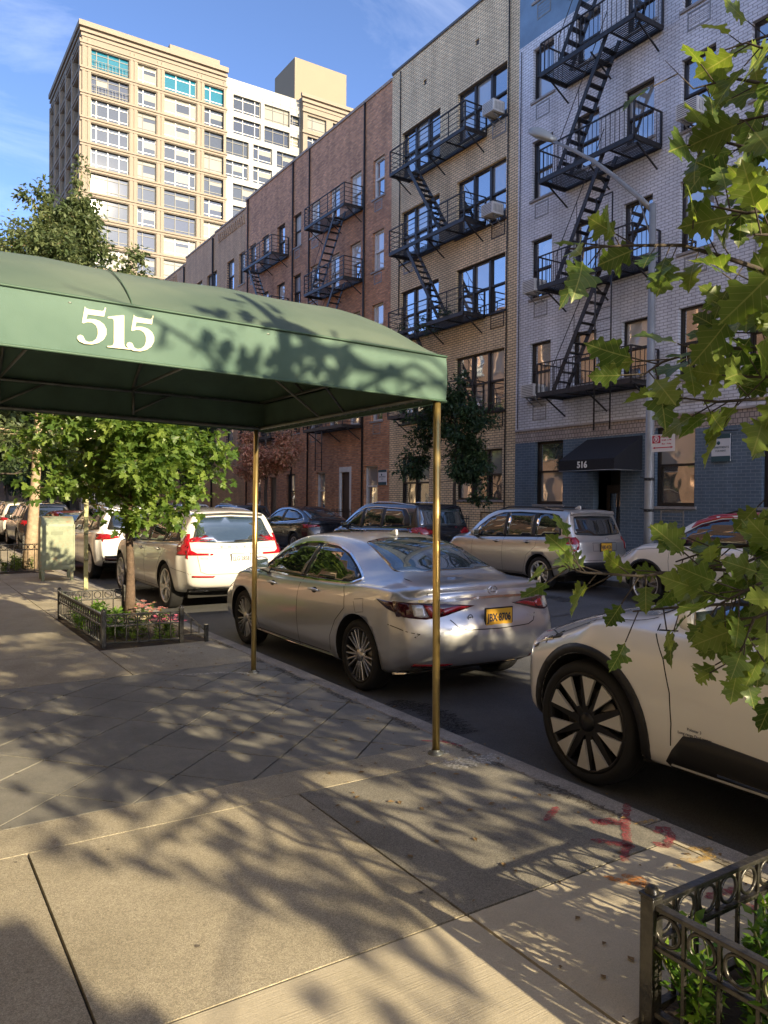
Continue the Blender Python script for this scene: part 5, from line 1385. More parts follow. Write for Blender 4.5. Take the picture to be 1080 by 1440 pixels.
# ---------------------------------------------------------------- big white electric car, foreground right
P_white2 = paint('snow_white_paint', (.86,.86,.84), 0, .25)
c = Car('parked_car', 'big white car with black wheel arches and bladed wheels parked nearest to the camera', (4.67, 1.82, ROAD_Z), 0, SP['electric'], P_white2, 'cars parked along the near kerb')
pil = [(.62,1.12),(.9,1.33),(1.3,1.45),(1.9,1.505),(2.35,1.485),(2.75,1.40),(3.1,1.255),(3.38,1.10),(3.1,1.075),(2.0,1.085),(1.0,1.10)]
side_windows(c, [[(.95,1.12),(1.1,1.36),(1.35,1.44),(1.85,1.485),(1.98,1.483),(1.96,1.10)], [(2.05,1.10),(2.07,1.48),(2.35,1.465),(2.72,1.385),(3.05,1.24),(3.28,1.105),(3.05,1.09)]], pillar=pil)
c.patch('windscreen', 'top', rounded([(-.74,3.48),(-.62,2.70),(.62,2.70),(.74,3.48),(0,3.60)], .05), M_cglass, off=.004, step=.1)
c.patch('cowl', 'top', rounded([(-.72,3.62),(-.76,3.51),(.76,3.51),(.72,3.62),(0,3.71)], .03), M_trim, off=.006, step=.08)
c.patch('roof_glass', 'top', rounded([(-.56,2.6),(-.54,1.0),(.54,1.0),(.56,2.6)], .06), M_cglass, off=.004, step=.12)
cladding(c, .060, sill=[(3.46,.245),(3.36,.40),(3.28,.50),(3.14,.515),(2.4,.47),(1.68,.45),(1.58,.245)])
for s_ in (-1,1):
    c.strip('sill_highlight', 'side', [(3.08,.345),(2.4,.325),(1.75,.32)], .014, M_chrome, off=.016, side=s_)
    c.patch('headlight', 'side', rounded([(4.66,.845),(4.42,.905),(4.33,.915),(4.38,.885),(4.62,.815)], .012), M_cglass, off=.006, side=s_, step=.04)
    c.patch('fender_slot', 'side', rounded([(4.48,.865),(4.30,.905),(4.30,.885),(4.46,.845)], .01), M_trim, off=.005, side=s_, step=.04)
    c.mirror(3.18,1.105,P_white2,s_,size=(.24,.13,.15),m2=M_trim); c.handle(2.2,.92,P_white2,s_,recess=False)
seams(c, [[(3.52,1.08),(3.50,1.03),(3.42,.90),(3.37,.72),(3.36,.55),(3.37,.42)], [(2.05,1.07),(2.05,.7),(2.03,.46)], [(3.38,1.06),(3.50,1.05)]], w=.007)
seams(c, [[(-.80,3.58),(-.84,4.0),(-.80,4.4),(-.62,4.62),(0,4.70),(.62,4.62),(.80,4.4),(.84,4.0),(.80,3.58)]], plane='top', w=.008)
for t, z in (('Polestar 3', .545), ('Long range Dual motor', .515)):
    cc, _ = c.cast('side', (3.21, z), -1); text_mesh(t, .022, .0006, 'lettering', M_ink, c.root, frame_matrix(cc+Vector((-.004,0,0)), (0,-1,0), (0,0,1)))
c.patch('lower_grille', 'front', rounded([(-.7,.52),(.7,.52),(.62,.36),(-.62,.36)], .04), M_trim, off=.006)
c.patch('rear_window', 'top', rounded([(-.60,.16),(-.52,.62),(.52,.62),(.60,.16)], .04), M_cglass2, off=.004, step=.1)
c.wheels('ev9', .312, .245); underfloor(c)

# ---------------------------------------------------------------- champagne silver estate across the road
P_champ = paint('champagne_paint', (.50,.48,.445), .7, .3)
c = Car('parked_car', 'champagne silver off-road estate parked in front of the blue painted house', (12.10, 12.80, ROAD_Z), 0, SP['wagon'], P_champ, 'cars parked along the far kerb')
pil = [(.45,1.14),(.52,1.36),(.62,1.53),(.80,1.57),(1.8,1.60),(2.3,1.58),(2.7,1.47),(3.0,1.28),(3.22,1.08),(2.9,1.03),(2.0,1.055),(1.0,1.09)]
side_windows(c, [[(.50,1.155),(.57,1.38),(.66,1.52),(.85,1.555),(1.22,1.57),(1.18,1.10)], [(1.29,1.095),(1.32,1.572),(1.8,1.583),(2.08,1.575),(2.06,1.07)], [(2.15,1.068),(2.17,1.568),(2.35,1.555),(2.67,1.45),(2.95,1.27),(3.13,1.09),(2.85,1.045)]], pillar=pil)
c.patch('rear_window', 'rear', rounded([(-.66,1.16),(-.60,1.36),(-.56,1.52),(0,1.535),(.56,1.52),(.60,1.36),(.66,1.16),(0,1.13)], .05), M_cglass, off=.004, step=.09)
c.patch('roof_spoiler', 'rear', rounded([(-.62,1.545),(0,1.565),(.62,1.545),(.60,1.60),(0,1.62),(-.60,1.60)], .02), P_champ, off=.05, depth=.06)
c.patch('windscreen', 'top', rounded([(-.68,3.38),(-.58,2.75),(.58,2.75),(.68,3.38),(0,3.48)], .05), M_cglass, off=.004, step=.1)
for s_ in (-1,1):
    T = [(s_*.84,.86),(s_*.85,1.10),(s_*.66,1.115),(s_*.63,1.07),(s_*.67,.87),(s_*.75,.83)]
    c.patch('tail_light', 'rear', T, M_red, off=.010, step=.05)
    c.patch('tail_light', 'side', [(.08,.86),(.16,.85),(.22,.98),(.40,1.09),(.30,1.115),(.10,1.11)], M_red, off=.008, side=s_, step=.04)
    c.patch('lamp_lens', 'rear', [(s_*.82,.88),(s_*.83,.97),(s_*.70,.97),(s_*.71,.875)], M_clear, off=.015, step=.05)
    c.handle(2.32,.95,P_champ,s_); c.handle(1.36,.97,P_champ,s_); c.mirror(2.98,1.05,P_champ,s_)
    b = MB(); pts = [c.cast('top', (s_*.60, y))[0]+Vector((0,0,.05 if .9 < y < 2.5 else .0)) for y in (.60,.9,1.3,1.8,2.2,2.5,2.75)]; b.tube(pts, .018, 6); b.build('roof_rail', M_trim, c.root)
seams(c, [[(3.12,1.03),(3.15,.6),(3.08,.33)], [(2.10,1.06),(2.12,.6),(2.10,.33)], [(1.08,1.09),(1.10,.90),(1.36,.70),(1.48,.33)], [(3.08,.33),(1.48,.33)]])
seams(c, [[(-.66,1.12),(-.64,.80),(-.60,.66),(.60,.66),(.64,.80),(.66,1.12)], [(-.34,1.0),(-.34,.84),(.34,.84),(.34,1.0),(-.34,1.0)]], plane='rear', w=.007)
c.patch('lower_bumper', 'rear', [(-.84,.62),(.84,.62),(.78,.36),(-.78,.36)], M_trim, off=.006)
c.plate('rear', .0, .915, .305, .152, 'HJK·4126', M_plate_y, M_trim)
cc, _ = c.cast('rear', (.12,1.07)); e = MB(); e.tube([cc+Vector((.05*cos(2*pi*i/20),-.008,.028*sin(2*pi*i/20))) for i in range(21)], .006, 5, cap=False); e.build('emblem', M_chrome, c.root)
cc, _ = c.cast('top', (0,.78)); f_ = MB(); f_.prism([(-.10,0),(.07,0),(-.05,.06),(-.09,.055)], 'yz', -.02, .02); fo = f_.build('roof_fin', P_white, c.root, bevel=.006); fo.location = cc
c.patch('sill_trim', 'side', [(3.1,.24),(3.08,.315),(1.5,.315),(1.46,.24)], M_trim, off=.006); c.wheels('five', .25, .215); underfloor(c)

# ---------------------------------------------------------------- white car with a red roof
P_pearl = paint('pearl_white_paint', (.78,.76,.71), 0, .3); P_redroof = paint('red_roof_paint', (.42,.025,.04), .1, .3)
c = Car('parked_car', 'white car with a red roof and red mirrors parked right of the lamp post', (12.20, 7.68, ROAD_Z), 0, SP['compact'], P_pearl, 'cars parked along the far kerb')
pil = [(.35,1.16),(.45,1.38),(.6,1.50),(1.6,1.57),(2.1,1.54),(2.45,1.45),(2.75,1.28),(2.98,1.12),(2.7,1.075),(1.5,1.095),(.8,1.12)]
side_windows(c, [[(.5,1.17),(.6,1.40),(.7,1.48),(1.5,1.55),(1.48,1.11)], [(1.56,1.11),(1.58,1.55),(2.08,1.525),(2.42,1.43),(2.7,1.27),(2.87,1.12),(2.6,1.09)]], pillar=pil)
c.patch('windscreen', 'top', rounded([(-.73,3.12),(-.60,2.42),(.60,2.42),(.73,3.12),(0,3.26)], .05), M_cglass, off=.004, step=.1)
c.patch('roof_panel', 'top', rounded([(-.645,2.40),(-.635,.42),(.635,.42),(.645,2.40),(0,2.48)], .06), P_redroof, off=.012, step=.12)
for s_ in (-1,1): c.patch('roof_side', 'side', rounded([(.40,1.47),(.6,1.515),(1.6,1.585),(2.1,1.555),(2.45,1.465),(2.62,1.375),(2.55,1.50),(2.1,1.63),(1.6,1.66),(.6,1.63),(.34,1.57)], .02), P_redroof, off=.009, side=s_, step=.06)
cladding(c, .05, sill=[(2.95,.25),(2.9,.40),(1.3,.40),(1.25,.25)])
for s_ in (-1,1):
    c.mirror(2.72,1.085,P_redroof,s_,size=(.22,.13,.17)); c.handle(1.78,.98,M_chrome,s_,recess=False)
    c.patch('headlight', 'front', rounded([(s_*.80,.92),(s_*.52,.95),(s_*.50,.80),(s_*.76,.78)], .05), M_clear, off=.008, step=.05)
    b = MB(); pts = [c.cast('top', (s_*.58, y))[0]+Vector((0,0,.045 if .7 < y < 2.1 else .0)) for y in (.5,.7,1.0,1.5,1.9,2.1,2.25)]; b.tube(pts, .016, 6); b.build('roof_rail', M_trim, c.root)
seams(c, [[(2.92,1.07),(2.94,.8),(2.90,.42)], [(1.52,1.10),(1.54,.8),(1.5,.42)], [(2.92,1.03),(3.4,.99),(3.9,.93)]])
c.wheels('dark', .27, .225); underfloor(c)

# ---------------------------------------------------------------- black people carrier, black coupe-backed SUV and the cars further off
P_black = paint('black_paint', (.010,.011,.016), .2, .25)
c = Car('parked_car', 'long black people carrier parked in front of the tan brick house', (12.18, 18.35, ROAD_Z), 0, SP['minivan'], P_black, 'cars parked along the far kerb')
pil = [(.45,1.16),(.55,1.42),(.8,1.60),(2.2,1.65),(2.8,1.62),(3.3,1.46),(3.75,1.20),(3.98,1.06),(3.6,1.04),(2.0,1.08),(1.0,1.10)]
side_windows(c, [[(.70,1.15),(.80,1.45),(.95,1.585),(1.75,1.625),(1.72,1.10)], [(1.86,1.10),(1.88,1.63),(2.6,1.62),(2.8,1.60),(2.78,1.07)], [(2.9,1.07),(2.92,1.585),(3.28,1.44),(3.7,1.19),(3.85,1.07)]], pillar=pil, chrome=M_chrome, cw=.014)
c.patch('rear_window', 'rear', rounded([(-.76,1.18),(-.66,1.60),(.66,1.60),(.76,1.18)], .05), M_cglass2, off=.004, step=.1)
c.patch('windscreen', 'top', rounded([(-.74,4.10),(-.64,3.22),(.64,3.22),(.74,4.10),(0,4.22)], .05), M_cglass, off=.004, step=.12)
for s_ in (-1,1):
    tp = [(s_*.93,.95),(s_*.93,1.12),(s_*.72,1.14),(s_*.42,1.05),(s_*.42,.98),(s_*.7,.94)]; c.patch('tail_light', 'rear', tp, M_red, off=.01, step=.06)
    c.patch('tail_light', 'side', [(.08,.96),(.2,.95),(.42,1.10),(.1,1.14)], M_red, off=.008, side=s_, step=.05)
    c.mirror(3.62,1.06,P_black,s_); c.handle(2.95,.98,M_chrome,s_); c.handle(2.6,.98,M_chrome,s_)
    c.patch('headlight', 'side', [(5.0,.66),(4.55,.80),(4.35,.88),(4.7,.85),(5.02,.74)], M_clear, off=.008, side=s_, step=.05)
    b = MB(); pts = [c.cast('top', (s_*.68, y))[0]+Vector((0,0,.045 if .9 < y < 3.0 else .0)) for y in (.55,.9,1.6,2.3,3.0,3.2)]; b.tube(pts, .016, 6); b.build('roof_rail', M_chrome, c.root)
seams(c, [[(3.9,1.04),(3.92,.6),(3.84,.3)], [(2.83,1.06),(2.85,.6),(2.82,.3)], [(2.75,.93),(.4,.98)]])
c.wheels('dark', .23, .225); underfloor(c)
def bmw(label, loc, pm, group, full=True):
    c = Car('parked_car', label, loc, 0, SP['coupesuv'], pm, group)
    pil = [(.60,1.20),(.9,1.34),(1.35,1.47),(1.9,1.53),(2.4,1.50),(2.8,1.40),(3.15,1.20),(3.32,1.09),(3.0,1.06),(2.0,1.08),(1.0,1.13)]
    side_windows(c, [[(.80,1.20),(1.0,1.34),(1.4,1.455),(1.95,1.51),(1.93,1.10)], [(2.03,1.095),(2.05,1.51),(2.38,1.485),(2.75,1.385),(3.05,1.22),(3.2,1.10)]], pillar=pil, chrome=M_chrome, cw=.014)
    c.patch('rear_window', 'top', rounded([(-.60,.42),(-.52,1.15),(.52,1.15),(.60,.42)], .05), M_cglass2, off=.004, step=.12)
    c.patch('windscreen', 'top', rounded([(-.70,3.42),(-.58,2.78),(.58,2.78),(.70,3.42)], .05), M_cglass, off=.004, step=.12)
    for s_ in (-1,1):
        c.patch('tail_light', 'rear', [(s_*.90,.92),(s_*.90,1.02),(s_*.50,1.03),(s_*.42,.97)], M_red, off=.01, step=.06)
        c.patch('tail_light', 'side', [(.06,.93),(.2,.93),(.44,1.03),(.1,1.05)], M_red, off=.008, side=s_, step=.05)
        c.mirror(3.02,1.08,pm,s_); c.handle(2.3,.98,pm,s_); c.handle(1.3,1.0,pm,s_)
    seams(c, [[(3.25,1.05),(3.27,.6),(3.2,.33)], [(1.98,1.08),(2.0,.6),(1.98,.33)], [(1.05,1.10),(1.3,.7),(1.42,.33)]])
    c.patch('lower_bumper', 'rear', [(-.8,.5),(.8,.5),(.74,.30),(-.74,.30)], M_trim, off=.006)
    c.wheels('dark', .245, .24); underfloor(c); return c
bmw('black coupe-backed SUV parked in front of the red brick house with the white door frame', (12.18, 24.25, ROAD_Z), P_black, 'cars parked along the far kerb')
P_grey = paint('slate_paint', (.06,.07,.085), .5, .3); P_red = paint('wine_red_paint', (.22,.02,.02), .3, .3)
def suv(label, loc, pm, group, plate=None, wheel='five'):
    c = Car('parked_car', label, loc, 0, SP['volvo'], pm, group); 
    pil = [(.42,1.12),(.55,1.30),(.72,1.47),(.95,1.535),(1.8,1.57),(2.3,1.55),(2.75,1.45),(3.1,1.26),(3.3,1.10),(3.0,1.045),(2.0,1.06),(.9,1.095)]
    side_windows(c, [[(.62,1.15),(.75,1.40),(.92,1.50),(1.18,1.53),(1.15,1.10)], [(1.22,1.095),(1.25,1.535),(1.8,1.555),(2.08,1.545),(2.06,1.075)], [(2.14,1.072),(2.16,1.54),(2.35,1.525),(2.72,1.43),(3.05,1.25),(3.2,1.12),(2.95,1.06)]], pillar=pil)
    c.patch('rear_window', 'rear', rounded([(-.70,1.115),(-.62,1.30),(-.545,1.50),(0,1.525),(.545,1.50),(.62,1.30),(.70,1.115),(0,1.09)], .05), M_cglass, off=.004, step=.1)
    c.patch('windscreen', 'top', rounded([(-.70,3.45),(-.60,2.80),(.60,2.80),(.70,3.45),(0,3.55)], .05), M_cglass, off=.004, step=.12)
    for s_ in (-1,1):
        c.patch('tail_light', 'rear', [(s_*.90,.90),(s_*.88,1.02),(s_*.70,1.03),(s_*.42,.96),(s_*.66,.91)], M_red, off=.010, step=.05)
        c.patch('tail_light', 'side', [(.08,.90),(.22,.93),(.45,1.03),(.1,1.04)], M_red, off=.008, side=s_, step=.05)
        c.patch('reflector', 'rear', [(s_*.78,.52),(s_*.42,.50),(s_*.45,.46),(s_*.76,.46)], M_redd, off=.012, step=.05)
        c.mirror(3.0,1.06,pm,s_); c.handle(2.35,.93,pm,s_); c.handle(1.32,.96,pm,s_)
        b = MB(); pts = [c.cast('top', (s_*.60, y))[0]+Vector((0,0,.035 if .9 < y < 2.6 else .0)) for y in (.62,.9,1.3,1.8,2.3,2.6,2.75)]; b.tube(pts, .014, 6); b.build('roof_rail', M_chrome, c.root)
    seams(c, [[(3.28,1.05),(3.30,.6),(3.22,.33)], [(2.10,1.06),(2.12,.6),(2.10,.32)], [(1.08,1.08),(1.06,.95),(1.30,.72),(1.42,.5)]])
    c.patch('lower_bumper', 'rear', [(-.82,.56),(.82,.56),(.76,.30),(-.76,.30)], M_trim, off=.006)
    if plate: c.plate('rear', 0, .80, .305, .152, plate, M_plate_y, M_trim)
    c.wheels(wheel, .24, .23); underfloor(c); return c
suv('white SUV with slanted dark red lamps parked beside the green relay mail box', (4.74, 19.5, ROAD_Z), P_white2, 'cars parked along the near kerb')
def copy_car(src, label, loc, pm=None):
    r = copy_tree(src.root); r.location = loc; r['label'] = label
    if pm:
        def rec(o):
            for ch in o.children:
                if ch.type == 'MESH' and src.paint.name in [m.name for m in ch.data.materials if m]:
                    ch.data = ch.data.copy()
                    for i, m in enumerate(ch.data.materials):
                        if m and m.name == src.paint.name: ch.data.materials[i] = pm
                rec(ch)
        rec(r)
    return r
s1 = suv('slate grey SUV parked near the brown tree in front of the darker red brick house', (12.15, 30.3, ROAD_Z), P_grey, 'cars parked along the far kerb', wheel='dark')
lowred = Car('parked_car', 'wine red saloon with a dark windscreen parked beyond the relay mail box', (4.72, 25.0, ROAD_Z), 0, SP['sedan'], P_red, 'cars parked along the near kerb')
side_windows(lowred, [[(2.22,.972),(2.20,1.322),(1.87,1.303),(1.58,1.222),(1.34,1.105),(1.24,1.035),(1.8,.99)], [(2.28,.972),(2.26,1.322),(2.6,1.300),(2.93,1.222),(3.25,1.073),(3.38,.985)]], pillar=dlo)
lowred.patch('rear_window', 'top', rounded([(-.60,.80),(-.50,1.52),(.50,1.52),(.60,.80)], .05), M_cglass2, off=.004, step=.12)
tails(lowred, T if False else [(-.86,.91),(-.40,.885),(-.36,.82),(-.70,.735),(-.86,.73)], M_red); lowred.wheels('multi', .225, .225)
copy_car(s1, 'black SUV parked along the near kerb beyond the pale tree trunk', (4.76, 31.0, ROAD_Z), P_black).__setitem__('group', 'cars parked along the near kerb')
copy_car(s1, 'white SUV farthest along the near kerb at the left edge', (4.76, 36.6, ROAD_Z), P_white).__setitem__('group', 'cars parked along the near kerb')
copy_car(s1, 'dark SUV far down the near kerb behind the white one', (4.76, 42.5, ROAD_Z), P_grey).__setitem__('group', 'cars parked along the near kerb')
copy_car(lowred, 'grey saloon driving far down the middle of the street', (8.2, 58.0, ROAD_Z), P_grey).__setitem__('group', 'cars further down the street')
copy_car(s1, 'white SUV far down the far kerb', (12.15, 37.0, ROAD_Z), P_white).__setitem__('group', 'cars parked along the far kerb')
copy_car(s1, 'black SUV farthest down the far kerb', (12.15, 43.2, ROAD_Z), P_black).__setitem__('group', 'cars parked along the far kerb')
# ================================================================ canopy, posts, lamp, signs, mail box
m_can = None
def canopy_cloth(nm, ca, cb):
    m, t, b = _new(nm); L = t.links.new; N = t.nodes.new
    g = N('ShaderNodeTexCoord'); n = N('ShaderNodeTexNoise'); n.inputs['Scale'].default_value = 1.4; n.inputs['Detail'].default_value = 7
    r = N('ShaderNodeValToRGB'); r.color_ramp.elements[0].position = .35; r.color_ramp.elements[1].position = .7
    r.color_ramp.elements[0].color = ca; r.color_ramp.elements[1].color = cb
    L(g.outputs['Object'], n.inputs['Vector']); L(n.outputs['Fac'], r.inputs[0]); L(r.outputs[0], b.inputs['Base Color'])
    b.inputs['Roughness'].default_value = .62; b.inputs['Specular IOR Level'].default_value = .2
    w = N('ShaderNodeTexNoise'); w.inputs['Scale'].default_value = 260; bp = N('ShaderNodeBump'); bp.inputs['Strength'].default_value = .25; bp.inputs['Distance'].default_value = .002
    n2 = N('ShaderNodeTexNoise'); n2.inputs['Scale'].default_value = 3.0; b2 = N('ShaderNodeBump'); b2.inputs['Strength'].default_value = .55; b2.inputs['Distance'].default_value = .04
    L(g.outputs['Object'], w.inputs['Vector']); L(g.outputs['Object'], n2.inputs['Vector']); L(n2.outputs['Fac'], b2.inputs['Height'])
    L(w.outputs['Fac'], bp.inputs['Height']); L(b2.outputs[0], bp.inputs['Normal']); L(bp.outputs[0], b.inputs['Normal'])
    return m
m_can = canopy_cloth('green_canopy_cloth', (.066,.122,.102,1), (.10,.165,.137,1)); m_roof = canopy_cloth('greyer_canopy_roof', (.070,.105,.086,1), (.112,.146,.118,1))  # roof cloth a little greyer and darker than the valance
M_in = mat('canopy_lining', (.06,.11,.085), .8, var=.2, vscale=3)
M_gal = mat('galvanised_frame', (.16,.17,.165), .45, .6, var=.3, vscale=9)
M_brass = mat('polished_brass', (.78,.56,.20), .30, .9, var=.10, vscale=7, bump=.06, bscale=40)
CY0, CY1, CXE = 4.0, 6.86, 3.06
Cn = empty('entrance_canopy', (2.0, 5.43, 2.3), 0, 'long green fabric canopy with rounded end and cream number 515', 'canopy')
ZS, ZC, ZBm = 2.60, 3.07, 2.31
cv = MB()
def roofpt(x, v):
    """v 0..1 from the near seam over the top to the far seam"""
    a = pi*v; y = (CY0+CY1)/2 - (CY1-CY0)/2*cos(a); zz = (1-abs(cos(a))**2.3)**.88
    # rounded end like the hood of a pram
    xe = 2.45; ex = 1.0
    if x > xe: q = (x-xe)/(CXE-xe); ex = sqrt(max(0, 1-q**2.8))
    zs = ZS + .06*(1-min(1, max(0,x)/3.06))
    return (x, y, zs + (ZC+.03-zs)*zz*ex)
nx_, nv = 44, 28
xsn = [-1.2+ (2.4+1.2)*i/28 for i in range(29)] + [2.4+(CXE-2.4)*sin(pi/2*i/20) for i in range(1, 21)]
vs = [roofpt(x, j/nv) for x in xsn for j in range(nv+1)]
sag = []
for k, (x, y, z) in enumerate(vs):       # cloth hangs a touch between its ribs
    w_ = sin(pi*((k % (nv+1))/nv)); s_ = -.020*abs(sin(pi*(x+.3)/1.05))*w_ + .007*w_*noise.noise(Vector((x*2.2, y*3.5, 1.7))) if x < 3 else 0; sag.append((x, y, z+s_))
cv.add(sag, [(i*(nv+1)+j, (i+1)*(nv+1)+j, (i+1)*(nv+1)+j+1, i*(nv+1)+j+1) for i in range(len(xsn)-1) for j in range(nv)], True)
cv.cur = 1
# valance: near side, end, far side, with a small return at the foot
def val(a, b, n=30):
    a, b = Vector(a), Vector(b); rows = []
    for i in range(n+1):
        p = a.lerp(b, i/n); d = (b-a).normalized(); r = Vector((d.y, -d.x, 0)); zs = roofpt(min(p.x, CXE-.0001), 0)[2] if abs(p.y-CY0) < .01 or abs(p.y-CY1) < .01 else ZS
        zb = ZBm + .07*(1-min(1, max(0, p.x)/3.06))
        w_ = .0015*sin(p.x*5.1+p.y*4)
        rows.append([(p.x,p.y,zs-.004), (p.x+r.x*(.012+w_), p.y+r.y*(.012+w_), (zs*2+zb)/3), (p.x+r.x*(.012-w_), p.y+r.y*(.012-w_), (zs+zb*2)/3), (p.x,p.y,zb)])
    v = [q for r_ in rows for q in r_]
    cv.add(v, [(4*i+k, 4*i+k+1, 4*i+4+k+1, 4*i+4+k) for i in range(n) for k in range(3)], True)
val((-1.2,CY0,0),(CXE,CY0,0),60); val((CXE,CY0,0),(CXE,CY1,0)); val((CXE,CY1,0),(-1.2,CY1,0))
co = cv.build('cover', [m_roof, m_can], Cn)
sm = MB()
sm.tube([(x, CY0-.006, roofpt(x,0)[2]-.002) for x in [-1.2+4.26*i/30 for i in range(31)]], .007, 5)
sm.tube([(CXE+.004, CY0+(CY1-CY0)*i/8, ZS) for i in range(9)], .007, 5)
sm.tube([(x, CY0-.005, ZBm+.07*(1-min(1,max(0,x)/3.06))) for x in [-1.2+4.26*i/20 for i in range(21)]], .008, 5)
sm.tube([(CXE+.004, CY0, ZBm), (CXE+.004, CY1, ZBm)], .008, 5)
for xr in (1.05, ): sm.tube([tuple(Vector(roofpt(xr, j/16))+Vector((0,0,.003))) for j in range(17)], .004, 4)
sm.build('seam', mat('canopy_piping', (.05,.10,.07), .6), Cn)
ln = MB(); # dark lining just under the cover
vs = [tuple(Vector(roofpt(x, j/nv)) - Vector((0, 0, .03))) for x in xsn for j in range(nv+1)]
ln.add([(min(x,CXE-.02), min(max(y,CY0+.02),CY1-.02), max(z,ZS-.28)) for x,y,z in vs], [(i*(nv+1)+j, i*(nv+1)+j+1, (i+1)*(nv+1)+j+1, (i+1)*(nv+1)+j) for i in range(len(xsn)-1) for j in range(nv)], True)
for y0_, s_ in ((CY0+.02,1),(CY1-.02,-1)): ln.quad((-1.2,y0_,ZBm+.08),(CXE-.02,y0_,ZBm+.01),(CXE-.02,y0_,ZS),(-1.2,y0_,ZS+.05))
ln.quad((CXE-.02,CY0+.02,ZBm+.01),(CXE-.02,CY1-.02,ZBm+.01),(CXE-.02,CY1-.02,ZS),(CXE-.02,CY0+.02,ZS))
ln.build('lining', M_in, Cn)
fr = MB()
for y in (CY0+.05, CY1-.05):
    fr.tube([(-1.2,y,ZBm+.10),(CXE-.07,y,ZBm+.03)], .015, 6); fr.tube([(-1.2,y,ZS+.02),(CXE-.07,y,ZS-.02)], .013, 6)
fr.tube([(CXE-.07,CY0+.05,ZBm+.03),(CXE-.07,CY1-.05,ZBm+.03)], .015, 6); fr.tube([(CXE-.07,CY0+.05,ZS-.02),(CXE-.07,CY1-.05,ZS-.02)], .013, 6)
for xr in (-.3, .75, 1.8):
    fr.tube([tuple(Vector(roofpt(xr, j/14))-Vector((0,0,.045))) for j in range(15)], .013, 6)
    fr.tube([(xr,CY0+.05,ZBm+.08),(xr,CY0+.05,ZS)], .012, 6); fr.tube([(xr,CY1-.05,ZBm+.08),(xr,CY1-.05,ZS)], .012, 6)
    fr.tube([(xr,CY0+.05,ZS+.01),(xr,CY1-.05,ZS+.01)], .011, 6)
    for y, d_ in ((CY0+.05,1),(CY1-.05,-1)): fr.tube([(xr,y,ZBm+.10),(xr+.35,y+d_*.0,ZS)], .009, 5)
for y in (4.95, 5.9): fr.tube([(-1.2,y,ZS+.42),(2.55,y,ZS+.35),(CXE-.07,y,ZS-.02)], .010, 5)
for (a,b) in (((CXE-.07,5.2,ZBm+.03),(2.3,5.0,ZS+.35)),((CXE-.07,5.6,ZBm+.03),(2.3,5.9,ZS+.35))): fr.tube([a,b], .010, 5)
# lacing cord along the hem
for y in (CY0+.035, CY1-.035):
    pts = []
    for i in range(120): x = -1.0+4.0*i/119; pts.append((x, y+.02*(i%2), ZBm+.02+.06*(1-max(0,x)/3.06)+.035*(i%2)))
    fr.tube(pts, .003, 4)
fr.tube([(CXE-.03-.02*(i%2), CY0+.05+(CY1-CY0-.1)*i/60, ZBm+.015+.035*(i%2)) for i in range(61)], .003, 4)
fr.build('frame', M_gal, Cn)
# the number, heavy old-style figures built from outlines (unit box 1 high)
def five():
    o = []
    o += [(.20,1.0),(.235,.955),(.30,.94),(.60,.94),(.635,.97),(.66,1.05),(.685,1.05),(.64,.80),(.26,.80),(.235,.66)]
    o += [(.32,.685),(.42,.69),(.54,.66),(.64,.58),(.695,.46),(.695,.32),(.63,.17),(.51,.06),(.36,.0),(.20,-.005),(.08,.045),(.03,.12),(.045,.19),(.10,.225),(.165,.20),(.19,.14),(.215,.085),(.29,.055),(.38,.08),(.465,.17),(.50,.30),(.495,.43),(.45,.54),(.36,.595),(.26,.59),(.17,.545),(.14,.56)]
    return o
def one(): return [(.07,.80),(.10,.79),(.16,.80),(.20,.78),(.21,.74),(.21,.14),(.19,.07),(.14,.04),(.06,.03),(.06,0),(.60,0),(.60,.03),(.52,.04),(.47,.07),(.45,.14),(.45,.93),(.42,.93),(.07,.83)]
cream = mat('cream_vinyl', (.60,.59,.42), .5, var=.06, vscale=6)
for pl, x0, sx_ in ((five(), .775, .150), (one(), .912, .15), (five(), 1.012, .150)):
    q = MB(); h_ = .182
    mnx = min(p[0] for p in pl); mny = min(p[1] for p in pl)
    q.prism([(x0+p[0]*sx_/.72, ZBm+.105-.03*(x0-.78)+p[1]*h_) for p in pl], 'xz', CY0-.009, CY0-.0155); q.build('number', cream, Cn)
settle(Cn)
def brass_post(x, y, lean, label):
    r = empty('canopy_post', (x, y, 0), 0, label, 'post', 'brass posts under the canopy edge')
    a = MB(); a.tube([(0,0,.0),(lean,0,ZBm+.05)], .0245, 20); a.build('pole', M_brass, r)
    a = MB(); a.lathe([(.055,.0),(.055,.008),(.03,.014),(.028,.03)], 'z', n=20); a.build('base_plate', M_gal, r)
    a = MB()
    for k in range(3): a.lathe([(.001,.016),(.007,.014),(.008,.006)], 'z', (.042*cos(2.1*k), .042*sin(2.1*k), 0), 8)
    a.build('bolt', M_gal, r)
brass_post(3.03, 4.03, -.02, 'brass post nearest the camera, in front of the tail lamp of the silver car')
brass_post(2.96, 6.86, .01, 'farther brass post, standing just left of the silver car')

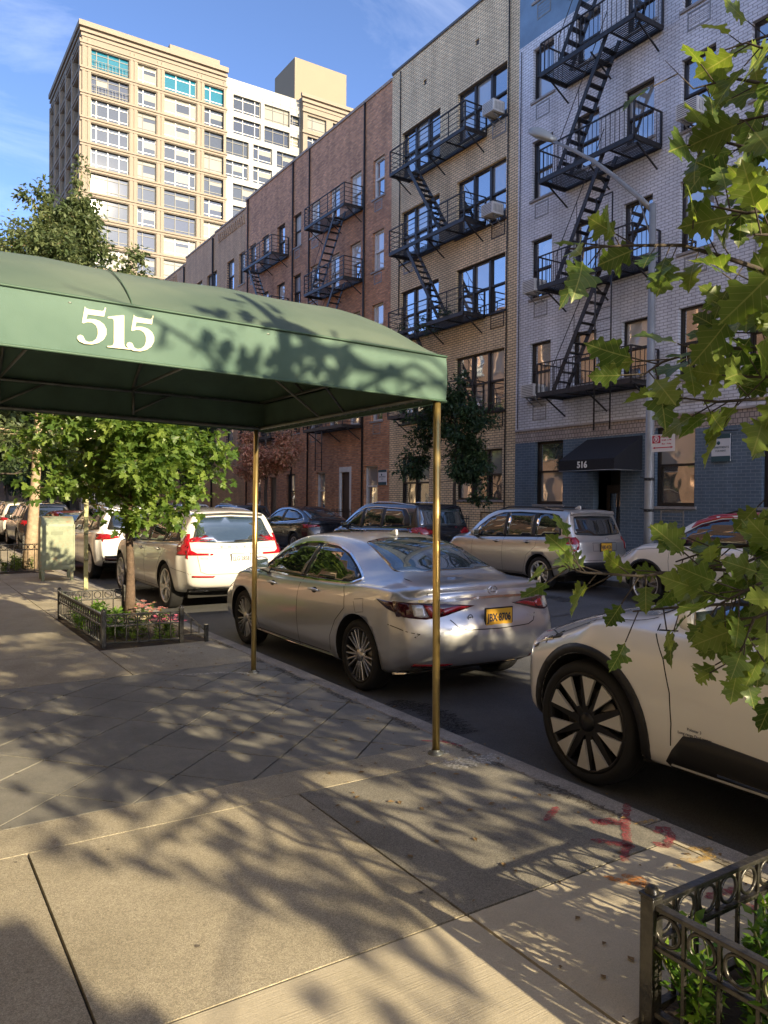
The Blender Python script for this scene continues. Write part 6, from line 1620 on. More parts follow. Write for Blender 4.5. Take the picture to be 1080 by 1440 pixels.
# ---- street lamp
Ls = empty('street_lamp', (13.6, 10.66, 0), 0, 'tall grey street lamp with a curved arm in front of the white brick house', 'street lamp')
M_lamp = mat('lamp_grey', (.27,.28,.28), .5, .3, var=.15, vscale=3, bump=.15, bscale=12)
a = MB(); a.tube([(0,0,0),(0,0,1.0),(0,.0,8.0)], [.115,.10,.07], 12); a.build('pole', M_lamp, Ls)
a = MB(); a.tube([(0,0,7.85),(0,.35,8.25),(-.0,1.05,8.95),(0,1.7,9.55),(0,2.5,10.15),(0,3.0,10.5)], [.06,.055,.05,.045,.04,.035], 10); a.tube([(0,0,7.2),(0,.35,8.2)], .02, 6); a.build('arm', M_lamp, Ls)
a = MB()
pr_ = [(0,.04),(.05,.10),(.35,.15),(.55,.17),(.75,.13),(.86,.03)]
d_ = Vector((0,.78,.52)).normalized(); u_ = Vector((0,-.52,.78)).normalized(); o_ = Vector((0,2.9,10.45)); n_ = 14; vs = []
for t, r_ in pr_:
    for i in range(n_):
        q = 2*pi*i/n_; vs.append(o_+d_*t*1.15+Vector((1,0,0))*(cos(q)*r_*1.45)+u_*(sin(q)*r_*(.95 if sin(q) > 0 else .6)))
a.add(vs, [(i*n_+k, i*n_+(k+1)%n_, (i+1)*n_+(k+1)%n_, (i+1)*n_+k) for i in range(len(pr_)-1) for k in range(n_)]+[tuple(range(n_))[::-1], tuple(range((len(pr_)-1)*n_, len(pr_)*n_))], True)
a.build('lamp_head', mat('lamp_head_grey', (.36,.38,.36), .45, .2), Ls)
a = MB(); a.lathe([(.001,-.09),(.06,-.085),(.10,-.05),(.12,0)], 'z', tuple(o_+d_*.62+Vector((0,0,-.0))), 14); a.build('lens', mat('lamp_glass', (.5,.52,.48), .2), Ls)
a = MB()
for z in (2.18, 1.52):
    a = MB(); a.lathe([(.106,-.03),(.108,0),(.106,.03)], 'z', (0,0,z), 12); a.tube([(-.10,-.03,z),(-.14,-.12,z-.02),(-.12,-.17,z+.03)], .012, 5); a.tube([(-.10,.05,z+.02),(-.15,.12,z+.05)], .010, 5)
    a.build('strap', mat('black_tape', (.02,.02,.02), .6), Ls)
Sg = empty('parking_sign', (13.47, 10.27, 2.92), 0, 'white no parking sign with red symbol and arrow on the lamp post', 'sign')
a = MB(); a.box(-.004, .0, -.33, .24, -.18, .18); a.build('plate', mat('sign_enamel', (.70,.69,.70), .4), Sg, bevel=.002)
rdm = mat('sign_red', (.45,.02,.06), .45)
a = MB(); a.box(-.006,-.004,.02,.22,0,.16); a.build('symbol_ground', rdm, Sg)
a = MB(); a.ring((-.009,.12,.08), 'x', .06, .009, 20, 5, R2=.002); a.bar((-.009,.16,.12), (-.009,.08,.04), .003, .016, up=(1,0,0)); a.build('symbol', mat('sign_enamel', (.7,.69,.7), .4), Sg)
text_mesh('P', .10, .001, 'lettering', mat('sign_enamel', (.7,.7,.7)), Sg, FACING(-.0075,.12,.078), bold=.004)
for t, z in (('No Parking', .115), ('8 AM - 6 PM', .055), ('Mon - Friday', .0-.02)):
    text_mesh(t, .045, .0006, 'lettering', rdm, Sg, FACING(-.0055,-.13,z), bold=.001)
a = MB(); a.box(-.006,-.004,-.24,.16,-.105,-.085); a.prism([(.21,-.095),(.15,-.07),(.15,-.12)], 'yz', -.006, -.004); a.prism([(-.29,-.095),(-.23,-.12),(-.23,-.07)], 'yz', -.006, -.004); a.build('arrow', rdm, Sg)

# ---- relay mail box, sign pole, railings of the tree pits
m_olive = mat('olive_enamel', (.20,.245,.175), .55, .1, var=.2, vscale=7, col2=(.27,.30,.21), bump=.15, bscale=20)
def rust(m):
    t = m.node_tree; b = t.nodes['Principled BSDF']; L = t.links.new; N = t.nodes.new
    src = b.inputs['Base Color'].links[0].from_socket
    g = N('ShaderNodeTexCoord'); n = N('ShaderNodeTexNoise'); n.inputs['Scale'].default_value = 4.5; n.inputs['Detail'].default_value = 10; n.inputs['Roughness'].default_value = .75
    r = N('ShaderNodeValToRGB'); r.color_ramp.elements[0].position = .56; r.color_ramp.elements[1].position = .66
    mx_ = N('ShaderNodeMix'); mx_.data_type = 'RGBA'; mx_.inputs[7].default_value = (.28,.13,.06,1)
    L(g.outputs['Object'], n.inputs['Vector']); L(n.outputs['Fac'], r.inputs[0]); L(r.outputs[0], mx_.inputs[0]); L(src, mx_.inputs[6]); L(mx_.outputs[2], b.inputs['Base Color'])
rust(m_olive)
Mb = empty('mail_box', (2.92, 16.9, 0), radians(-4), 'rusty olive green relay mail box with rounded top on the pavement edge', 'mail box')
a = MB(); w2, d2, z0, z1 = .31, .31, .22, 1.30
prf = [(-d2,z0),(d2,z0),(d2,z1-.20)] + [(d2*cos(q*pi/12), z1-.20+.20*sin(q*pi/12)) for q in range(1, 12)] + [(-d2,z1-.20)]
a.prism(prf, 'yz', -w2, w2); a.build('cabinet', m_olive, Mb, bevel=.012)
a = MB(); a.box(-w2+.01, w2-.01, -d2-.006, -d2-.001, z0+.03, z1-.24); a.build('door', m_olive, Mb, bevel=.004)
a = MB()
for x in (-w2, w2): a.box(x-.012, x+.012, -d2-.014, -d2+.02, z0-.02, z1-.16)
a.build('edge_strip', m_olive, Mb)
for x in (-.27, .27):
    for y in (-.27, .27): a = MB(); a.box(x-.03, x+.03, y-.03, y+.03, 0, z0+.02); a.build('leg', m_olive, Mb, bevel=.004)
a = MB(); a.box(-.12,.10,-d2-.010,-d2-.004,.93,1.0); a.build('name_panel', mat('olive_faded', (.17,.20,.14), .6), Mb, bevel=.002)
Sp = empty('sign_pole', (3.04, 14.65, 0), 0, 'weathered green steel sign pole beside the mail box', 'sign pole')
m_pole = mat('yellowed_pole', (.34,.33,.15), .5, .2, var=.3, vscale=10, col2=(.40,.40,.22))
a = MB()
a.box(-.035,.035,-.012,.006,0,3.3); a.box(-.035,-.028,.004,.03,0,3.3); a.box(.028,.035,.004,.03,0,3.3); a.build('channel_post', m_pole, Sp)
a = MB()
for z in (.55,1.02,1.55,2.02): a.lathe([(.03,-.02),(.044,0),(.03,.02)], 'z', (0,0,z), 8)
a.build('band', mat('post_band', (.20,.20,.12), .6), Sp)
a = MB(); a.box(-.15,.15,-.016,-.012,2.75,3.2); a.build('sign_plate', mat('pale_sign', (.6,.5,.5), .5), Sp)

M_fence = mat('fence_black', (.020,.020,.021), .32, .2, var=.4, vscale=25, col2=(.05,.047,.043), bump=.35, bscale=45, coat=.3)
M_fence_b = M_fence
def fence_run(r, a, b, H=.40, step=.115, ringr=.045, z0=.05, n=None):
    """one side of a tree guard: top rail, ring rail, pickets and rings"""
    a, b = Vector(a), Vector(b); d = b-a; Ln = d.length; d.normalize(); n = n or int(Ln/step); up = Vector((0,0,1))
    z1, z2 = H-.015, H-.015-.125
    q = MB(); q.bar(a+up*z1, b+up*z1, .032, .016); q.bar(a+up*z2, b+up*z2, .028, .016); q.bar(a+up*z0, b+up*z0, .030, .018); q.build('rail', M_fence, r, bevel=.003)
    q = MB(); ax = 'y' if abs(d.x) > abs(d.y) else 'x'
    for i in range(1, n): p = a+d*(Ln*i/n); q.bar(p+up*z0, p+up*(z1-.008), .013, .013)
    q.build('picket', M_fence, r, bevel=.002)
    q = MB()
    for i in range(n):
        p = a+d*(Ln*(i+.5)/n)+up*((z1+z2)/2); q.ring(p, ax, min(ringr, Ln/n/2-.006), .0065, 24, 8)
    q.build('ring', M_fence, r)
def fence_post(r, p, H=.46, w=.045):
    a = MB(); x, y = p[0], p[1]; a.box(x-w/2,x+w/2,y-w/2,y+w/2,0,H); a.box(x-w/2-.004,x+w/2+.004,y-w/2-.004,y+w/2+.004,H,H+.012)
    a.lathe([(w*.46,H+.012),(w*.40,H+.026),(w*.2,H+.034),(.001,H+.036)], 'z', (x,y,0), 14); a.build('post', M_fence, r, bevel=.004)
F1 = empty('tree_guard', (2.6, .3, 0), 0, 'black iron tree guard with rings round the leafy shrub in the foreground corner', 'tree guard', 'black iron tree guards')
P0, P1, P2, P3 = (2.035,1.565,0), (3.20,1.565,0), (2.035,-.95,0), (3.20,-.95,0)
fence_run(F1, P0, P1, H=.40); fence_run(F1, P0, P2, H=.40); fence_run(F1, P2, P3, H=.40)
for p in (P0,P1,P2,P3): fence_post(F1, p, .41, .050)
F2 = empty('tree_guard', (2.45, 10, 0), 0, 'black iron tree guard round the small tree and pink flowers before the white estate car', 'tree guard', 'black iron tree guards')
Q0, Q1, Q2, Q3 = (2.02,8.83,0), (2.86,8.72,0), (2.0,11.3,0), (2.86,11.3,0)
fence_run(F2, Q0, Q1, H=.38, step=.12); fence_run(F2, Q0, Q2, H=.38, step=.12); fence_run(F2, Q2, Q3, H=.38, step=.13)
for p in (Q0,Q1,Q2,Q3): fence_post(F2, p, .40, .05)
a = MB(); a.bar((2.88,8.71,.36),(3.14,8.66,.12),.02,.02); a.bar((2.88,8.71,.09),(3.14,8.66,.09),.02,.02); a.box(3.12,3.16,8.64,8.68,0,.2)
for k in (1,2): a.bar((2.88+.09*k,8.71-.015*k,.09),(2.88+.09*k,8.71-.015*k,.36-.083*k),.012,.012)
a.bar((2.88,11.3,.36),(3.14,11.3,.12),.02,.02); a.box(3.12,3.16,11.28,11.32,0,.2); a.build('sloped_end', M_fence, F2)
F3 = empty('tree_guard', (2.5, 19.8, 0), 0, 'black iron tree guard round the pale trunk at the left edge', 'tree guard', 'black iron tree guards')
R0, R1, R2_, R3 = (1.95,18.6,0), (2.9,18.6,0), (1.95,21.2,0), (2.9,21.2,0)
fence_run(F3, R0, R1, H=.66, step=.13, ringr=.055); fence_run(F3, R0, R2_, H=.66, step=.13, ringr=.055)
for p in (R0,R1,R2_,R3): fence_post(F3, p, .70, .05)
settle(F1); settle(F2); settle(F3)
# ================================================================ trees and plants
M_bark = mat('bark', (.16,.115,.08), .9, var=.35, vscale=14, bump=1., bscale=25)
M_bark_mid = mat('brown_bark', (.10,.068,.048), .9, var=.35, vscale=14, bump=1., bscale=25)
M_bark_pale = mat('pale_bark', (.33,.25,.17), .85, var=.3, vscale=12, bump=.8, bscale=18)
M_bark_dark = mat('dark_bark', (.055,.045,.038), .9, var=.35, vscale=14, bump=1., bscale=25)
LF_oak = leafmat('oak_leaf', (.070,.130,.026), (.130,.20,.045), .45, .34, 5, True)
LF_mid = leafmat('bright_leaf', (.065,.13,.025), (.14,.22,.045), .45, .42, 6)
LF_dark = leafmat('dark_leaf', (.018,.045,.020), (.045,.085,.035), .35, .45, 5)
LF_loc = leafmat('locust_leaf', (.065,.105,.045), (.15,.19,.085), .40, .5, 3)
LF_far = leafmat('far_leaf', (.022,.045,.018), (.06,.10,.035), .35, .6, .5)
LF_brown = leafmat('brown_leaf', (.36,.20,.11), (.56,.36,.22), .3, .6, 5)
LF_shrub = leafmat('shrub_leaf', (.06,.15,.02), (.14,.27,.045), .45, .4, 20)
LEAF_OAK = [(0,0),(.04,.08),(.12,.12),(.22,.13),(.27,.19),(.19,.25),(.15,.31),(.20,.35),(.33,.36),(.42,.44),(.33,.49),(.35,.55),(.25,.57),(.18,.62),(.20,.67),(.28,.71),(.27,.78),(.17,.79),(.15,.86),(.10,.90),(.05,.92),(0,1.02)]
def leaf_poly(kind):
    if kind == 'oak':
        R_ = LEAF_OAK; n = len(R_)
        v = []; f = []
        for (x, y) in R_: v.append((x, y))
        # centre line points at the same heights; left side mirrored
        mid = [(0, y) for (_, y) in R_]; left = [(-x, y) for x, y in R_]
        pts = v+mid+left
        for i in range(n-1): f.append((n+i, i, i+1, n+i+1)); f.append((2*n+i, n+i, n+i+1, 2*n+i+1))
        return pts, f
    if kind == 'maple':    # simpler lobed leaf
        r = [(0,0),(.14,.16),(.44,.14),(.30,.34),(.46,.52),(.18,.56),(.20,.80),(0,1)]
        n = len(r); pts = r+[(0,y) for _, y in r]+[(-x,y) for x, y in r]
        f = []
        for i in range(n-1): f.append((n+i,i,i+1,n+i+1)); f.append((2*n+i,n+i,n+i+1,2*n+i+1))
        return pts, f
    if kind == 'oval':
        pts = [(0,0),(.24,.4),(0,1),(-.24,.4),(0,.45)]; return pts, [(0,1,4),(1,2,4),(2,3,4),(3,0,4)]
    pts = [(0,0),(.26,.5),(0,1),(-.26,.5)]; return pts, [(0,1,2,3)]
class Leaves:
    def __init__(s, kind): s.pts, s.fs = leaf_poly(kind); s.v = []; s.f = []; s.kind = kind; s.uv = []; s.tn = []
    def add(s, p, d, n, size, cup=.25, twist=0):
        """leaf at p pointing along d with face normal n"""
        d = d.normalized(); x = d.cross(n)
        if x.length < 1e-4: x = d.orthogonal()
        x.normalize(); n = x.cross(d); o = len(s.v); tn = random.random(); bend = random.uniform(-.35,.5)
        for (a, b) in s.pts:
            fold = abs(a)*cup; droop = -b*b*cup*.7 - bend*abs(a)**1.6*1.2*(1 if a > 0 else .5)
            s.uv.append((a+.5, b)); s.tn.append(tn)
            wob = .05*sin(b*9+twist)*(abs(a)*3)
            q = p + x*(a*size) + d*(b*size) + n*(size*(fold*.6+droop+wob)); s.v.append((q.x, q.y, q.z))
        for f in s.fs: s.f.append(tuple(i+o for i in f))
    def build(s, name, m, parent, smooth=False):
        me = bpy.data.meshes.new(name); me.from_pydata(s.v, [], s.f); me.materials.append(m); me.update()
        tv = me.attributes.new('tint', 'FLOAT', 'POINT'); tv.data.foreach_set('value', s.tn)
        if s.kind == 'oak':
            ul = me.uv_layers.new(name='leaf'); vi = [0]*len(me.loops); me.loops.foreach_get('vertex_index', vi); flat = []
            for k_ in vi: flat += s.uv[k_]
            ul.data.foreach_set('uv', flat); smooth = True
        if smooth: me.polygons.foreach_set('use_smooth', [True]*len(me.polygons))
        o = bpy.data.objects.new(name, me); COL.objects.link(o); o.parent = parent; return o
def rvec(): 
    while True:
        v = Vector((random.uniform(-1,1), random.uniform(-1,1), random.uniform(-1,1)))
        if .05 < v.length < 1: return v.normalized()
def branch_path(a, b, n=6, wob=.12):
    a, b = Vector(a), Vector(b); L_ = (b-a).length; pts = []
    o1 = rvec()*L_*wob
    for i in range(n+1):
        t = i/n; pts.append(a.lerp(b, t)+o1*sin(pi*t)+rvec()*L_*wob*.12*(0 < i < n))
    return pts
def tree(name, label, loc, th, tr_, blobs, nleaf, lsize, kind, lm, bm_, group=None, seed=1, lean=(0,0), trunk_split=.55, jitter=.35, accept=None, cat='tree'):
    """blobs: (x,y,z,rx,ry,rz,weight) foliage clumps about the base; th: height of the trunk, tr_: its radius"""
    random.seed(seed); r = empty(name, loc, 0, label, cat, group)
    t = MB(); n = 9; pts = [Vector((lean[0]*i/n+.04*sin(i*1.3)*i/n, lean[1]*i/n+.04*cos(i*1.7)*i/n, th*i/n)) for i in range(n+1)]
    rad = [tr_*(1.45 if i == 0 else 1.08 if i == 1 else 1-.55*i/n) for i in range(n+1)]
    t.tube(pts, rad, 12); t.build('trunk', bm_, r)
    br = MB(); lf = Leaves(kind); tw_ = sum(b[6] for b in blobs)
    for (x, y, z, rx, ry, rz, w_) in blobs:
        c = Vector((x, y, z)); h = min(th, max(th*trunk_split*.7, z-.5*rz-.2)); k = h/th*n; i = int(min(n-1, k)); base = pts[i].lerp(pts[i+1], min(1, k-i))
        bp = branch_path(base, c, 6, .12); r0 = tr_*.42*min(1, max(.35, rx/1.2)); br.tube(bp, [r0*(1-.7*q/6) for q in range(7)], 6)
        ns = max(4, int(8*w_**.5)); subs = []
        for _ in range(ns):
            d = rvec(); e = c+Vector((d.x*rx, d.y*ry, d.z*rz))*random.uniform(.55, 1.0); sp_ = branch_path(bp[random.randint(3, 6)], e, 4, .15); br.tube(sp_, [r0*.28, r0*.2, r0*.14, r0*.1, r0*.05], 4, cap=False); subs.append(sp_)
        m = int(nleaf*w_/tw_)
        for _ in range(m):
            if random.random() < .72:
                sp_ = random.choice(subs); q = random.uniform(.6, 4); i = min(3, int(q)); p = sp_[i].lerp(sp_[i+1], q-i)+rvec()*jitter*random.random()*min(rx, 1)
            else:
                d = rvec()*(random.random()**.4); p = c+Vector((d.x*rx, d.y*ry, d.z*rz))
            wp = p+Vector(loc)
            if accept and not accept(wp): continue
            out_ = (p-c); out_.z *= .4
            d = (out_.normalized()*.7+rvec()*.8+Vector((0,0,-.25))) if out_.length > .01 else rvec()
            nn = (Vector((0,0,1))+rvec()*.75).normalized()
            lf.add(p, d, nn, lsize*random.uniform(.6, 1.25), cup=random.uniform(.05,.4), twist=random.uniform(0,6))
    br.build('branches', bm_, r); lf.build('crown', lm, r)
    return r
def blobs_in(n, cx, cy, cz, rx, ry, rz, s, seed, wmin=.6):
    random.seed(seed); o = []
    for _ in range(n):
        d = rvec()*(random.random()**.45); k = random.uniform(.7, 1.25)*s
        o.append((cx+d.x*rx, cy+d.y*ry, cz+d.z*rz, k, k, k*.75, random.uniform(wmin, 1.3)))
    return o
def to_px(p):
    d = Vector(p)-Vector((0,0,CAM_H)); z = d.dot(_F)
    return (540+1081*d.dot(_R)/z, 720-1081*d.dot(_U)/z) if z > .05 else (-9999, -9999)
# small lobed-leaf tree in the flowered pit
b_ = blobs_in(17, .05, 0, 2.45, 1.15, 1.3, .95, .48, 5) + [(.6,-.3,1.5,.4,.4,.25,.5),(-.2,-.5,1.45,.45,.45,.25,.5),(1.1,0,1.9,.45,.5,.35,.6),(.2,.3,1.75,.6,.6,.3,.8),(1.25,.3,2.3,.4,.4,.3,.5),(-.9,.2,2.0,.4,.4,.3,.5),(-1.3,0,2.3,.4,.4,.3,.5),(-1.2,-.3,1.8,.35,.35,.25,.4)]
tree('oak_tree', 'small bright green tree with a thin brown trunk in the flowered pit', (2.86, 10.95, 0), 3.1, .062, b_, 8200, .12, 'maple', LF_mid, M_bark_mid, 'young street trees', 3, jitter=.28)
# tall tree with the pale trunk; its feathery crown stands above the canopy
b_ = blobs_in(34, 1.0, .2, 6.9, 2.1, 1.7, 1.3, .62, 8) + blobs_in(14, .8, .1, 8.4, 1.1, .9, .9, .46, 9) + [(2.6,.2,7.3,.45,.5,.5,.6),(2.9,.2,6.6,.5,.5,.4,.6),(2.5,0,7.9,.3,.3,.3,.3),(1.15,0,9.7,.22,.22,.45,.3),(.3,-.2,9.0,.28,.28,.4,.3),(-.3,0,8.0,.4,.4,.4,.4),(-.5,0,7.2,.6,.6,.4,.6),(3.5,0,6.3,.25,.25,.25,.2),(-.3,0,2.9,1.2,1.1,.45,1.3),(.6,.3,3.1,.9,.9,.4,1),(2.0,0,3.6,.9,.9,.5,1),(-.9,0,3.3,.8,.8,.4,.8)]
tree('locust_tree', 'tall feathery tree with a pale sunlit trunk rising above the canopy at the left', (2.85, 19.9, 0), 8.2, .125, b_, 32000, .13, 'quad', LF_loc, M_bark_pale, 'street trees at the left', 12, lean=(.5,0), jitter=.45)
# trees further down both sides
k = 0
for (x, y, h, s_, lab, lm) in ((2.9,28,7.5,1.5,'leafy green tree on the near side behind the tall feathery one',LF_far),(2.9,36,8,1.7,'dark leafy tree on the near side half way down the block',LF_far),(2.9,45,8.5,1.8,'dark green tree farther down the near pavement',LF_far),(2.9,56,9,2.0,'big dark tree near the end of the near pavement',LF_far),(2.9,67,9,2.1,'last tree on the near pavement before the avenue',LF_far),
                          (14.0,41,7,1.5,'dark green tree on the far pavement beyond the brown one',LF_far),(14.0,50,7.5,1.6,'dark tree in front of the orange brick house',LF_far),(14.0,60,8,1.8,'dark tree at the far end of the far pavement',LF_far),(14.0,71,8,2,'last tree on the far pavement before the avenue',LF_far)):
    b_ = blobs_in(16, 2.2 if x < 5 and y > 34 else (-1.2 if x > 5 else .2), 0, h*.62, s_*1.9, s_*1.7, h*.34, s_*.62, 30+k)
    tree('street_tree', lab, (x, y, 0), h*.62, .15, b_, 6500, .30, 'quad', lm, M_bark_dark, 'trees further down the street', 40+k); k += 1
for i, (x, y) in enumerate(((7,99),(12,101),(16.5,100),(21.5,98))):
    b_ = blobs_in(14, 0, 0, 5.6, 3.6, 2, 3.6, 1.8, 60+i)
    tree('avenue_tree', ('dark mass of foliage at the end of the street, leftmost tree','dark rounded tree across the avenue, second from the left','dark rounded tree across the avenue, third from the left','dark tree at the foot of the tower')[i], (x, y, 0), 6, .2, b_, 6000, .50, 'quad', LF_far, M_bark_dark, 'trees across the avenue', 70+i)
# far pavement: young dark tree before the tan house, and the one with dead brown leaves
b_ = blobs_in(22, 0, .5, 3.4, 1.05, 1.75, 1.7, .58, 15) + [(0,.2,4.9,.4,.45,.5,.5),(0,.9,4.4,.4,.5,.4,.5),(-.2,-1.5,2.6,.35,.45,.14,.35),(-.2,-1.6,3.75,.35,.5,.14,.35),(-.1,-1.3,1.8,.35,.45,.2,.4),(0,1.7,3.9,.35,.5,.3,.4),(0,-.3,5.3,.25,.3,.35,.3)]
tree('pear_tree', 'young dark green tree standing in front of the tan brick house', (13.95, 17.75, 0), 4.6, .06, b_, 17000, .125, 'oval', LF_dark, M_bark_dark, 'young street trees', 16, jitter=.3)
b_ = blobs_in(15, 0, 0, 3.4, 1.3, 2.6, 1.5, .6, 25)
tree('brown_tree', 'tree with dry brown leaves in front of the red brick houses', (14.0, 31.2, 0), 4.6, .09, b_, 14000, .16, 'oval', LF_brown, M_bark_dark, 'young street trees', 26, jitter=.35)
# creeper on the lowest landing of the tan house
r = empty('hanging_plant', (FX-.9, 22.6, 8.0), 0, 'trailing green plant on the fire escape of the tan house', 'plant'); random.seed(77)
lf = Leaves('oval'); st = MB()
for i in range(13):
    a = Vector((random.uniform(-.1,.1), random.uniform(-1.6,1.4), random.uniform(-.05,.2))); b = a+Vector((random.uniform(-.15,.15), random.uniform(-.5,.5), random.uniform(-1.1,.3))); pp_ = branch_path(a, b, 5, .2); st.tube(pp_, .006, 4)
    for _ in range(55): q = random.random()*4.99; j = int(q); lf.add(pp_[j].lerp(pp_[j+1], q-j)+rvec()*.10, rvec(), rvec(), random.uniform(.05,.10))
st.build('stems', M_bark_dark, r); lf.build('foliage', LF_dark, r)

# ---- the oak at the right: trunk out of view, twigs with big lobed leaves reaching into it
def shade_ok(p):
    """shapes the unseen crown by its shadow: keep leaves whose shadow falls where shade is wanted"""
    t = p.z/sd.z; gx, gy = p.x-sd.x*t, p.y-sd.y*t
    # shadow on the canopy's near side
    if gy > 4.0:
        t2 = (p.y-4.0)/sd.y; fz = p.z-sd.z*t2; fx = p.x-sd.x*t2
        if p.y < 4 and fz > 2.25:
            if fz < 3.3 and fx < 3.1:
                if 1.15 < fx < 2.35: return noise.noise(Vector((fx*2.6, fz*3.2, 3.3))) > -.05+.25*abs(fx-1.75)
                return fx > 2.6 and fz < 2.5 and noise.noise(Vector((fx*4, fz*4, 9.))) > .05
            return True
    nz_ = noise.noise(Vector((gx*2.4, gy*1.3, .7)))
    if gx > 3.3: return True
    if gx > 2.0 and gy > 1.6: return nz_ > -.32
    if gy > 7.0: return nz_ > -.02
    if gy > 4.15:
        if .30 < gx < .66 and gy < 6.8: return False  # crown gap cut to leave a strip of light on the ground
        if gx < 1.3: return nz_ > -.05
        return nz_ > -.30
    if gy > 2.3:
        lim = 1.12 + .55*max(0, (3.1-gy)) if gy < 3.1 else 1.12-.55*(gy-3.1)
        if gx > lim: return nz_ > -.12
        return False
    if 1.2 < gx < 1.55 and 2.05 < gy: return nz_ > -.1
    if gy > 1.6 and gx > 1.95: return True
    return gx > 2.1
def in_frame_ok(p):
    u, v = to_px(p)
    if u < -3000: return True
    if v < -60 or v > 1500 or u < -60: return True
    if u > 1110: return True
    return False
Ok = empty('oak_tree', (2.72, -.15, 0), 0, 'oak with big lobed leaves hanging into view at the right edge', 'tree'); random.seed(101)
t = MB(); t.tube([(0,0,0),(0,.0,.25),(.02,.0,1.2),(.0,.03,2.4),(.04,.0,3.6),(0,0,4.6)], [.14,.10,.09,.08,.06,.03], 14); t.build('trunk', M_bark, Ok)
lf = Leaves('oak'); br = MB(); OO = Vector(Ok.location)
def twig(pts, n, size, seed, spread=.10, r0=.008, skip=0.):
    random.seed(seed); P = [Vector(p)-OO for p in pts]; br.tube(P, [r0*(1-.7*i/(len(P)-1)) for i in range(len(P))], 6)
    m = len(P)-1
    for i in range(n):
        q = (skip+(1-skip)*(i+random.random()*.7)/n)*m; q = min(q, m-.001); j = int(q); p = P[j].lerp(P[j+1], q-j); d = (P[j+1]-P[j]).normalized()
        side = rvec(); side = (side-d*side.dot(d)).normalized(); dd = (d*.55+side*.9+Vector((0,0,-.25))).normalized()
        st_ = p+dd*random.uniform(.03, .06+spread*.5); br.tube([p, st_], .0022, 4, cap=False)
        face = (Vector((-.55,-.55,.55))+rvec()*.85).normalized()
        lf.add(st_, dd, face, size*.74*random.uniform(.65,1.2), cup=random.uniform(.08,.38), twist=random.uniform(0,6))
twig([(2.303, 1.26, 2.312), (2.078, 1.347, 2.368), (1.912, 1.395, 2.392), (1.776, 1.483, 2.39), (1.602, 1.536, 2.362)], 20, 0.170, 200)
br.tube([p-OO for p in branch_path((2.72,-.13,1.25),(2.303, 1.26, 2.312),6,.16)], [.017,.015,.013,.011,.009,.007,.006], 6)
twig([(2.644, 1.408, 3.048), (2.426, 1.43, 3.016), (2.263, 1.476, 3.01), (2.114, 1.511, 2.948)], 9, 0.190, 201)
br.tube([p-OO for p in branch_path((2.72,-.13,2.00),(2.644, 1.408, 3.048),6,.16)], [.017,.015,.013,.011,.009,.007,.006], 6)
twig([(2.114, 1.511, 2.948), (2.04, 1.561, 3.036)], 1, 0.170, 202, r0=.0022)
twig([(2.623, 1.424, 3.216), (2.454, 1.474, 3.208), (2.29, 1.52, 3.13)], 8, 0.170, 203)
br.tube([p-OO for p in branch_path((2.72,-.13,3.06),(2.623, 1.424, 3.216),6,.16)], [.017,.015,.013,.011,.009,.007,.006], 6)
twig([(2.542, 1.351, 2.763), (2.31, 1.381, 2.75), (2.198, 1.454, 2.782), (2.086, 1.527, 2.77)], 11, 0.180, 204)
br.tube([p-OO for p in branch_path((2.72,-.13,2.58),(2.542, 1.351, 2.763),6,.16)], [.017,.015,.013,.011,.009,.007,.006], 6)
twig([(2.152, 1.122, 2.449), (2.054, 1.185, 2.467), (1.925, 1.208, 2.428), (1.891, 1.291, 2.466)], 9, 0.170, 205)
br.tube([p-OO for p in branch_path((2.72,-.13,1.51),(2.152, 1.122, 2.449),6,.16)], [.017,.015,.013,.011,.009,.007,.006], 6)
twig([(1.947, 1.014, 2.302), (1.873, 1.062, 2.319), (1.752, 1.08, 2.301)], 5, 0.200, 206)
br.tube([p-OO for p in branch_path((2.72,-.13,1.46),(1.947, 1.014, 2.302),6,.16)], [.017,.015,.013,.011,.009,.007,.006], 6)
twig([(2.441, 1.288, 2.163), (2.178, 1.338, 2.119), (2.053, 1.419, 2.118), (1.904, 1.455, 2.065), (1.81, 1.455, 2.014)], 16, 0.170, 207)
br.tube([p-OO for p in branch_path((2.72,-.13,1.39),(2.441, 1.288, 2.163),6,.16)], [.017,.015,.013,.011,.009,.007,.006], 6)
twig([(2.237, 1.178, 1.958), (2.118, 1.255, 1.956), (1.998, 1.333, 1.945), (1.869, 1.356, 1.947)], 12, 0.170, 208)
br.tube([p-OO for p in branch_path((2.72,-.13,1.55),(2.237, 1.178, 1.958),6,.16)], [.017,.015,.013,.011,.009,.007,.006], 6)
twig([(2.339, 1.236, 2.248), (2.214, 1.317, 2.247), (2.124, 1.374, 2.225)], 7, 0.170, 209)
br.tube([p-OO for p in branch_path((2.72,-.13,1.54),(2.339, 1.236, 2.248),6,.16)], [.017,.015,.013,.011,.009,.007,.006], 6)
twig([(2.459, 1.268, 1.675), (2.366, 1.329, 1.696), (2.31, 1.365, 1.696)], 3, 0.140, 210)
br.tube([p-OO for p in branch_path((2.72,-.13,0.97),(2.459, 1.268, 1.675),6,.16)], [.017,.015,.013,.011,.009,.007,.006], 6)
twig([(2.601, 1.291, 1.399), (2.31, 1.361, 1.44), (2.098, 1.439, 1.454), (1.892, 1.512, 1.435), (1.749, 1.605, 1.444), (1.696, 1.64, 1.465)], 27, 0.155, 211)
br.tube([p-OO for p in branch_path((2.72,-.13,0.95),(2.601, 1.291, 1.399),6,.16)], [.017,.015,.013,.011,.009,.007,.006], 6)
twig([(2.601, 1.293, 1.491), (2.358, 1.391, 1.527), (2.18, 1.446, 1.517), (2.068, 1.518, 1.471)], 14, 0.150, 212)
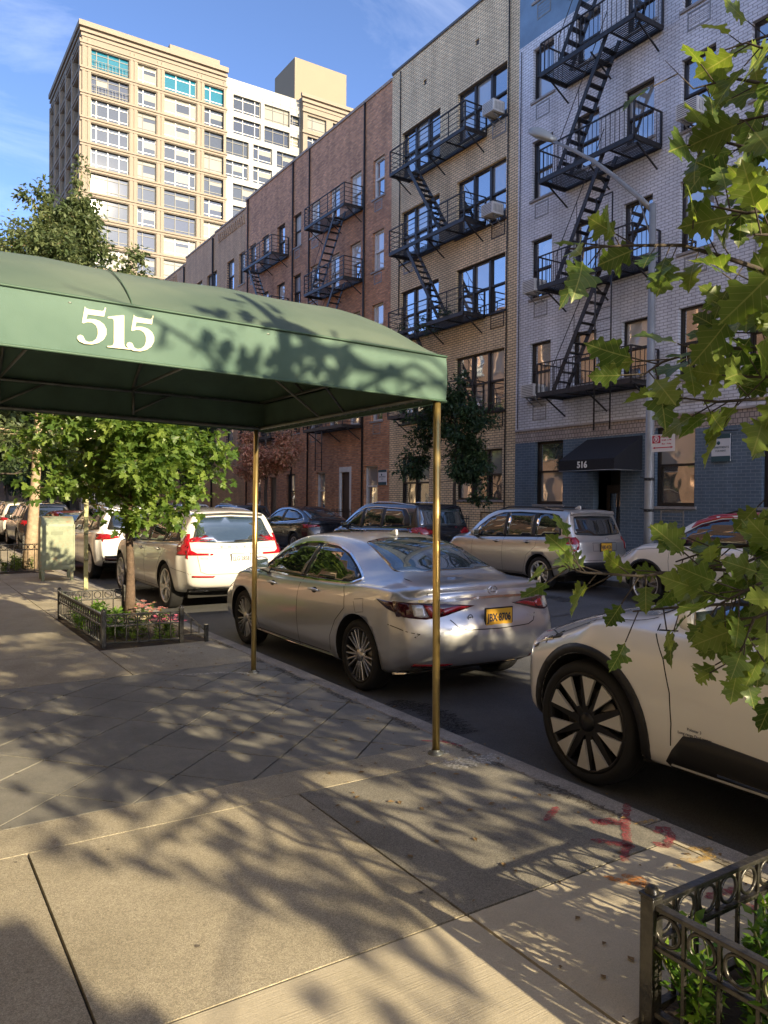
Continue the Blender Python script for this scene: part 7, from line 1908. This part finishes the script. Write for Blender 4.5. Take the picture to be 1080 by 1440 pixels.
br.tube([p-OO for p in branch_path((2.72,-.13,1.24),(2.601, 1.293, 1.491),6,.16)], [.017,.015,.013,.011,.009,.007,.006], 6)
twig([(2.459, 1.263, 1.32), (2.214, 1.303, 1.353), (2.089, 1.384, 1.352), (1.964, 1.464, 1.34), (1.834, 1.489, 1.336)], 9, 0.150, 213)
br.tube([p-OO for p in branch_path((2.72,-.13,0.97),(2.459, 1.263, 1.32),6,.16)], [.017,.015,.013,.011,.009,.007,.006], 6)
twig([(2.254, 1.157, 1.307), (2.135, 1.234, 1.305), (2.066, 1.277, 1.254), (2.032, 1.299, 1.203)], 12, 0.145, 214)
br.tube([p-OO for p in branch_path((2.72,-.13,1.01),(2.254, 1.157, 1.307),6,.16)], [.017,.015,.013,.011,.009,.007,.006], 6)
twig([(2.254, 1.154, 1.164), (2.169, 1.21, 1.173), (2.126, 1.238, 1.183)], 3, 0.140, 215)
br.tube([p-OO for p in branch_path((2.72,-.13,0.95),(2.254, 1.154, 1.164),6,.16)], [.017,.015,.013,.011,.009,.007,.006], 6)
twig([(2.684, 1.359, 1.581), (2.445, 1.395, 1.582), (2.368, 1.444, 1.535)], 7, 0.150, 216)
br.tube([p-OO for p in branch_path((2.72,-.13,0.95),(2.684, 1.359, 1.581),6,.16)], [.017,.015,.013,.011,.009,.007,.006], 6)
# denser sprays towards the edge of the view
twig([(2.357, 1.233, 2.78), (2.232, 1.314, 2.821), (2.096, 1.342, 2.774)], 11, 0.180, 300)
br.tube([p-OO for p in branch_path((2.72,-.13,1.73),(2.357, 1.233, 2.78),6,.16)], [.017,.015,.013,.011,.009,.007,.006], 6)
twig([(2.254, 1.177, 2.568), (2.117, 1.265, 2.587), (2.049, 1.309, 2.546)], 11, 0.170, 301)
br.tube([p-OO for p in branch_path((2.72,-.13,1.93),(2.254, 1.177, 2.568),6,.16)], [.017,.015,.013,.011,.009,.007,.006], 6)
twig([(2.049, 1.065, 2.226), (1.956, 1.126, 2.243), (1.863, 1.186, 2.205)], 11, 0.170, 302)
br.tube([p-OO for p in branch_path((2.72,-.13,1.69),(2.049, 1.065, 2.226),6,.16)], [.017,.015,.013,.011,.009,.007,.006], 6)
twig([(2.152, 1.115, 2.022), (2.038, 1.189, 2.001), (1.94, 1.252, 2.0)], 12, 0.170, 303)
br.tube([p-OO for p in branch_path((2.72,-.13,1.65),(2.152, 1.115, 2.022),6,.16)], [.017,.015,.013,.011,.009,.007,.006], 6)
twig([(2.289, 1.137, 1.47), (2.12, 1.187, 1.473), (1.972, 1.222, 1.417), (1.907, 1.263, 1.378)], 22, 0.160, 304)
br.tube([p-OO for p in branch_path((2.72,-.13,1.36),(2.289, 1.137, 1.47),6,.16)], [.017,.015,.013,.011,.009,.007,.006], 6)
twig([(2.081, 1.033, 1.412), (1.972, 1.103, 1.393), (1.894, 1.152, 1.355), (1.863, 1.171, 1.262)], 19, 0.150, 305)
br.tube([p-OO for p in branch_path((2.72,-.13,1.37),(2.081, 1.033, 1.412),6,.16)], [.017,.015,.013,.011,.009,.007,.006], 6)
twig([(2.393, 1.19, 1.547), (2.285, 1.259, 1.546), (2.16, 1.339, 1.48), (2.0, 1.443, 1.457)], 20, 0.155, 306)
br.tube([p-OO for p in branch_path((2.72,-.13,0.99),(2.393, 1.19, 1.547),6,.16)], [.017,.015,.013,.011,.009,.007,.006], 6)
twig([(2.392, 1.213, 2.993), (2.267, 1.294, 2.992), (2.16, 1.364, 3.033)], 9, 0.180, 307)
br.tube([p-OO for p in branch_path((2.72,-.13,2.57),(2.392, 1.213, 2.993),6,.16)], [.017,.015,.013,.011,.009,.007,.006], 6)
twig([(2.288, 1.148, 2.141), (2.169, 1.225, 2.16), (2.083, 1.28, 2.139)], 9, 0.170, 308)
br.tube([p-OO for p in branch_path((2.72,-.13,1.66),(2.288, 1.148, 2.141),6,.16)], [.017,.015,.013,.011,.009,.007,.006], 6)
# the crown out of view: leaf clumps on limbs, thinned to shape the shadows
random.seed(55); clumps = []
for _ in range(75):
    d = rvec()*(random.random()**.4); clumps.append(Vector((2.75+d.x*1.9, -1.3+d.y*3.2, 3.2+d.z*2.0)))
for c in clumps:
    base = OO+Vector((0,0,min(4.2, max(1.7, c.z-.8)))); pp_ = branch_path(base, c, 6, .1)
    if all(in_frame_ok(p) for p in pp_[2:]): br.tube([p-OO for p in pp_], [.03,.026,.02,.016,.012,.008,.004], 5)
    for _ in range(46):
        p = c+rvec()*random.random()**.6*.62
        if p.z < .9 or not in_frame_ok(p) or not in_frame_ok(p+Vector((0,0,-.15))) or not shade_ok(p): continue
        if (p-Vector((0,0,CAM_H))).length < 1.1: continue
        lf.add(p-OO, rvec()*.8+Vector((0,0,-.3)), (Vector((0,0,1))+rvec()*.8).normalized(), random.uniform(.11,.18), cup=random.uniform(.05,.35))
for _ in range(40):      # unseen side of the crown, added to shade the silver saloon
    cy_ = random.uniform(-4.8, -1.3); c = Vector((random.uniform(4.2, 7.2), cy_, .75+(5-cy_)*.37+random.uniform(-.75,.75)))
    pp_ = branch_path(OO+Vector((0,0,min(4.2, max(1.9, c.z-random.uniform(.3,1.2))))), c, 6, .14)
    if all(in_frame_ok(p) for p in pp_[2:]): br.tube([p-OO for p in pp_], [.03,.026,.02,.016,.012,.008,.004], 5)
    for _ in range(60):
        p = c+rvec()*random.random()**.6*.7
        if not in_frame_ok(p) or not in_frame_ok(p+Vector((0,0,-.15))): continue
        lf.add(p-OO, rvec()*.8+Vector((0,0,-.3)), (Vector((0,0,1))+rvec()*.8).normalized(), random.uniform(.13,.20), cup=random.uniform(.05,.35))
br.build('branches', M_bark_dark, Ok); lf.build('crown', LF_oak, Ok)


def shrub(label, loc, w_, d_, h, n, ls, lm, seed, name='shrub', flower=None, nf=0, flm=None, group=None):
    random.seed(seed); r = empty(name, loc, 0, label, 'shrub' if not flower else 'flowers', group); lf = Leaves('oval'); st = MB()
    for i in range(max(8, int(n/45))):
        a = Vector((random.uniform(-.5,.5)*w_, random.uniform(-.5,.5)*d_, 0)); b = a+Vector((random.uniform(-.12,.12), random.uniform(-.12,.12), h*random.uniform(.65,1.05))); pp_ = branch_path(a, b, 5, .08); st.tube(pp_, .004, 4)
        for _ in range(45):
            q = random.uniform(.5,4.99); j = int(q); p = pp_[j].lerp(pp_[j+1], q-j); o = rvec(); o.z *= .5; lf.add(p+o*.015, (o+Vector((0,0,.45))).normalized(), (Vector((0,0,1))+rvec()*.6).normalized(), ls*random.uniform(.6,1.2), cup=.2)
    st.build('stems', mat('green_stem', (.08,.10,.03), .6), r); lf.build('foliage', lm, r)
    if nf:
        f = MB()
        for i in range(nf):
            c = Vector((random.uniform(-.5,.5)*w_, random.uniform(-.5,.5)*d_, h*random.uniform(.8,1.15)))
            for k_ in range(7): a_ = 2*pi*k_/7+random.random(); dd = Vector((cos(a_), sin(a_), .35)); x = dd.cross(Vector((0,0,1))).normalized()*.35; s_ = .036; f.add([c, c+(dd*.6+x)*s_, c+dd*1.1*s_, c+(dd*.6-x)*s_], [(0,1,2,3)])
        f.build('blossom', flm, r)
    return r
shrub('glossy bright green shrub inside the foreground tree guard', (2.62, .72, -.01), 1.02, 1.62, .33, 11000, .048, LF_shrub, 5)
shrub('bright green leafy plants along the tree guard beside the small tree', (2.28, 10.2, 0), .45, 1.9, .28, 1500, .07, LF_shrub, 6)
shrub('pink flowers at the front right of the flowered tree pit', (2.82, 9.15, 0), .36, .5, .20, 420, .05, LF_mid, 7, 'flower_bed', True, 34, mat('pink_petal', (.55,.12,.20), .6))
shrub('cream flowers at the front of the flowered tree pit', (2.42, 9.2, 0), .5, .45, .22, 460, .05, LF_mid, 8, 'flower_bed', True, 40, mat('cream_petal', (.62,.52,.34), .6))
shrub('pinkish flowers and kerb planting behind the small trunk', (3.0, 10.6, 0), .3, 1.2, .2, 420, .05, LF_mid, 9, 'flower_bed', True, 36, mat('rose_petal', (.50,.20,.18), .6))
shrub('low green plants around the pale trunk at the left edge', (2.5, 19.8, 0), .8, 2.0, .3, 1200, .07, LF_mid, 10)
blot([(3.06,2.97),(2.87,2.87)], .045, 'spray_mark', red_p, 1); blot([(3.42,2.80),(3.19,2.62),(3.0,2.45),(2.85,2.35)], .042, 'spray_mark', red_p, 2)
blot([(3.08,2.76),(3.10,2.70),(3.16,2.69),(3.18,2.63)], .07, 'spray_mark', red_p, 3); blot([(2.90,2.59),(2.96,2.51),(3.02,2.42)], .05, 'spray_mark', red_p, 4)
blot([(3.14,2.41),(3.15,2.34),(3.25,2.39),(3.33,2.47),(3.30,2.50),(3.24,2.46)], .045, 'spray_mark', red_p, 5); blot([(3.23,2.60),(3.38,2.57)], .03, 'spray_mark', yel_p, 6)
blot([(2.66,2.30),(2.71,2.22),(2.76,2.15),(2.78,2.2),(2.74,2.27)], .05, 'spray_mark', org_p, 7); blot([(3.10,2.23),(3.13,2.18),(3.24,2.17),(3.30,2.22),(3.22,2.27)], .05, 'spray_mark', yel_p, 8)
blot([(2.88,1.95),(3.08,1.92)], .05, 'spray_mark', red_p, 9); blot([(2.99,1.84),(2.94,1.77)], .05, 'spray_mark', red_p, 10)
blot([(3.10,4.30),(3.22,4.21),(3.27,4.05)], .03, 'spray_mark', red_p, 11)
blot([(2.93,3.80),(3.22,3.78),(3.36,3.76)], .17, 'cement_patch', whi_p, 12, rag=.3); blot([(3.0,4.02),(3.10,4.04),(3.06,3.98)], .08, 'cement_patch', whi_p, 13)
ck = mat('crack_dark', (.05,.043,.036), .95)

blot([(2.96,6.80),(2.7,7.0),(2.3,7.1)], .05, 'cement_patch', whi_p, 16)
# gum, leaves and grit
random.seed(90); q = MB()
for _ in range(90):
    x, y = random.uniform(-1, 3.2), random.uniform(1.6, 12); r_ = random.uniform(.004, .010); n = 8
    q.add([(x+r_*cos(2*pi*i/n)*random.uniform(.8,1.2), y+r_*sin(2*pi*i/n)*random.uniform(.8,1.2), .0028) for i in range(n)], [tuple(range(n))])
tag(q.build('gum_spots', mat('gum_grey', (.14,.12,.10), .8)), kind='stuff')
q = MB()
for _ in range(620):
    x = random.choice((random.uniform(2.0,3.3), random.uniform(3.45,3.7))); y = random.uniform(1.5, 14); z = .004 if x < 3.4 else ROAD_Z+.006; a = random.uniform(0, 6.3); s_ = random.uniform(.008,.03)
    q.add([(x,y,z),(x+s_*cos(a),y+s_*sin(a),z+.006),(x+1.6*s_*cos(a+.5),y+1.6*s_*sin(a+.5),z+.002),(x+s_*cos(a+1),y+s_*sin(a+1),z+.004)], [(0,1,2,3)])
tag(q.build('leaf_litter', mat('dry_litter', (.20,.13,.06), .9)), kind='stuff')

# hairline cracks, tar seams and oil stains on the paving and the road
def crack(x, y, L_, a, seed, w=.006, z=.003, m=None):
    random.seed(seed); pts = [(x, y)]
    for _ in range(int(L_/.09)): a += random.uniform(-.35, .35); x += .09*cos(a); y += .09*sin(a); pts.append((x, y))
    blot(pts, w, 'pavement_crack', m or ck, seed, z=z, rag=.6)
crack(.2, 8.0, 1.4, 1.0, 33, .008)
tar = mat('tar_seam', (.02,.02,.021), .5)
crack(7.4, 3.5, 6.5, 1.5, 41, .05, ROAD_Z+.004, tar); crack(9.2, 6, 5.0, 1.7, 42, .04, ROAD_Z+.004, tar); crack(6.8, 9, 2.6, .15, 43, .05, ROAD_Z+.004, tar)
oil = wornpaint('oil_stain', (.02,.02,.022), .5)
for i, (x, y, w_) in enumerate(((7.6,6.2,.5),(8.3,9.4,.35),(8.9,7.2,.6),(10.4,9.8,.4),(3.7,4.6,.25))): blot([(x,y),(x+.2,y+.6),(x+.1,y+1.1)], w_, 'oil_stain', oil, 50+i, z=ROAD_Z+.004, rag=.5)
pt = MB(); pt.quad((8.6,4.0,ROAD_Z+.005),(10.0,4.1,ROAD_Z+.005),(9.95,7.3,ROAD_Z+.005),(8.55,7.2,ROAD_Z+.005)); tag(pt.build('asphalt_patch', concrete('patched_asphalt', (.045,.047,.05), (.07,.07,.072), grain=.3, gscale=150, stain=1.5, rough=.85, bump=.6)), kind='structure')
dirt = wornpaint('kerb_grime', (.07,.06,.05), .5)
for i in range(14): y = 1.8+i*.9; blot([(KX-.19+.02*sin(i), y), (KX-.17, y+.4+.3*sin(i*2.1)**2)], .05+.03*sin(i*1.7)**2, 'kerb_grime', dirt, 70+i, z=.0032, rag=.6)
